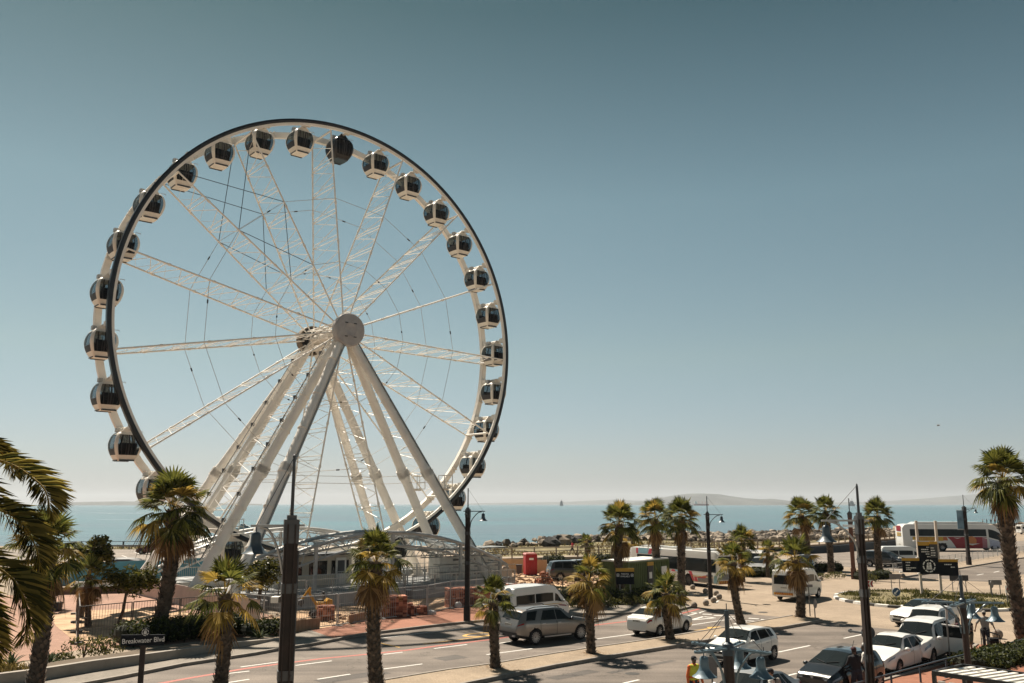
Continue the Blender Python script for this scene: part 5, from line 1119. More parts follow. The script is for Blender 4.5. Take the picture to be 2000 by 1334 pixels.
def tall_lamp(label, base, px, top_y, mast_y, ang, arm=1.05, w_=.38, bands=(3.5, 5.25), extra=True, group='brown lamp posts', col=None, lean=0, armm=None):
    p = base; zt = Zat(p, top_y); zm = Zat(p, mast_y); root = thing('lamp_post', label, 'lamp post', (p.x, p.y, 0), 0, group); u = V((math.cos(ang), math.sin(ang), 0)); v = V((-u.y, u.x, 0)); L = V((lean, 0, 0))
    b = MB(); q = Matrix.Rotation(ang, 3, 'Z'); b.box((0, 0, zt / 2), (w_, w_, zt), rot=q)
    for s_ in (-1, 1):
        for t in (-1, 1): b.box(u * s_ * w_ * .28 + v * t * (w_ / 2 + .012), (w_ * .32, .03, zt * .985), rot=q) if 0 else b.beam(u * s_ * w_ * .27 + v * t * (w_ / 2 + .01) + V((0, 0, .05)), u * s_ * w_ * .27 + v * t * (w_ / 2 + .01) + V((0, 0, zt - .05)), .03, w_ * .3, up=v) 
    b.build('post', col or M_post, root)
    b = MB(); b.box((0, 0, zt - .2), (w_ * 1.12, w_ * 1.12, .5), rot=q); b.box((0, 0, zt + .08), (w_ * .7, w_ * .7, .12), rot=q)
    b.build('cap', M_band, root)
    for z in bands:
        if z < zt: b = MB(); b.box((0, 0, z), (w_ * 1.1, w_ * 1.1, .2), rot=q); [b.ell(u * s_ * .1 + v * t * w_ * .56 + V((0, 0, z)), .02, 6, 4) for s_ in (-1, 1) for t in (-1, 1)]; b.build('band', M_band, root)
    mw = max(w_, .3); b = MB(); b.tube([(0, 0, zt), (0, 0, lerp(zt, zm, .94)), (0, 0, zm)], [mw * .13, mw * .11, mw * .09], 10); b.lathe([(.0, .06), (w_ * .13, .03), (w_ * .13, -.02), (0, -.03)], 10, (0, 0, zm)); b.build('mast', M_mast, root)
    za = zt - .08; e = u * arm + V((0, 0, za)); b = MB(); b.beam(e + u * .12, V((0, 0, za)) - u * .28, .05, .05)
    b.tube(spline([u * w_ * .5 + V((0, 0, za - 1.0)), u * (w_ * .5 + .10) + V((0, 0, za - .55)), u * arm * .62 + V((0, 0, za - .12)), u * arm * .9 + V((0, 0, za - .03))], 6), .028, 7)
    b.beam(V((0, 0, za - .16)) + v * -.1, V((0, 0, za - .16)) + v * -.95, .05, .07)
    b.build('arm', armm or M_mast, root)
    b = MB(); b.tube([e, e + V((0, 0, -.14))], .015, 5); bell(b, e + V((0, 0, -.12))); b.build('bell_shade', M_bell, root, smooth=45)
    b = MB(); b.ell(e + V((0, 0, -.47)), (.09, .09, .06), 10, 6); b.build('bulb', mat('lamp_glass', (.5, .5, .47), .25), root)
    b = MB(); b.tube([(0, 0, zm), e], .008, 4); b.build('stay_cable', M_dcable, root)
    if extra:
        b = MB(); b.beam(V((0, 0, 3.52)) - v * .15, V((0, 0, 3.48)) - v * .95 + u * .05, .05, .05); b.lathe([(.05, -.03), (.055, .03)], 8, V((0, 0, 3.48)) - v * .97, v); b.build('banner_peg', M_band, root)
        b = MB(); b.add([V((0, 0, 3.3)) + u * w_ * .55, V((0, 0, 0)) + u * w_ * .55, V((0, 0, 0)) + u * w_ * 1.5, V((0, 0, 3.3)) + u * w_ * .55 + v * .05, V((0, 0, 0)) + u * w_ * .55 + v * .05, V((0, 0, 0)) + u * w_ * 1.5 + v * .05], [(0, 1, 2), (5, 4, 3), (0, 3, 4, 1), (1, 4, 5, 2), (2, 5, 3, 0)]); b.build('fin', M_mast, root)
        b = MB(); b.tube([-u * w_ * .56 + V((0, 0, .1)), -u * w_ * .56 + V((0, 0, zt - .6))], .03, 6); b.build('conduit', M_mast, root)
    else:
        b = MB(); b.box((0, 0, .5), (w_ * 1.3, w_ * 1.3, 1.0), rot=q); b.build('plinth', col or M_post, root)
    return root
k = 19.3; pL = D(566, 1100, k)
lp = tall_lamp('nearest brown lamp post, left of centre, with bell lamp on its left side', V((pL.x, k, 0)), 566, 1019, 892, R(197), arm=.72, armm=M_arm, w_=.285)
b = MB(); b.box((-.25, -.05, 5.02), (.16, .22, .12)); b.build('junction_box', M_wh2, lp)
pL = D(1684, 1100, 25); tall_lamp('tall brown lamp post at the right beside the row of white cars', V((pL.x, 25, 0)), 1684, 1011, 948, R(186), arm=.98, bands=(2.9, 4.6, 5.5), armm=M_arm, w_=.175)
tall_lamp('brown lamp post at the kerb in front of the ballast blocks', G(912, 1217), 912, 996, 955, R(-8), arm=.95, extra=False, w_=.27)
tall_lamp('reddish brown lamp post behind the round stones by the bus', G(1388, 1170), 1388, 1003, 970, R(-6), arm=1.05, extra=False, w_=.25)
tall_lamp('rust coloured lamp post left of the palm by the dark blue people carrier', G(1668, 1131), 1664, 1002, 974, R(-20), arm=.9, extra=False, col=mat('rust_post', (.16, .065, .04), .6, 0, .25, 3))
fl = tall_lamp('lamp post with a blue banner in front of the coach', G(1893, 1105), 1888, 991, 967, R(5), arm=1.4, extra=False, w_=.33)
M_ban = mat('blue_banner', (.055, .13, .20), .6, 0, .35, .8, alt=(.16, .26, .33))
b = MB(); b.box((-.55, 0, 5.2), (.75, .05, 2.1)); b.build('banner', M_ban, fl); b = MB(); b.beam((-.95, 0, 6.3), (.1, 0, 6.3), .05); b.beam((-.95, 0, 4.1), (.1, 0, 4.1), .08); b.build('banner_rods', M_arm, fl)
def short_lamp(label, px, y, dep, zarm, zmast, angs, arm=.88, n_bell=(0, 1, 2, 3), pw=.25):
    p = D(px, y, dep); zarm = Zat(p, y); zmast = Zat(p, zmast); root = thing('bell_lamp', label, 'lamp post', (p.x, p.y, 0), 0, 'blue bell lamps'); b = MB()
    b.tube([(0, 0, 0), (0, 0, zarm - .12)], pw / 2, 14); b.build('post', M_post, root)
    b = MB(); b.tube([(0, 0, zarm - .16), (0, 0, zarm - .02), (0, 0, zarm + .10), (0, 0, zarm + .14)], [pw * .58, pw * .58, pw * .52, pw * .3], 14); b.build('cap', M_teald, root)
    b = MB(); b.tube([(0, 0, zarm), (0, 0, zmast)], .055, 10); b.tube([(0, 0, zmast), (0, 0, zmast + .16)], .012, 5); b.build('mast', M_teald, root)
    for i, a in enumerate(angs):
        u = V((math.cos(a), math.sin(a), 0)); v = V((-u.y, u.x, 0)); b = MB(); z = V((0, 0, zarm))
        for s_ in (-1, 1): b.beam(z + v * .07 * s_, z + u * arm + v * .07 * s_, .035, .05)
        b.lathe([(.06, -.025), (.10, -.025), (.10, .025), (.06, .025)], 14, z + u * (arm + .02), cap=False); b.beam(z + u * arm * .75 - v * .07, z + u * arm * .75 + v * .07, .05, .04)
        b.tube(spline([u * pw * .55 + V((0, 0, zarm - .95)), u * (pw * .5 + .12) + V((0, 0, zarm - .5)), u * arm * .55 + V((0, 0, zarm - .1)), u * arm * .7 + V((0, 0, zarm - .03))], 5), .028, 6)
        ar = b.build('arm', M_teal, root)
        b = MB(); b.tube([(0, 0, zmast - .04), z + u * arm * .93], .008, 4); b.tube([z + u * arm * .93, z + u * arm * .93 + V((0, 0, .12))], .012, 4); b.build('stay_cable', M_dcable, ar)
        if i in n_bell:
            e = z + u * arm * .84; b = MB(); b.tube([e, e + V((0, 0, -.12))], .015, 5); bell(b, e + V((0, 0, -.1)), 1.02); b.build('bell_shade', M_teal, root, smooth=45)
    return root
short_lamp('blue grey lamp with four bells on a crossed frame, bottom centre right', 1422, 1266, 22, 0, 1192, (R(-146), R(-42), R(128), R(58)), n_bell=(0, 1, 3), arm=.98)
sl2 = short_lamp('blue grey bell lamp among the people at the right kerb', 1880, 1177, 29.5, 0, 1124, (R(175), R(-5), R(48), R(-130)), n_bell=(1, 2), arm=1.15, pw=.2)
b = MB(); b.beam((0, -.05, 1.62), (-.75, -.1, 1.62), .045); b.lathe([(.05, -.04), (.05, .04)], 8, (-.78, -.1, 1.62), (1, 0, 0)); b.build('banner_peg', M_teal, sl2)
# ---- signs
M_sgn = mat('dark_navy_sign', (.006, .009, .014), .6, 0, .15, 4, spec=.15); M_sgy = mat('amber_sign_band', (.50, .27, .02), .5, 0, .1, 4); M_let = mat('white_lettering', (.80, .78, .74), .5)
M_brown = mat('dark_sign', (.022, .022, .026), .55); M_pole = mat('sign_pole', (.20, .19, .18), .5, .4, .15, 4); M_back = mat('sign_back', (.17, .16, .155), .6, .3, .2, 3); M_cream = mat('cream_post', (.55, .47, .40), .55, 0, .12, 2)
def emblem(b, c, r, n=32):                # ring with a sailing ship, facing -y
    c = V(c)
    for (r0, r1) in ((r, r * .93), ):
        for i in range(n):
            if i % 4 == 3: continue
            a0, a1 = 2 * math.pi * i / n, 2 * math.pi * (i + 1) / n
            b.add([c + V((x * math.cos(a), 0, x * math.sin(a))) for x, a in ((r0, a0), (r0, a1), (r1 * .88, a1), (r1 * .88, a0))], [(0, 1, 2, 3)])
    for (x0, z0, w0, h0) in ((-.52, -.55, 1.04, .2), (-.42, -.3, .34, .42), (0, -.3, .42, .5), (-.34, .16, .26, .34), (.02, .24, .34, .3), (-.08, -.3, .05, .95)):
        b.add([c + V((r * x0, -.002, r * z0)), c + V((r * (x0 + w0), -.002, r * z0)), c + V((r * (x0 + w0 * .85), -.002, r * (z0 + h0))), c + V((r * (x0 + w0 * .12), -.002, r * (z0 + h0)))], [(0, 1, 2, 3)])
p = D(279, 1250, 24.4); zc = p.z
sg = thing('street_name_sign', 'black street name sign reading Breakwater Blvd on a brown post', 'street sign', (p.x, p.y, 0), R(3))
b = MB(); b.box((0, .05, (zc + .1) / 2), (.13, .07, zc + .1)); b.build('post', M_post, sg)
b = MB(); b.box((0, 0, zc), (1.12, .04, .27)); bo = b.build('board', M_sgn, sg)
text('lettering', 'Breakwater Blvd', .178, M_let, bo, (.02, -.024, zc - .01), (R(90), R(-3), 0), sx=.93)
b = MB(); b.lathe([(.12, 0), (.12, .03)], 20, (.06, .0, zc + .2), (0, -1, 0)); pl = b.build('emblem_disc', M_sgn, sg); b = MB(); emblem(b, (.06, -.034, zc + .2), .09, 24); b.build('emblem', M_let, pl)
p = G(1222, 1179); pk = thing('parking_sign', 'dark sign with amber top reading PARKING AVAILABLE on two legs', 'sign', (p.x, p.y, 0), R(-4))
z0, z1 = Zat(p, 1141), Zat(p, 1110); kx = p.y / F
b = MB(); [b.box((s_ * 10 * kx, .03, z0 / 2 + .2), (.09, .06, z0 + .4)) for s_ in (-1, 1)]; b.build('legs', M_pole, pk)
b = MB(); b.box((0, 0, (z0 + z1) / 2), (34 * kx, .06, z1 - z0)); bo = b.build('board', M_sgn, pk); b = MB(); b.box((0, -.01, z1 - .11), (34 * kx + .03, .07, .24)); b.build('amber_band', M_sgy, bo)
text('lettering', 'PARKING\nAVAILABLE', .165, M_let, bo, (0, -.036, z1 - .48), (R(90), 0, 0), sx=.82)
for s_ in (-1, 1):
    b = MB(); x = s_ * 13.3 * kx; 
    for (dx, dz, w_, h_) in ((0, .09, .17, .025), (0, -.09, .17, .025), (.078, 0, .025, .17), (-.078, 0, .025, .17), (0, 0, .07, .07)): b.box((x + dx, -.036, z1 - .48 + dz), (w_, .008, h_))
    b.build('square_symbol', M_let, bo)
# direction board on the roundabout
p = G(1820, 1165.5); db = thing('direction_board', 'tall dark direction board with amber tops and ship emblem on two cream posts', 'sign board', (p.x, p.y, 0), R(-3)); kx = p.y / F
def zz(py): return Zat(p, py)
for x in (-18, 18): b = MB(); b.box((x * kx, 0, zz(1017) / 2), (.17, .17, zz(1017))); b.build('post', M_cream, db)
def panel(nm, x0, x1, y0, y1, m, band=.28, y=-.14, rows=()):
    b = MB(); xa, xb = (x0 - 1820) * kx, (x1 - 1820) * kx; za, zb = zz(y1), zz(y0); b.box(((xa + xb) / 2, y, (za + zb) / 2), (xb - xa, .08, zb - za)); o = b.build(nm, m, db)
    if band: b = MB(); b.box(((xa + xb) / 2, y - .012, zb - band / 2), (xb - xa + .02, .09, band)); b.build('amber_band', M_sgy, o)
    for i, (fx, fy, ww) in enumerate(rows):
        b = MB(); x = lerp(xa, xb, fx); z = lerp(zb, za, fy); rr = random.Random(int(x0) + i)
        while ww > 0: q = min(ww, rr.uniform(.05, .14)); b.box((x + q / 2, y - .045, z), (q, .008, .075)); x += q + .03; ww -= q + .03
        b.build('small_lettering', M_let, o)
    return o
cp = panel('centre_panel', 1801, 1836, 1058, 1121, M_sgn, rows=((.42, .17, .25), (.14, .24, .55), (.14, .31, .6), (.36, .38, .35), (.42, .46, .3)))
b = MB(); emblem(b, ((1818 - 1820) * kx, -.185, zz(1105)), .48); b.build('emblem', M_let, cp)
panel('left_panel', 1769, 1801, 1090, 1118, M_sgn, .2, -.10, rows=((.2, .3, .35), (.2, .5, .3), (.2, .68, .75), (.2, .8, .35)))
panel('right_panel', 1836, 1872, 1092, 1124, M_sgn, .2, -.10, rows=((.3, .32, .55), (.62, .48, .3)))
panel('small_panel', 1821, 1835, 1057, 1089, mat('charcoal_panel', (.045, .045, .047), .55), .22, -.26, rows=((.1, .4, .25), (.1, .55, .3), (.1, .7, .35), (.1, .85, .3)))
b = MB()
for (px, py) in ((1796, 1056), (1836, 1058), (1766, 1089.5), (1799, 1089), (1836, 1091), (1872, 1092), (1766, 1117.5), (1800, 1120)): b.box(((px - 1820) * kx, -.05, zz(py)), (.22, .16, .09))
b.build('clamps', M_let, db)
def pole_sign(name, label, px, py, kind, c, size, m, cat='road sign', legs=1, rz=0, group=None):
    p = G(px, py); kx = p.y / F; zc = Zat(p, c); root = thing(name, label, cat, (p.x, p.y, 0), rz, group); 
    for i in range(legs): x = 0 if legs == 1 else (i * 2 - 1) * size[0] * .36; MB().tube([(x, .02, 0), (x, .02, zc + size[1] * .4)], .035, 7).build('pole', M_pole, root)
    b = MB()
    if kind == 'disc': b.lathe([(0, 0), (size[0] / 2, 0), (size[0] / 2, .03), (0, .03)], 24, (0, -.02, zc), (0, -1, 0), cap=False)
    else: b.box((0, -.03, zc), (size[0], .03, size[1]))
    return root, b.build('plate', m, root), zc
M_blue = mat('blue_sign', (.012, .07, .16), .4); M_red = mat('red_sign', (.36, .02, .025), .45)
r_, o, zc = pole_sign('arrow_sign', 'round blue sign with white arrow at the tip of the roundabout island', 1752, 1181, 'disc', 1156, (.6, .6), M_blue)
b = MB(); q = Matrix.Rotation(R(-45), 3, 'Y')
for (x, z, w_, h_) in ((.03, 0, .3, .09), ): b.box(V((0, -.056, zc)) + q @ V((x * 1.0, 0, z)), (w_, .008, h_), rot=q)
c = V((0, -.056, zc)); b.add([c + V((-.17, 0, -.17)), c + V((.02, 0, -.17)), c + V((-.17, 0, .02))], [(0, 1, 2)]); b.build('arrow', M_let, o); b = MB(); b.lathe([(.275, 0), (.3, 0), (.3, .01), (.275, .01)], 24, (0, -.052, zc), (0, -1, 0), cap=False); b.build('border', M_let, o)
def chev(label, px, py, cy, w_, rz):
    r_, o, zc = pole_sign('chevron_sign', label, px, py, 'box', cy, (w_, .5), M_let, legs=2 if w_ > .6 else 1, rz=rz); b = MB()
    n_ = max(1, round(w_ / .32))
    for i in range(n_):
        x = -w_ / 2 + (i + .2) * w_ / n_; s_ = w_ / n_ * .5
        b.add([(x + .12, -.05, zc + .22), (x + .12 + s_, -.05, zc + .22), (x + s_, -.05, zc), (x, -.05, zc)], [(0, 1, 2, 3)]); b.add([(x, -.05, zc), (x + s_, -.05, zc), (x + .12 + s_, -.05, zc - .22), (x + .12, -.05, zc - .22)], [(0, 1, 2, 3)])
    b.build('chevrons', M_red, o)
chev('small red and white chevron sign left on the island by the tall lamp post', 1700, 1171, 1140, .5, 0)
chev('weathered red chevron sign on two poles at the right end of the island', 1976, 1186, 1151, .62, R(-10))
pole_sign('road_sign_back', 'small round grey sign seen from behind at the right median tip', 1593, 1211, 'disc', 1179, (.55, .5), M_back, rz=R(50))
pole_sign('road_sign_back', 'thin tall pole with a small plate before the white minibus', 1583, 1208, 'box', 1144, (.5, .16), M_back, rz=R(10))
pole_sign('road_sign_back', 'round grey sign seen from behind on the right of the island', 1939, 1171, 'disc', 1141, (.55, .5), M_back, rz=R(40))
pole_sign('road_sign_back', 'wide grey board on two legs right of the round grey sign', 1946, 1168, 'box', 1137.5, (1.0, .36), M_back, legs=2)
pole_sign('road_sign_back', 'grey board on two legs left of the direction board', 1750, 1150, 'box', 1126, (.95, .42), M_back, legs=2)
pole_sign('road_sign_back', 'long dark board on two legs behind the right panel of the direction board', 1875, 1157, 'box', 1129, (1.5, .44), M_brown, legs=2)
pole_sign('road_sign_back', 'big dark round sign seen from behind at the tall right lamp post', 1699, 1296, 'disc', 1236, (.62, .6), M_brown)
pole_sign('notice_board', 'small red notice board on a pole behind the leaning palm', 1454, 1128, 'box', 1082.5, (.8, .55), M_red, cat='sign')
r_, o, zc = pole_sign('information_panel', 'tall white panel with dark pictures and red edge by the ballast blocks', 957, 1140, 'box', 1112, (.62, 1.75), M_let, cat='sign', legs=2)
b = MB(); [b.box((0, -.05, zc + .55 - .36 * i), (.36, .012, .22)) for i in range(4)]; b.build('pictures', M_brown, o); b = MB(); b.box((.34, -.03, zc), (.10, .05, 1.75)); b.build('red_edge', M_red, o)
pole_sign('plate_sign', 'tall grey sign plate on a steel pole among the people by the right kerb', 1857, 1300, 'box', 1197, (.10, .5), M_grey, cat='road sign')
pole_sign('control_box', 'two pale grey sign plates seen from behind by the lamp with four bells', 1392, 1356, 'box', 1303, (.42, .75), M_back, cat='road sign', rz=R(-28))
# ---- fences and rails
def rail_fence(name, label, px, h_, rails, posts, z0=0, m=None, w_=.06, pw=.09, cat='railing', side=0, infill=0, top=None):
    P = [G(x, y, z0) for x, y in px] if top is None else [V((*G(x, y, top)[:2], z0)) for x, y in px]; root = thing(name, label, cat, (P[0].x, P[0].y, z0)); o = V((P[0].x, P[0].y, z0)); b = MB(); c = MB()
    for p, q in zip(P, P[1:]):
        for r_ in rails: b.beam(p - o + V((0, 0, r_)), q - o + V((0, 0, r_)), w_, w_)
        n_ = max(1, int((q - p).length / posts))
        for i in range(n_ + (q is P[-1])): x = p.lerp(q, i / n_) - o; c.beam(x, x + V((0, 0, h_)), pw, pw)
        if infill:
            n_ = int((q - p).length / infill)
            for i in range(n_): x = p.lerp(q, (i + .5) / n_) - o; b.beam(x + V((0, 0, rails[-1])), x + V((0, 0, rails[0])), .03)
    b.build('rails', m or M_grey, root); c.build('posts', m or M_grey, root); return root
M_wood = mat('weathered_timber', (.20, .155, .11), .85, 0, .25, 3); M_drail = mat('dark_rail', (.02, .032, .036), .5, .2, .2, 4)
rail_fence('promenade_railing', 'timber and steel railing along the seaside boardwalk', [(890, 1093.2), (1000, 1090.2), (1210, 1085.2), (1350, 1077.2), (1480, 1070.2), (1600, 1063.2), (1747, 1051.2), (1900, 1040.2)], 1.15, (1.1, .75, .42), 2.6, .7, M_wood, .07, .16)
rail_fence('promenade_railing', 'far railing on the sea side of the boardwalk', [(890, 1090.6), (1000, 1087.8), (1210, 1082.6), (1350, 1074.8), (1480, 1068), (1600, 1061.2), (1747, 1049.6)], 1.15, (1.1, .6), 2.6, .7, M_wood, .07, .14)
rail_fence('sea_rail', 'dark post and rail fence above the water on the left', [(60, 1072), (300, 1071.5), (470, 1070.5)], 1.15, (1.12, ), 4.2, 0, M_drail, .08, .2)
rail_fence('low_barrier', 'low grey crash barrier below the dark post and rail fence', [(60, 1073.5), (300, 1073), (470, 1072)], .7, (.62, .5), 3.5, 0, mat('barrier_grey', (.22, .21, .20), .6, .2), .14, .12)
rail_fence('hand_rail', 'dark blue hand rail along the bottom right kerb', [(1640, 1343), (1740, 1316), (1847, 1287), (1908, 1273), (2000, 1248), (2060, 1233)], .62, (.62, ), 1.7, .09, M_teald, .05, .06, top=.71)
rail_fence('guard_rail', 'thin pale mesh rail along the raised path before the coach', [(1830, 1105), (1890, 1096), (1975, 1083), (2080, 1068)], 1.0, (.98, .1), 2.0, .1, M_grey, .03, .05, infill=.5)
rail_fence('guard_rail', 'short tubular barrier in front of the dark blue people carrier', [(1722, 1119), (1745, 1117.5), (1768, 1115)], .9, (.88, .45), 1.5, 0, M_grey, .05, .06)
# temporary mesh fence, one object per panel
M_wire = mat('fence_wire', (.10, .088, .078), .55, .3, .15, 6)
def mesh_panels(px, h_, L, labels, group, m=M_wire, step=.15):
    P = [G(x, y) for x, y in px]; done = 0; proto = {}
    for p, q in zip(P, P[1:]):
        n_ = max(1, round((q - p).length / L))
        for i in range(n_):
            a, c = p.lerp(q, i / n_), p.lerp(q, (i + .97) / n_); d = (c - a).length; ang = math.atan2(c.y - a.y, c.x - a.x)
            root = thing('fence_panel', labels(done), 'fence panel', (a.x, a.y, 0), ang, group); done += 1
            b = MB()
            for (s_, e) in (((0, .1), (0, h_)), ((d, .1), (d, h_)), ((0, h_), (d, h_)), ((0, .15), (d, .15))): b.beam((s_[0], 0, s_[1]), (e[0], 0, e[1]), .045)
            for x in (.0, d): b.box((x, 0, .06), (.25, .6, .12))
            b.build('frame', m, root); b = MB()
            for j in range(1, int(d / step)): b.beam((j * step, 0, .15), (j * step, 0, h_), .013)
            for j in range(1, 3): b.beam((0, 0, .15 + (h_ - .15) * j / 3), (d, 0, .15 + (h_ - .15) * j / 3), .013)
            b.build('mesh', m, root)
NTH = ORD + ['sixteenth', 'seventeenth', 'eighteenth', 'nineteenth', 'twentieth']
mesh_panels([(150, 1259), (256, 1246), (350, 1236), (430, 1228)], 1.85, 2.4, lambda i: 'rusty mesh fence panel on the bare ground, %s from the left' % NTH[i + 1], 'mesh fence panels on the bare ground')
mesh_panels([(148, 1200), (150, 1259)], 1.85, 4.5, lambda i: 'mesh fence panel set end-on at the left corner, %s from the back' % NTH[i + 1], 'mesh fence panels on the bare ground')
mesh_panels([(470, 1224), (560, 1236), (660, 1225), (745, 1212), (835, 1202), (880, 1191), (965, 1183)], 1.85, 2.7, lambda i: 'grey mesh fence panel round the wheel site, %s from the left' % NTH[i + 1], 'mesh fence panels round the wheel site', M_grey)
mesh_panels([(994, 1162), (1100, 1164), (1178, 1166)], 1.35, 2.8, lambda i: 'low mesh fence panel behind the white taxi, %s from the left' % NTH[i + 1], 'mesh fence panels behind the taxi', M_wire)
def hoarding(label, px, h_, m, z=0, cap=None):
    P = [G(x, y) for x, y in px]; root = thing('hoarding', label, 'hoarding', (P[0].x, P[0].y, 0)); o = P[0].copy(); b = MB(); c = MB()
    for p, q in zip(P, P[1:]):
        b.beam(p - o + V((0, 0, h_ / 2)), q - o + V((0, 0, h_ / 2)), .05, h_); n_ = max(1, int((q - p).length / 2.4))
        for i in range(n_ + 1): x = p.lerp(q, i / n_) - o + V((0, .06, 0)); c.beam(x, x + V((0, 0, h_ + .03)), .07)
    b.build('boards', m, root); c.build('posts', M_pole, root)
hoarding('pinkish white hoarding in front of the left legs of the wheel', [(262, 1160), (330, 1176), (420, 1200), (505, 1217)], 1.35, mat('pink_white_board', (.52, .40, .34), .7, 0, .12, .7))
hoarding('blue hoarding behind the plaza trees', [(40, 1148), (200, 1138), (335, 1130), (470, 1122)], 1.8, mat('blue_board', (.05, .20, .28), .6, 0, .2, .8))
hoarding('beige hoarding behind the red toilet', [(975, 1117), (1030, 1119), (1068, 1120)], 1.35, mat('beige_board', (.42, .30, .18), .75, 0, .15, .8))
hoarding('low brown edging wall behind the pink plaza', [(95, 1162), (180, 1160), (265, 1158)], .55, mat('brown_wall', (.17, .11, .08), .8, 0, .2, 1))
# ================================================================== SITE THINGS, STONES, SHIPS
rr = random.Random(99)
def brickmat():
    m = paver('stacked_brick', (.34, .12, .07), (.26, .085, .05), (.12, .055, .04), 5.5, stain=.3)
    return m
M_brk = brickmat()
def px_thing(name, label, cat, px, py, rz=0, group=None):
    p = G(px, py); return thing(name, label, cat, (p.x, p.y, 0), rz, group), p.y / F
def brick_stack(label, px, py, wpx, hpx, d, rz=ROAD, seed=1):
    root, k = px_thing('brick_stack', label, 'brick stack', px, py, rz, 'brick stacks'); r2 = random.Random(seed); b = MB(); w_, h_ = wpx * k, hpx * k
    n_ = max(2, round(w_ / .25)); m_ = max(2, round(h_ / .12)); e = max(2, round(d / .25))
    for j in range(m_):
        for i in range(n_):
            for q in range(e):
                if j == m_ - 1 and r2.random() < .25: continue
                if 0 < i < n_ - 1 and 0 < q < e - 1 and j < m_ - 1: continue
                b.box((-w_ / 2 + (i + .5) * w_ / n_ + r2.uniform(-.012, .012), (q + .5) * d / e + r2.uniform(-.012, .012), (j + .5) * h_ / m_), (w_ / n_ - .012, d / e - .012, h_ / m_ - .008), rz=r2.uniform(-.03, .03))
    b.build('bricks', mat('loose_brick', (.25, .085, .052), .9, 0, .3, 3, alt=(.40, .17, .105), island=.7, bump=.2), root)
brick_stack('tall stack of red bricks behind the foreground palm by the kerb', 770, 1209, 48, 41, 1.0, ROAD * .4, 1)
brick_stack('middle step of the red brick stacks', 802, 1206, 12, 25, .9, ROAD * .4, 2)
brick_stack('lowest red brick stack at the right end of the row', 821, 1204, 26, 18, .9, ROAD * .4, 3)
brick_stack('long low stack of dark red bricks by the lamp post before the ballast', 918, 1187, 84, 36, 1.1, ROAD * .45, 4)
brick_stack('small stack of bricks beside the yellow mini digger', 638, 1213, 30, 27, .9, ROAD * .5, 5)
brick_stack('long row of red bricks on the sand behind the white taxi', 1022, 1157, 62, 15, .8, ROAD * .3, 6)
M_ply = mat('timber_shuttering', (.34, .21, .13), .8, 0, .2, 2)
for i, (a, c, h_, lb) in enumerate([((574, 1236), (624, 1230), .65, 'timber edging in front of the mini digger'), ((682, 1222), (722, 1213), .6, 'timber edging left of the tall brick stack'), ((505, 1243), (556, 1240), .5, 'timber edging behind the brown lamp post')]):
    p, q = G(*a), G(*c); root = thing('timber_edging', lb, 'edging', (p.x, p.y, 0), 0, 'timber edgings'); b = MB(); d = q - p; n_ = 7
    for j in range(n_): b.beam(d * (j / n_) + V((0, 0, h_ / 2)), d * ((j + .96) / n_) + V((0, 0, h_ / 2)), .06, h_)
    b.build('boards', M_ply, root); b = MB(); b.beam((0, .12, h_ * .8), d + V((0, .12, h_ * .8)), .08); b.build('rail', M_ply, root)
M_digy = mat('digger_yellow', (.50, .25, .015), .5, 0, .15, 3)
def digger(label, px, py, s_, rz):
    root, k = px_thing('mini_digger', label, 'digger', px, py, rz); root.scale = (s_, s_, s_); b = MB()
    for y in (-.42, .42): b.prism([(-.65, .08), (-.5, 0), (.5, 0), (.65, .08), (.68, .26), (.55, .4), (-.55, .4), (-.68, .26)], y - .14, y + .14, mat4=Matrix.Rotation(R(90), 4, 'X'))
    b.build('tracks', M_trim, root)
    b = MB(); b.box((-.2, 0, .72), (.95, .95, .42)); b.prism([(-.68, .5), (-.68, 1.05), (-.4, 1.15), (-.2, .95), (-.2, .5)], -.46, .46, mat4=Matrix.Rotation(R(90), 4, 'X')); b.build('body', M_digy, root)
    b = MB(); b.box((.05, 0, 1.05), (.4, .42, .12)); b.box((-.12, 0, 1.32), (.1, .42, .5)); b.build('seat', M_trim, root)
    b = MB(); b.beam((.3, .05, .8), (.75, .05, 1.45), .16, .14); b.beam((.75, .05, 1.45), (.72, .05, 1.85), .15, .13); b.beam((.70, .05, 1.85), (1.2, .05, 1.15), .13, .12); b.build('boom', M_digy, root)
    b = MB(); b.prism([(0, 0), (.32, -.05), (.36, -.3), (.12, -.42), (-.02, -.2)], -.16, .26, mat4=Matrix.Translation((1.1, .1, 1.15)) @ Matrix.Rotation(R(90), 4, 'X')); b.build('bucket', M_dgrey, root)
    b = MB(); b.tube([(.42, .05, 1.15), (.68, .05, 1.6)], .03, 6); b.build('ram', M_grey, root); return root
digger('yellow mini digger with raised boom beside the small brick stack', 626, 1206, 1.0, R(200))
digger('larger yellow digger standing behind the ballast blocks', 934, 1120, 1.55, R(170))
root, k = px_thing('portable_toilet', 'bright red portable toilet on the sand', 'toilet', 1038, 1124, R(12)); M_redp2 = mat('red_plastic', (.36, .016, .022), .45, 0, .1, 2)
b = MB(); b.box((0, .6, 1.05), (1.15, 1.15, 2.0)); [b.beam((-.58 + .29 * i, .0, .1), (-.58 + .29 * i, .0, 2.0), .04, .03) for i in range(5)]; [b.beam((.59, .15 + .28 * i, .1), (.59, .15 + .28 * i, 2.0), .03, .04) for i in range(4)]; b.build('cabin', M_redp2, root)
b = MB(); b.prism([(-.62, 0), (.62, 0), (.5, .12), (-.5, .12)], -.0, 1.22, mat4=Matrix.Translation((0, 1.22, 2.04)) @ Matrix.Rotation(R(90), 4, 'X')); b.build('roof', mat('pale_red_plastic', (.52, .20, .19), .5), root)
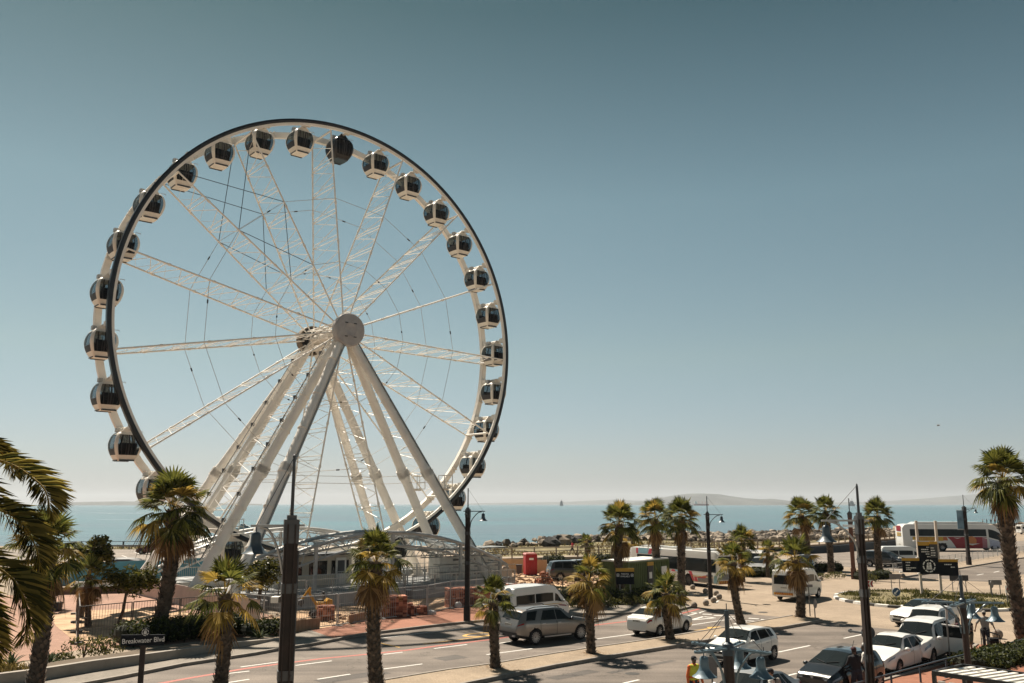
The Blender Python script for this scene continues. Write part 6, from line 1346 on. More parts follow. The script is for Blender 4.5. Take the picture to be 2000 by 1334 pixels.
b = MB(); b.box((0, -.03, 1.6), (.45, .02, .2)); b.build('front_label', M_let, root); b = MB(); b.box((.61, .6, 1.6), (.02, .4, .2)); b.build('side_label', M_let, root); b = MB(); b.box((0, .6, .04), (1.25, 1.25, .08)); b.build('base', M_dgrey, root)
root, k = px_thing('wheelie_bin', 'dark bin left of the red toilet', 'bin', 1014, 1121); b = MB(); b.prism([(-.24, 0), (.24, 0), (.3, .85), (-.3, .85)], -.3, .3, mat4=Matrix.Rotation(R(90), 4, 'X')); b.build('bin', M_dgrey, root); b = MB(); b.box((0, 0, .9), (.66, .68, .08)); b.build('lid', M_trim, root)
root, k = px_thing('octagonal_panel', 'cream octagonal panel with rounded outline standing right of the wheel', 'panel', 988, 1137, R(8)); M_oct = mat('cream_fibreglass', (.56, .47, .39), .5, 0, .08, 2)
b = MB(); oc = [(-.55, 0), (.55, 0), (.55, .95), (.25, 1.42), (-.25, 1.42), (-.55, .95)]; b.prism(oc, -.18, .18, mat4=Matrix.Rotation(R(90), 4, 'X')); b.build('shell', M_oct, root)
b = MB(); ic2 = [(x * .72, .08 + z * .86) for x, z in oc]
for (x0, z0), (x1, z1) in zip(ic2, ic2[1:]): b.beam((x0, -.19, z0), (x1, -.19, z1), .03)
b.build('groove', M_back, root)
# green container
A, B_ = G(1262, 1168), G(1306, 1150); p = G(1222, 1152)
root = thing('shipping_container', 'green corrugated container with white roof behind the parking sign', 'container', (G(1306, 1152).x, G(1306, 1152).y, 0), ROAD + .12); M_grn = mat('green_steel', (.085, .115, .035), .6, .1, .2, 1.2)
LC, WCn, HC = 6.06, 2.44, 2.5; b = MB(); b.box((-LC / 2, WCn / 2, HC / 2), (LC, WCn, HC))
for i in range(22): b.box((-LC + .2 + i * .27, -.02, HC / 2), (.12, .05, HC - .3))
for i in range(9): b.box((.02, .2 + i * .25, HC / 2), (.05, .11, HC - .3)); b.box((-LC - .02, .2 + i * .25, HC / 2), (.05, .11, HC - .3))
for x in (-LC, 0): b.box((x, 0, HC / 2), (.16, .16, HC + .02)); b.box((x, WCn, HC / 2), (.16, .16, HC + .02))
b.box((-LC / 2, 0, HC - .05), (LC, .14, .12)); b.box((-LC / 2, 0, .07), (LC, .14, .14)); b.build('walls', M_grn, root)
b = MB(); b.box((-LC / 2, WCn / 2, HC + .06), (LC + .1, WCn + .1, .1)); b.build('roof', M_wh2, root)
b = MB(); b.box((-2.9, -.06, 1.1), (.85, .05, 1.95)); do = b.build('door', M_brown, root); b = MB(); b.box((-2.9, -.09, 1.35), (.4, .02, .5)); b.box((-2.9, -.09, .6), (.35, .02, .25)); b.build('notices', M_let, do); b = MB(); b.box((-2.9, -.08, 2.25), (.95, .06, .28)); b.build('amber_sign', M_sgy, root)
b = MB(); b.box((-.75, -.06, 1.6), (.8, .05, .7)); b.build('window', M_let, root)
# rubble cone, bags, tarpaulin, gazebo, concrete barriers
root, k = px_thing('rubble_heap', 'heap of broken red rubble by the low fence behind the taxi', 'heap', 1063, 1140); b = MB()
for i in range(90): a = rr.uniform(0, 6.28); q = rr.random() ** .6; z = (1 - q) * 1.35 * rr.random() ** .5; b.ell((q * .85 * math.cos(a), q * .6 * math.sin(a), z), rr.uniform(.07, .2), 6, 4, jit=.3, rnd=rr)
b.build('rubble', mat('red_rubble', (.33, .14, .085), .95, 0, .35, 3, island=.6), root)
b = MB()
for (cx, cy, sx_, n_) in ((1000, 1128, 60, 160), (1110, 1135, 90, 260), (1150, 1150, 40, 120), (700, 1212, 90, 120), (440, 1215, 120, 160), (330, 1225, 90, 110)):
    for i in range(n_): p = G(cx + rr.gauss(0, sx_ * .4), cy + rr.gauss(0, 9)); s_ = rr.uniform(.04, .19); b.ell((p.x, p.y, s_ * .3 + .012), (s_, s_ * rr.uniform(.6, 1), s_ * .55), 6, 4, jit=.3, rnd=rr)
stuff(b.build('rubble_scatter', mat('sandy_rubble', (.30, .19, .115), .95, 0, .35, 2, island=.6)), 'scattered rubble and stones on the sandy building ground', 'rubble')
def sack(label, px, py, w_, h_, seed): 
    p = G(px, py); r2 = random.Random(seed); b = MB(); b.ell((0, 0, h_ * .42), (w_ / 2, w_ * .4, h_ * .55), 11, 8, jit=.2, rnd=r2); b.ell((w_ * .2, .05, h_ * .3), (w_ * .35, w_ * .3, h_ * .4), 10, 7, jit=.22, rnd=r2); o = b.build('sack', mat('white_sack', (.55, .53, .50), .8, 0, .12, 5), smooth=70, loc=(p.x, p.y, 0)); tag(o, label, 'sack', 'white sacks')
sack('white sack at the foot of the dark red brick stack, left of the lamp post', 895, 1190, .5, .5, 1); sack('white sack lying right of the lamp post before the bricks', 946, 1189, .8, .32, 2); sack('flat white sack at the right end of the dark bricks', 962, 1187, .6, .26, 3); sack('white sack beside the lowest brick stack', 843, 1203, .55, .38, 4)
root, k = px_thing('gazebo', 'white gazebo tent between the left wheel legs', 'gazebo', 392, 1102, .3); b = MB(); hw = 2.0
b.add([(-hw, -hw, 2.2), (hw, -hw, 2.2), (hw, hw, 2.2), (-hw, hw, 2.2), (0, 0, 3.25), (-hw, -hw, 1.95), (hw, -hw, 1.95), (hw, hw, 1.95), (-hw, hw, 1.95)], [(0, 1, 4), (1, 2, 4), (2, 3, 4), (3, 0, 4), (0, 5, 6, 1), (1, 6, 7, 2), (2, 7, 8, 3), (3, 8, 5, 0)]); b.build('roof', mat('white_canvas', (.72, .70, .66), .8, 0, .06, 2), root)
b = MB(); [b.beam((x, y, 0), (x, y, 2.2), .06) for x in (-hw, hw) for y in (-hw, hw)]; b.build('poles', M_grey, root)
for i, (px, py, L, rz, lb) in enumerate([(188, 1150, 3.4, .15, 'left white concrete barrier on the plaza edge'), (236, 1147, 3.0, .12, 'right white concrete barrier on the plaza edge')]):
    root, k = px_thing('road_barrier', lb, 'barrier', px, py, rz, 'concrete barriers'); b = MB(); b.prism([(-.3, 0), (.3, 0), (.24, .2), (.1, .35), (.08, .6), (-.08, .6), (-.1, .35), (-.24, .2)], -L / 2, L / 2, mat4=Matrix.Rotation(R(90), 4, 'Z') @ Matrix.Rotation(R(90), 4, 'X')); b.build('barrier', M_wh2, root)
root, k = px_thing('covered_skip', 'dark tarpaulin covered skip behind the plaza trees', 'skip', 243, 1117, .1); b = MB(); b.prism([(-1.3, 0), (1.3, 0), (1.7, 1.2), (-1.7, 1.2)], -.9, .9, mat4=Matrix.Rotation(R(90), 4, 'X')); b.build('hull', M_brown, root); b = MB(); b.ell((0, 0, 1.2), (1.75, .95, .3), 16, 6, jit=.08, rnd=rr); b.build('tarpaulin', mat('dark_tarpaulin', (.02, .024, .03), .6), root, smooth=60)
root, k = px_thing('planter_tub', 'small dark planter at the foot of the slim plaza palm', 'planter', 107, 1193); b = MB(); b.prism([(-.3, 0), (.3, 0), (.38, .55), (-.38, .55)], -.3, .3, mat4=Matrix.Rotation(R(90), 4, 'X')); b.build('tub', M_brown, root); b = MB(); b.box((0, 0, .56), (.62, .5, .03)); b.build('soil', M_soil, root)
# round stone bollards
M_stone = mat('granite_ball', (.24, .20, .165), .9, 0, .3, 9, bump=.4)
for i, (px, py, lb) in enumerate([(1353, 1151, 'stone ball nearest the bus wheel'), (1378, 1159, 'stone ball left of the reddish lamp post, furthest up the kerb'), (1399, 1163, 'stone ball partly behind the reddish lamp post foot'), (1405, 1170, 'stone ball on the right of the reddish lamp post foot'), (1394, 1177, 'stone ball just before the reddish lamp post'), (1379, 1182.5, 'second stone ball from the kerb corner'), (1356, 1187.5, 'stone ball right at the kerb corner behind the white saloon'),
    (1603, 1134, 'stone ball behind the front of the white minibus'), (1727, 1130, 'large stone beside the palm by the dark blue people carrier'), (1764, 1128, 'stone ball left under the direction board'), (1949, 1247, 'stone ball right of the man in the grey t-shirt'), (1992, 1242, 'stone ball at the foot of the tall right palm'), (1744, 1130, 'low stone block left of the stone ball under the direction board')]):
    p = G(px, py); b = MB(); r_ = .22 if px < 1900 else .27; b.ell((0, 0, r_ * .8), r_, 16, 10, jit=.02, rnd=rr); b.lathe([(r_ * .6, 0), (r_ * .5, .06)], 12); o = b.build('stone_ball', M_stone, smooth=60, loc=(p.x, p.y, 0)); tag(o, lb, 'stone ball', 'round stone bollards')
# shore rocks
M_rk = mat('shore_rock', (.075, .06, .047), .95, 0, .4, .9, alt=(.24, .195, .15), island=.8, bump=.8, bscale=3)
M_rkd = mat('dark_boulder', (.045, .042, .04), .95, 0, .4, 1.5, bump=.5, bscale=4)
def rock(b, c, s, r2):
    rot = Matrix.Rotation(r2.uniform(0, 6.28), 3, 'Z') @ Matrix.Rotation(r2.uniform(-.5, .5), 3, 'X'); b.ell(c, (s * r2.uniform(.8, 1.3), s * r2.uniform(.7, 1.1), s * r2.uniform(.55, .9)), 7, 5, rot=rot, jit=.26, rnd=r2)
shl = [(x, y) for x, y in shore]
b = MB()
for i in range(2100):
    px = 985 + 1100 * rr.random() ** .8
    if px < 1150 and rr.random() < .75: continue
    wdt = itp([(985, 4), (1300, 5), (1380, 11), (1600, 13), (1760, 9), (2100, 4)], px); f = rr.random()
    py = itp(shl, px) + wdt * f - .6; p = G(px, py); s = rr.uniform(.35, 1.0) * (p.y / 170); rock(b, (p.x, p.y, .12 + .75 * rr.random() * (1 - f * .7)), s, rr)
stuff(b.build('rock_bank', M_rk), 'bank of tumbled rip-rap rocks along the shore', 'rocks')
for i, (px, py, s) in enumerate([(1063, 1066, 1.1), (1077, 1068, 1.5), (1090, 1064, 1.5), (1099, 1064, 1.6), (1112, 1063, 1.4), (1127, 1061, 1.2), (955, 1070, 1.3), (973, 1069, 1.0), (1175, 1057, .9), (1340, 1054, 1.3), (1362, 1054, 1.5), (1376, 1053, 1.2), (1410, 1052, 1.2), (1795, 1037, 1.6), (1830, 1034, 1.8), (1812, 1036, 1.3)]):
    r2 = random.Random(i); p = G(px, py); b = MB(); rock(b, (0, 0, s * .35), s, r2); o = b.build('boulder', M_rkd if i % 3 else M_rk, loc=(p.x, p.y, 0)); tag(o, 'large boulder standing out of the rocks along the shore', 'boulder', 'boulders along the shore')
# ships
M_hull = mat('white_hull', (.62, .62, .60), .4); M_shipg = mat('grey_ship', (.16, .17, .18), .6); M_shipr = mat('red_ship', (.40, .09, .08), .6)
def hull(b, L, w_, h_, mi=0): 
    pts = [(-L / 2, -w_ / 2), (L * .25, -w_ / 2), (L / 2, 0), (L * .25, w_ / 2), (-L / 2, w_ / 2)]; k = 5; b.add([(x * .93, y * .8, 0) for x, y in pts] + [(x, y, h_) for x, y in pts], [tuple(range(k))[::-1], tuple(range(k, 2 * k))] + [(i, (i + 1) % k, k + (i + 1) % k, k + i) for i in range(k)], mi)
p = G(481, 1036, -2.4); yt = thing('motor_yacht', 'white motor yacht on the water behind the wheel legs', 'yacht', p, R(8))
b = MB(); hull(b, 7.4, 2.2, .95); b.build('hull', M_hull, yt); b = MB(); b.prism([(-2.6, .95), (1.6, .95), (.6, 1.7), (-2.4, 1.7)], -.85, .85, mat4=Matrix.Rotation(R(90), 4, 'X')); b.prism([(-2.2, 1.72), (.1, 1.72), (-.5, 2.3), (-2.0, 2.3)], -.7, .7, mat4=Matrix.Rotation(R(90), 4, 'X')); b.build('cabin', M_hull, yt)
b = MB(); b.box((-.7, -.9, 1.35), (2.9, .05, .3)); b.box((-1.1, -.75, 2.02), (1.5, .05, .25)); b.build('windows', M_glass, yt); b = MB(); b.tube([(-1.6, 0, 2.3), (-1.9, 0, 3.2)], .05, 5); b.beam((-2.2, 0, 2.9), (-1.4, 0, 2.9), .06); b.build('mast', M_hull, yt)
def ship(label, px, py, y, L, parts, rz=0, name='cargo_ship'):
    p = D(px, py, y); r_ = thing(name, label, 'ship', (p.x, p.y, -2.4), rz); 
    for nm, m, fn in parts: b = MB(); fn(b); b.build(nm, m, r_)
ship('grey ship seen end-on on the horizon right of the wheel', 1097, 985, 5200, 30, [('hull', M_shipg, lambda b: hull(b, 34, 14, 12)), ('superstructure', M_shipg, lambda b: (b.box((-3, 0, 17), (17, 11, 12)), b.box((-3, 0, 25), (9, 8, 6)), b.beam((0, 0, 26), (0, 0, 36), 1.2)))], R(70))
ship('long red ship on the horizon below the far hill', 1370, 985, 5600, 100, [('hull', M_shipr, lambda b: hull(b, 98, 17, 10)), ('superstructure', M_hull, lambda b: (b.box((-36, 0, 16), (15, 14, 14)), b.box((-37, 0, 25), (8, 10, 5)))), ('cranes', M_shipr, lambda b: [b.beam((x, 0, 10), (x, 0, 25), 2) for x in (-15, 5, 25)])])
ship('dark ship on the horizon behind the rust coloured lamp post', 1664, 985, 4600, 36, [('hull', M_shipg, lambda b: hull(b, 34, 12, 9)), ('superstructure', M_shipg, lambda b: (b.box((-2, 0, 14), (22, 9, 10)), b.box((0, 0, 22), (12, 7, 7)))), ('masts', M_shipg, lambda b: (b.beam((1, 0, 25), (1, 0, 38), 1.2), b.beam((-10, 0, 18), (-10, 0, 28), 1)))])
b = MB(); p = D(1833, 831, 130); b.add([(0, 0, 0), (.35, -.05, .0), (.16, .1, .02), (-.02, .3, .14), (-.2, .75, .10), (.02, .3, .16), (-.02, -.3, .14), (-.2, -.75, .10), (.02, -.3, .16), (-.3, 0, 0)], [(0, 3, 4, 5), (0, 8, 7, 6), (0, 2, 3), (0, 6, 1), (0, 1, 2), (9, 3, 6), (9, 6, 0), (9, 0, 3)])
b.ell((.02, 0, 0), (.3, .08, .07), 8, 6); o = b.build('seagull', mat('gull_feather', (.25, .25, .26), .8), loc=p); o.rotation_euler = (0, 0, 2); tag(o, 'small gull flying in the sky on the right', 'bird')
b = MB()
for i in range(40): px = rr.uniform(165, 290) if i < 28 else rr.uniform(130, 420); py = 1002 + rr.uniform(-.8, .8) if i < 28 else rr.uniform(990, 1015); p = G(px, py, -2.38); L = rr.uniform(4, 16); b.quad(p, p + V((L, .4, 0)), p + V((L * .9, 2.2, 0)), p + V((.5, 1.6, 0)))
stuff(b.build('foam', mat('sea_foam', (.6, .62, .62), .8, 0, .2, .3)), 'broken white foam on the water at the left', 'foam')
# pergola roof in the bottom right corner
p = G(1822, 1310, 3.05); q = G(2060, 1345, 3.05); dx = (q - p).normalized(); ang = math.atan2(dx.y, dx.x)
root = thing('slatted_kiosk', 'white slatted kiosk roof with black frame in the bottom right corner', 'kiosk', (p.x, p.y, 0), ang); b = MB(); Lk, Wk = 4.6, 1.5
for y in (0, Wk): b.beam((0, y, 3.0), (Lk, y, 3.0), .07, .10)
for x in (0, Lk): b.beam((x, 0, 3.0), (x, Wk, 3.0), .07, .10)
for x in (.02, Lk): 
    for y in (0, Wk): b.beam((x, y, 0), (x, y, 3.0), .08)
b.beam((0, 0, 2.45), (Lk, 0, 2.45), .07, .08); b.build('frame', M_trim, root)
b = MB()
for i in range(18): x = .2 + i * .25; b.add([(x - .20, .06, 3.03), (x - .08, .06, 3.03), (x + .16, Wk - .06, 3.03), (x + .04, Wk - .06, 3.03), (x - .20, .06, 2.99), (x - .08, .06, 2.99), (x + .16, Wk - .06, 2.99), (x + .04, Wk - .06, 2.99)], [(0, 1, 2, 3), (7, 6, 5, 4), (0, 4, 5, 1), (2, 6, 7, 3), (1, 5, 6, 2), (3, 7, 4, 0)])
b.build('roof_slats', M_wh2, root)
b = MB(); [b.box((.22 + i * .25, -.05, 2.72), (.15, .06, .26)) for i in range(18)]; b.build('front_slats', M_wh2, root); b = MB(); b.box((Lk / 2, .05, 2.2), (Lk - .1, .04, .40)); b.build('front_board', M_wh2, root)
b = MB(); b.box((Lk / 2, Wk / 2, 2.35), (Lk - .2, Wk - .2, .04)); b.build('ceiling', M_grey, root)
# ================================================================== PEOPLE
def skin(nm, c): return mat(nm, c, .55, 0, .08, 8)
S_dark = skin('dark_skin', (.075, .042, .028)); S_mid = skin('tan_skin', (.30, .17, .11)); S_lt = skin('fair_skin', (.42, .26, .19))
def cloth(nm, c): return mat(nm, c, .85, 0, .14, 9, bump=.15, bscale=30)
C_hv = cloth('hi_vis_yellow', (.55, .52, .05)); C_or = cloth('hi_vis_orange', (.62, .13, .03)); C_blk = cloth('black_cloth', (.012, .012, .015)); C_wht = cloth('white_cloth', (.58, .55, .50)); C_gry = cloth('grey_cloth', (.30, .27, .24)); C_nav = cloth('navy_cloth', (.022, .026, .04)); C_kha = cloth('khaki_cloth', (.22, .17, .11)); C_red = cloth('red_cloth', (.42, .02, .03)); C_mar = cloth('maroon_cloth', (.045, .008, .012)); C_teal = cloth('blue_cloth', (.08, .14, .2)); H_blk = mat('black_hair', (.012, .01, .009), .6, 0, .2, 20); H_brn = mat('brown_hair', (.04, .022, .014), .6, 0, .2, 20); H_gry = mat('grey_hair', (.30, .28, .26), .7)
C_shoe = cloth('white_shoe', (.55, .53, .5))
def remesh(b, name, m, parent, vox, smooth=True):
    me = bpy.data.meshes.new(name); me.from_pydata(b.v, [], b.f); o = bpy.data.objects.new(name, me); COL.objects.link(o)
    md = o.modifiers.new('r', 'REMESH'); md.mode = 'VOXEL'; md.voxel_size = vox
    s2 = o.modifiers.new('s', 'SMOOTH'); s2.iterations = 4; s2.factor = .5
    n = bpy.data.meshes.new_from_object(o.evaluated_get(bpy.context.evaluated_depsgraph_get())); bpy.data.objects.remove(o); n.name = name; n.materials.clear(); n.materials.append(m)
    n.polygons.foreach_set('use_smooth', [True] * len(n.polygons)); o = bpy.data.objects.new(name, n); COL.objects.link(o); o.parent = parent; return o
def limb(b, P, rs, n=10):
    b.tube(P, rs, n); [b.ell(p, r, 10, 7) for p, r in zip(P, rs)]
def person(label, p, rz, skinm, top, legs, hairm, shoe=C_blk, hgt=1.75, step=.12, arms=((.08, .26, .02), (.08, -.26, .02)), short=False, sleeve=.5, cap=None, long_hair=False, female=False, sit=False, lean=0, cardigan=None, bag=None, group=None, vest=None, vox=.013, shortskirt=None):
    """local +x is where the person faces; arms: hand positions relative to the shoulders' centre line (x, y, drop)"""
    root = thing('person', label, 'person', p, rz, group); k = hgt / 1.75; root.scale = (k, k, k); sw = .185 if not female else .165
    Lx = lean; hip = V((0, 0, .93)); ch = V((Lx * .6, 0, 1.25)); nk = V((Lx, 0, 1.47)); hd_ = V((Lx + .03, 0, 1.63))
    body = MB(); sh = MB(); tr = MB()
    # torso
    for B, g in ((body, 0), (sh, .016)):
        limb(B, [hip + V((0, .06, .02)), V((Lx * .3, .055, 1.08)), ch + V((0, .07, 0)), ch + V((0, .08, .12))], [.115 + g, .105 + g, .12 + g, .10 + g])
        limb(B, [hip + V((0, -.06, .02)), V((Lx * .3, -.055, 1.08)), ch + V((0, -.07, 0)), ch + V((0, -.08, .12))], [.115 + g, .105 + g, .12 + g, .10 + g])
        limb(B, [V((Lx * .85, -sw, 1.40)), V((Lx * .85, 0, 1.43)), V((Lx * .85, sw, 1.40))], [.062 + g, .075 + g, .062 + g])
        if female: [B.ell(ch + V((.10, s_ * .07, .03)), .065 + g, 10, 7) for s_ in (-1, 1)]
    limb(body, [V((Lx * .9, 0, 1.42)), nk + V((0, 0, .07))], [.06, .052])
    body.ell(hd_ + V((0, 0, .01)), (.098, .076, .118), 16, 12); body.ell(hd_ + V((.035, 0, -.06)), (.06, .055, .06), 12, 8)
    body.ell(hd_ + V((.10, 0, -.015)), (.02, .014, .026), 8, 6); [body.ell(hd_ + V((0, s_ * .078, -.01)), (.02, .01, .03), 8, 6) for s_ in (-1, 1)]
    # legs
    for i, s_ in enumerate((1, -1)):
        if sit: K, A = V((.42, s_ * .1, .95)), V((.45, s_ * .1, .5))
        else: a = step * s_; K, A = V((.04 + a * .7, s_ * .095, .50)), V((a * 1.2 - .02 - .1 * (a < 0), s_ * .1, .09 + .03 * (a < 0)))
        Hp = hip + V((0, s_ * .09, -.02)); limb(body, [Hp, Hp.lerp(K, .5), K, K.lerp(A, .35), A], [.088, .08, .056, .058, .038]); body.ell(A + V((.07, 0, -.045)), (.12, .045, .04), 10, 6)
        e = K.lerp(A, .04) if short else A + V((0, 0, .03)); pts = [Hp, Hp.lerp(K, .5), K, e] if not short else [Hp, Hp.lerp(K, .55), Hp.lerp(K, .85)]
        limb(tr, pts, [.108, .1, .078, .07] if not short else [.108, .105, .1])
        b = MB(); b.ell(A + V((.065, 0, -.04)), (.135, .052, .05), 12, 8); b.ell(A + V((.0, 0, -.02)), (.06, .05, .06), 10, 6); b.build('shoe', shoe, root, smooth=60)
    limb(tr, [hip + V((0, -.06, .03)), hip + V((0, .06, .03))], [.132, .132])
    fing = MB()
    for (s_, (hx, hy, drop)) in zip((1, -1), arms):
        Sh = V((Lx * .85, s_ * sw, 1.40)); Hn = V((Lx * .85 + hx, hy, 1.40 - .58 + drop)); mid = (Sh + Hn) / 2; dd = Hn - Sh; L = dd.length; bend = math.sqrt(max(0, .30 ** 2 - (L / 2) ** 2)) if L < .6 else 0
        out = V((-.75, s_ * .55, -.35)); out = (out - dd.normalized() * out.dot(dd.normalized())).normalized(); E = mid + out * max(bend, .015)
        limb(body, [Sh, Sh.lerp(E, .5), E, E.lerp(Hn, .5), Hn], [.05, .045, .036, .034, .024]); hd2 = (Hn - E).normalized(); body.ell(Hn + hd2 * .05, (.028, .036, .05), 10, 8, rot=hd2.to_track_quat('Z', 'Y').to_matrix())
        palmc = Hn + hd2 * .085; sd = hd2.cross(V((1, 0, 0))).normalized() if abs(hd2.x) < .9 else V((0, 1, 0)); cu = hd2.cross(sd)
        for f, (o_, ln) in enumerate(((-.026, .066), (-.009, .076), (.009, .072), (.025, .056))):
            r0 = palmc + sd * o_; fing.tube([r0 - hd2 * .02, r0 + hd2 * ln * .5 + cu * .006, r0 + hd2 * ln * .85 + cu * .026], [.009, .008, .0065], 6)
        r0 = Hn + hd2 * .04 + sd * -.03; fing.tube([r0, r0 - sd * .022 + hd2 * .03 + cu * .01, r0 - sd * .024 + hd2 * .055 + cu * .022], [.01, .009, .007], 6)
        if sleeve > 0: limb(sh, [Sh, Sh.lerp(E, .9)] if sleeve <= .5 else [Sh, E, E.lerp(Hn, .92)], [.068, .06] if sleeve <= .5 else [.066, .054, .044])
    bo = remesh(body, 'body', skinm, root, vox); me = bo.data; bm = bmesh.new(); bm.from_mesh(me); t = bpy.data.meshes.new('t'); t.from_pydata(fing.v, [], fing.f); bm.from_mesh(t); bm.to_mesh(me); bm.free(); bpy.data.meshes.remove(t)
    remesh(sh, 'shirt', top, root, vox); remesh(tr, 'trousers' if not short else 'shorts', legs, root, vox)
    b = MB(); b.ell(hd_ + V((-.016, 0, .032)), (.102, .084, .108), 14, 9); 
    if long_hair: b.ell(hd_ + V((-.07, 0, -.10)), (.06, .085, .2), 12, 8); b.ell(hd_ + V((-.03, .06, -.07)), (.05, .035, .13), 10, 7); b.ell(hd_ + V((-.03, -.06, -.07)), (.05, .035, .13), 10, 7)
    b.build('hair', hairm, root, smooth=70)
    b = MB(); [b.ell(hd_ + V((.088, s_ * .032, .012)), (.010, .013, .008), 8, 5) for s_ in (-1, 1)]; b.ell(hd_ + V((.088, 0, -.062)), (.008, .022, .006), 8, 5); b.build('face_features', mat('dark_features', (.05, .02, .018), .5), root)
    if cap: b = MB(); b.ell(hd_ + V((-.006, 0, .058)), (.112, .095, .085), 16, 8); b.ell(hd_ + V((.12, 0, .05)), (.09, .07, .012), 12, 6); b.build('cap', cap, root, smooth=60)
    if vest:
        v = MB(); g = .03; limb(v, [hip + V((0, .06, .12)), ch + V((0, .07, 0)), ch + V((0, .08, .12))], [.125 + g, .12 + g, .10 + g]); limb(v, [hip + V((0, -.06, .12)), ch + V((0, -.07, 0)), ch + V((0, -.08, .12))], [.125 + g, .12 + g, .10 + g]); limb(v, [V((0, -sw * .75, 1.405)), V((0, sw * .75, 1.405))], [.09, .09]); remesh(v, 'vest', vest, root, vox)
        b = MB(); b.lathe([(.165, -.02), (.168, -.02), (.168, .02), (.165, .02)], 20, (0, 0, 0), cap=False); o = b.build('reflective_band', C_or, root); o.location = (0, 0, 1.08); o.scale = (1.0, 1.35, 1.6)
    if bag == 'backpack': b = MB(); b.ell(ch + V((-.2, 0, .02)), (.10, .15, .22), 14, 10); b.build('backpack', C_gry, root, smooth=60); b = MB(); [b.tube([ch + V((-.14, s_ * .11, .18)), ch + V((0, s_ * .12, .22)), ch + V((.13, s_ * .11, .08)), ch + V((.05, s_ * .14, -.14))], .022, 6) for s_ in (-1, 1)]; b.build('straps', C_blk, root)
    if bag == 'sling': b = MB(); b.tube(spline([ch + V((-.13, .16, .17)), ch + V((-.165, .02, .02)), ch + V((-.14, -.15, -.2))], 5), .018, 6); b.tube(spline([ch + V((.13, .16, .17)), ch + V((.165, .02, .02)), ch + V((.14, -.15, -.2))], 5), .018, 6); b.build('sling_strap', C_blk, root)
    return root
def head_at(px, py, z): p = G(px, py, z); return V((p.x, p.y, 0))
person('traffic warden in a yellow and orange vest with dark cap at the bottom edge', head_at(1354, 1281, 1.76), R(-65), S_dark, C_or, C_nav, H_blk, cap=C_blk, vest=C_hv, arms=((.10, .30, .03), (.05, -.28, .0)), sleeve=1)
person('man in black with maroon cap leaning to the black hatchback', head_at(1649, 1264, 1.77) - NR * .42, R(100), S_dark, C_blk, C_nav, H_blk, cap=C_mar, arms=((.42, .12, .26), (.42, -.10, .22)), hgt=1.8, lean=.08)
person('person in a white t-shirt with black shoulder strap beside the tall right lamp post', head_at(1683, 1259, 1.74) - NR * .1, R(150), S_dark, C_wht, C_nav, H_blk, arms=((.34, .18, .24), (.3, -.2, .2)), bag='sling')
person('person in a white t-shirt with a backpack at the bottom edge by the silver saloon', head_at(1506, 1308, 1.72), R(160), S_mid, C_wht, C_nav, H_blk, cap=C_blk, bag='backpack', arms=((.30, .2, .25), (.25, -.25, .15)))
person('woman in black leggings with long dark hair left of the bell lamp post', G(1875, 1278, .09) * 1, R(-20), S_mid, C_red if 0 else C_mar, C_blk, H_brn, long_hair=True, female=True, shoe=C_shoe, hgt=1.68, arms=((.30, .14, .28), (.28, -.12, .26)), sleeve=0, group='people at the right kerb', step=.05)
person('woman in a black top and short khaki shorts right of the bell lamp post', G(1898, 1277, .09) * 1, R(190), S_lt, C_blk, C_kha, H_blk, long_hair=True, female=True, shoe=C_shoe, hgt=1.68, short=True, arms=((.28, .1, .3), (.28, -.1, .28)), sleeve=0, group='people at the right kerb', step=.04)
person('man in a grey t-shirt and dark jeans walking with arms out beside the luggage trolley', G(1928, 1268, .09) * 1, R(60), S_mid, C_gry, C_nav, H_blk, arms=((-.05, .42, .08), (.1, -.42, .06)), hgt=1.78, step=.16, group='people at the right kerb', cap=C_gry)
person('person in a pale top leaning into the open car door', G(1838, 1252), R(170), S_lt, C_teal, C_nav, H_brn, long_hair=True, female=True, arms=((.4, .15, .3), (.4, -.15, .3)), lean=.15, sleeve=0, hgt=1.66)
person('person in pale shirt and shorts standing under the red notice board', G(1447, 1143), R(-90), S_mid, C_wht, C_kha, H_blk, short=True, vox=.02)
person('runner all in red on the boardwalk', V((*G(1118, 1084, .7)[:2], .7)), R(180), S_mid, C_red, C_blk, H_blk, short=True, step=.3, arms=((.25, .25, .3), (-.2, -.25, .25)), vox=.025)
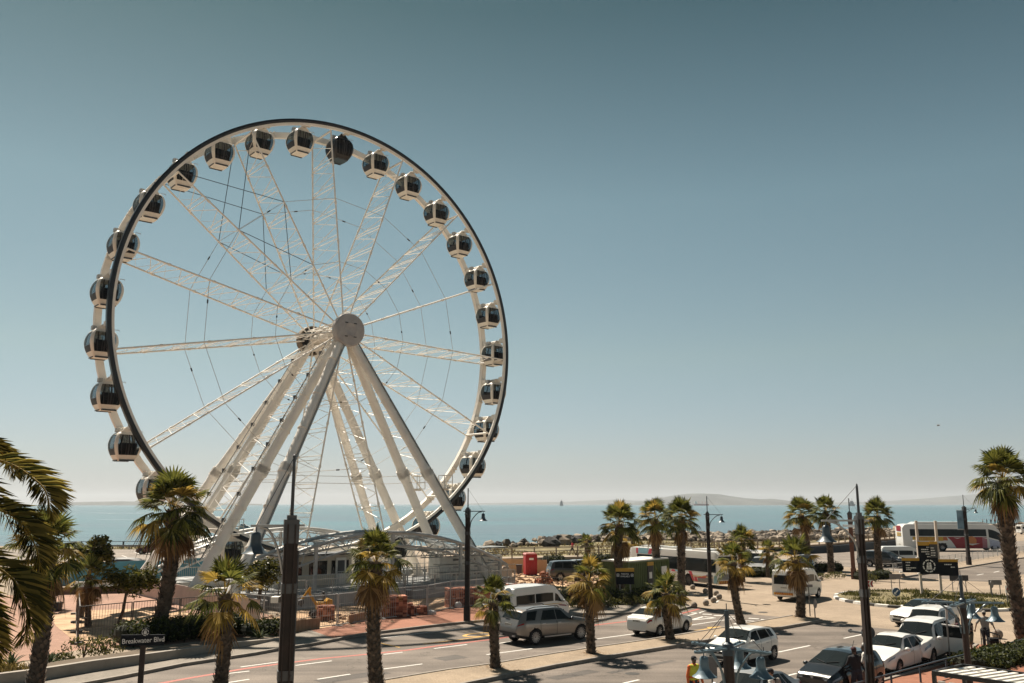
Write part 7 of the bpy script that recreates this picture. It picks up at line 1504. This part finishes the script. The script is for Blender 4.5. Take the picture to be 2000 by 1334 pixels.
pier = [(1886, 1029), (1920, 1025), (1928, 1025), (1936, 1025), (1944, 1024), (1952, 1024), (1862, 1031)]
for i, (px, py) in enumerate(pier):
    c = [C_gry, C_wht, C_mar, C_nav, C_red, C_wht, C_wht][i]; nm = ['grey', 'white', 'maroon', 'navy', 'red', 'pale', 'white'][i]
    person('distant person in a %s shirt, %s from the left on the far sea wall' % (nm, ['second', 'third', 'fourth', 'fifth', 'sixth', 'seventh', 'first'][i]), V((*G(px, py, .7)[:2], .7)), R(90 + 40 * i), S_mid, c, C_nav, H_blk, vox=.04, group='people on the sea wall')
ct = head_at(1936, 1262, .3); root = thing('luggage_trolley', 'black folding luggage trolley in front of the man in the grey t-shirt', 'trolley', (ct.x, ct.y, .09), R(-15)); b = MB()
for y in (-.25, .25):
    for (p, q) in (((-.35, y, .1), (.35, y, .1)), ((-.35, y, .1), (-.35, y, .95)), ((-.35, y, .95), (.35, y, .75)), ((.35, y, .1), (.35, y, .75)), ((-.35, y, .5), (.35, y, .45))): b.beam(p, q, .035)
for x, z in ((-.35, .95), (.35, .75), (.35, .1), (-.35, .1)): b.beam((x, -.25, z), (x, .25, z), .035)
b.build('frame', M_trim, root); b = MB(); b.box((.12, 0, .42), (.4, .42, .36)); b.build('bag', C_blk, root)
for x in (-.33, .33):
    for y in (-.25, .25): b = MB(); b.lathe([(.09, -.02), (.09, .02)], 12, (x, y, .09), (0, 1, 0)); b.build('wheel', M_tyre, root)
# ================================================================== HAZE over land and bay
b = MB(); b.box((0, 10200, 118), (60000, 23400, 246)); hz_ = b.build('haze', []); hz_['kind'] = 'stuff'; hz_.data.materials.clear()
m = bpy.data.materials.new('haze_air'); m.use_nodes = True; n = m.node_tree; n.nodes.clear(); pv = n.nodes.new('ShaderNodeVolumePrincipled'); mo = n.nodes.new('ShaderNodeOutputMaterial')
pv.inputs['Color'].default_value = (.84, .90, .97, 1); pv.inputs['Density'].default_value = .00005; pv.inputs['Anisotropy'].default_value = .2; n.links.new(pv.outputs[0], mo.inputs['Volume']); hz_.data.materials.append(m)
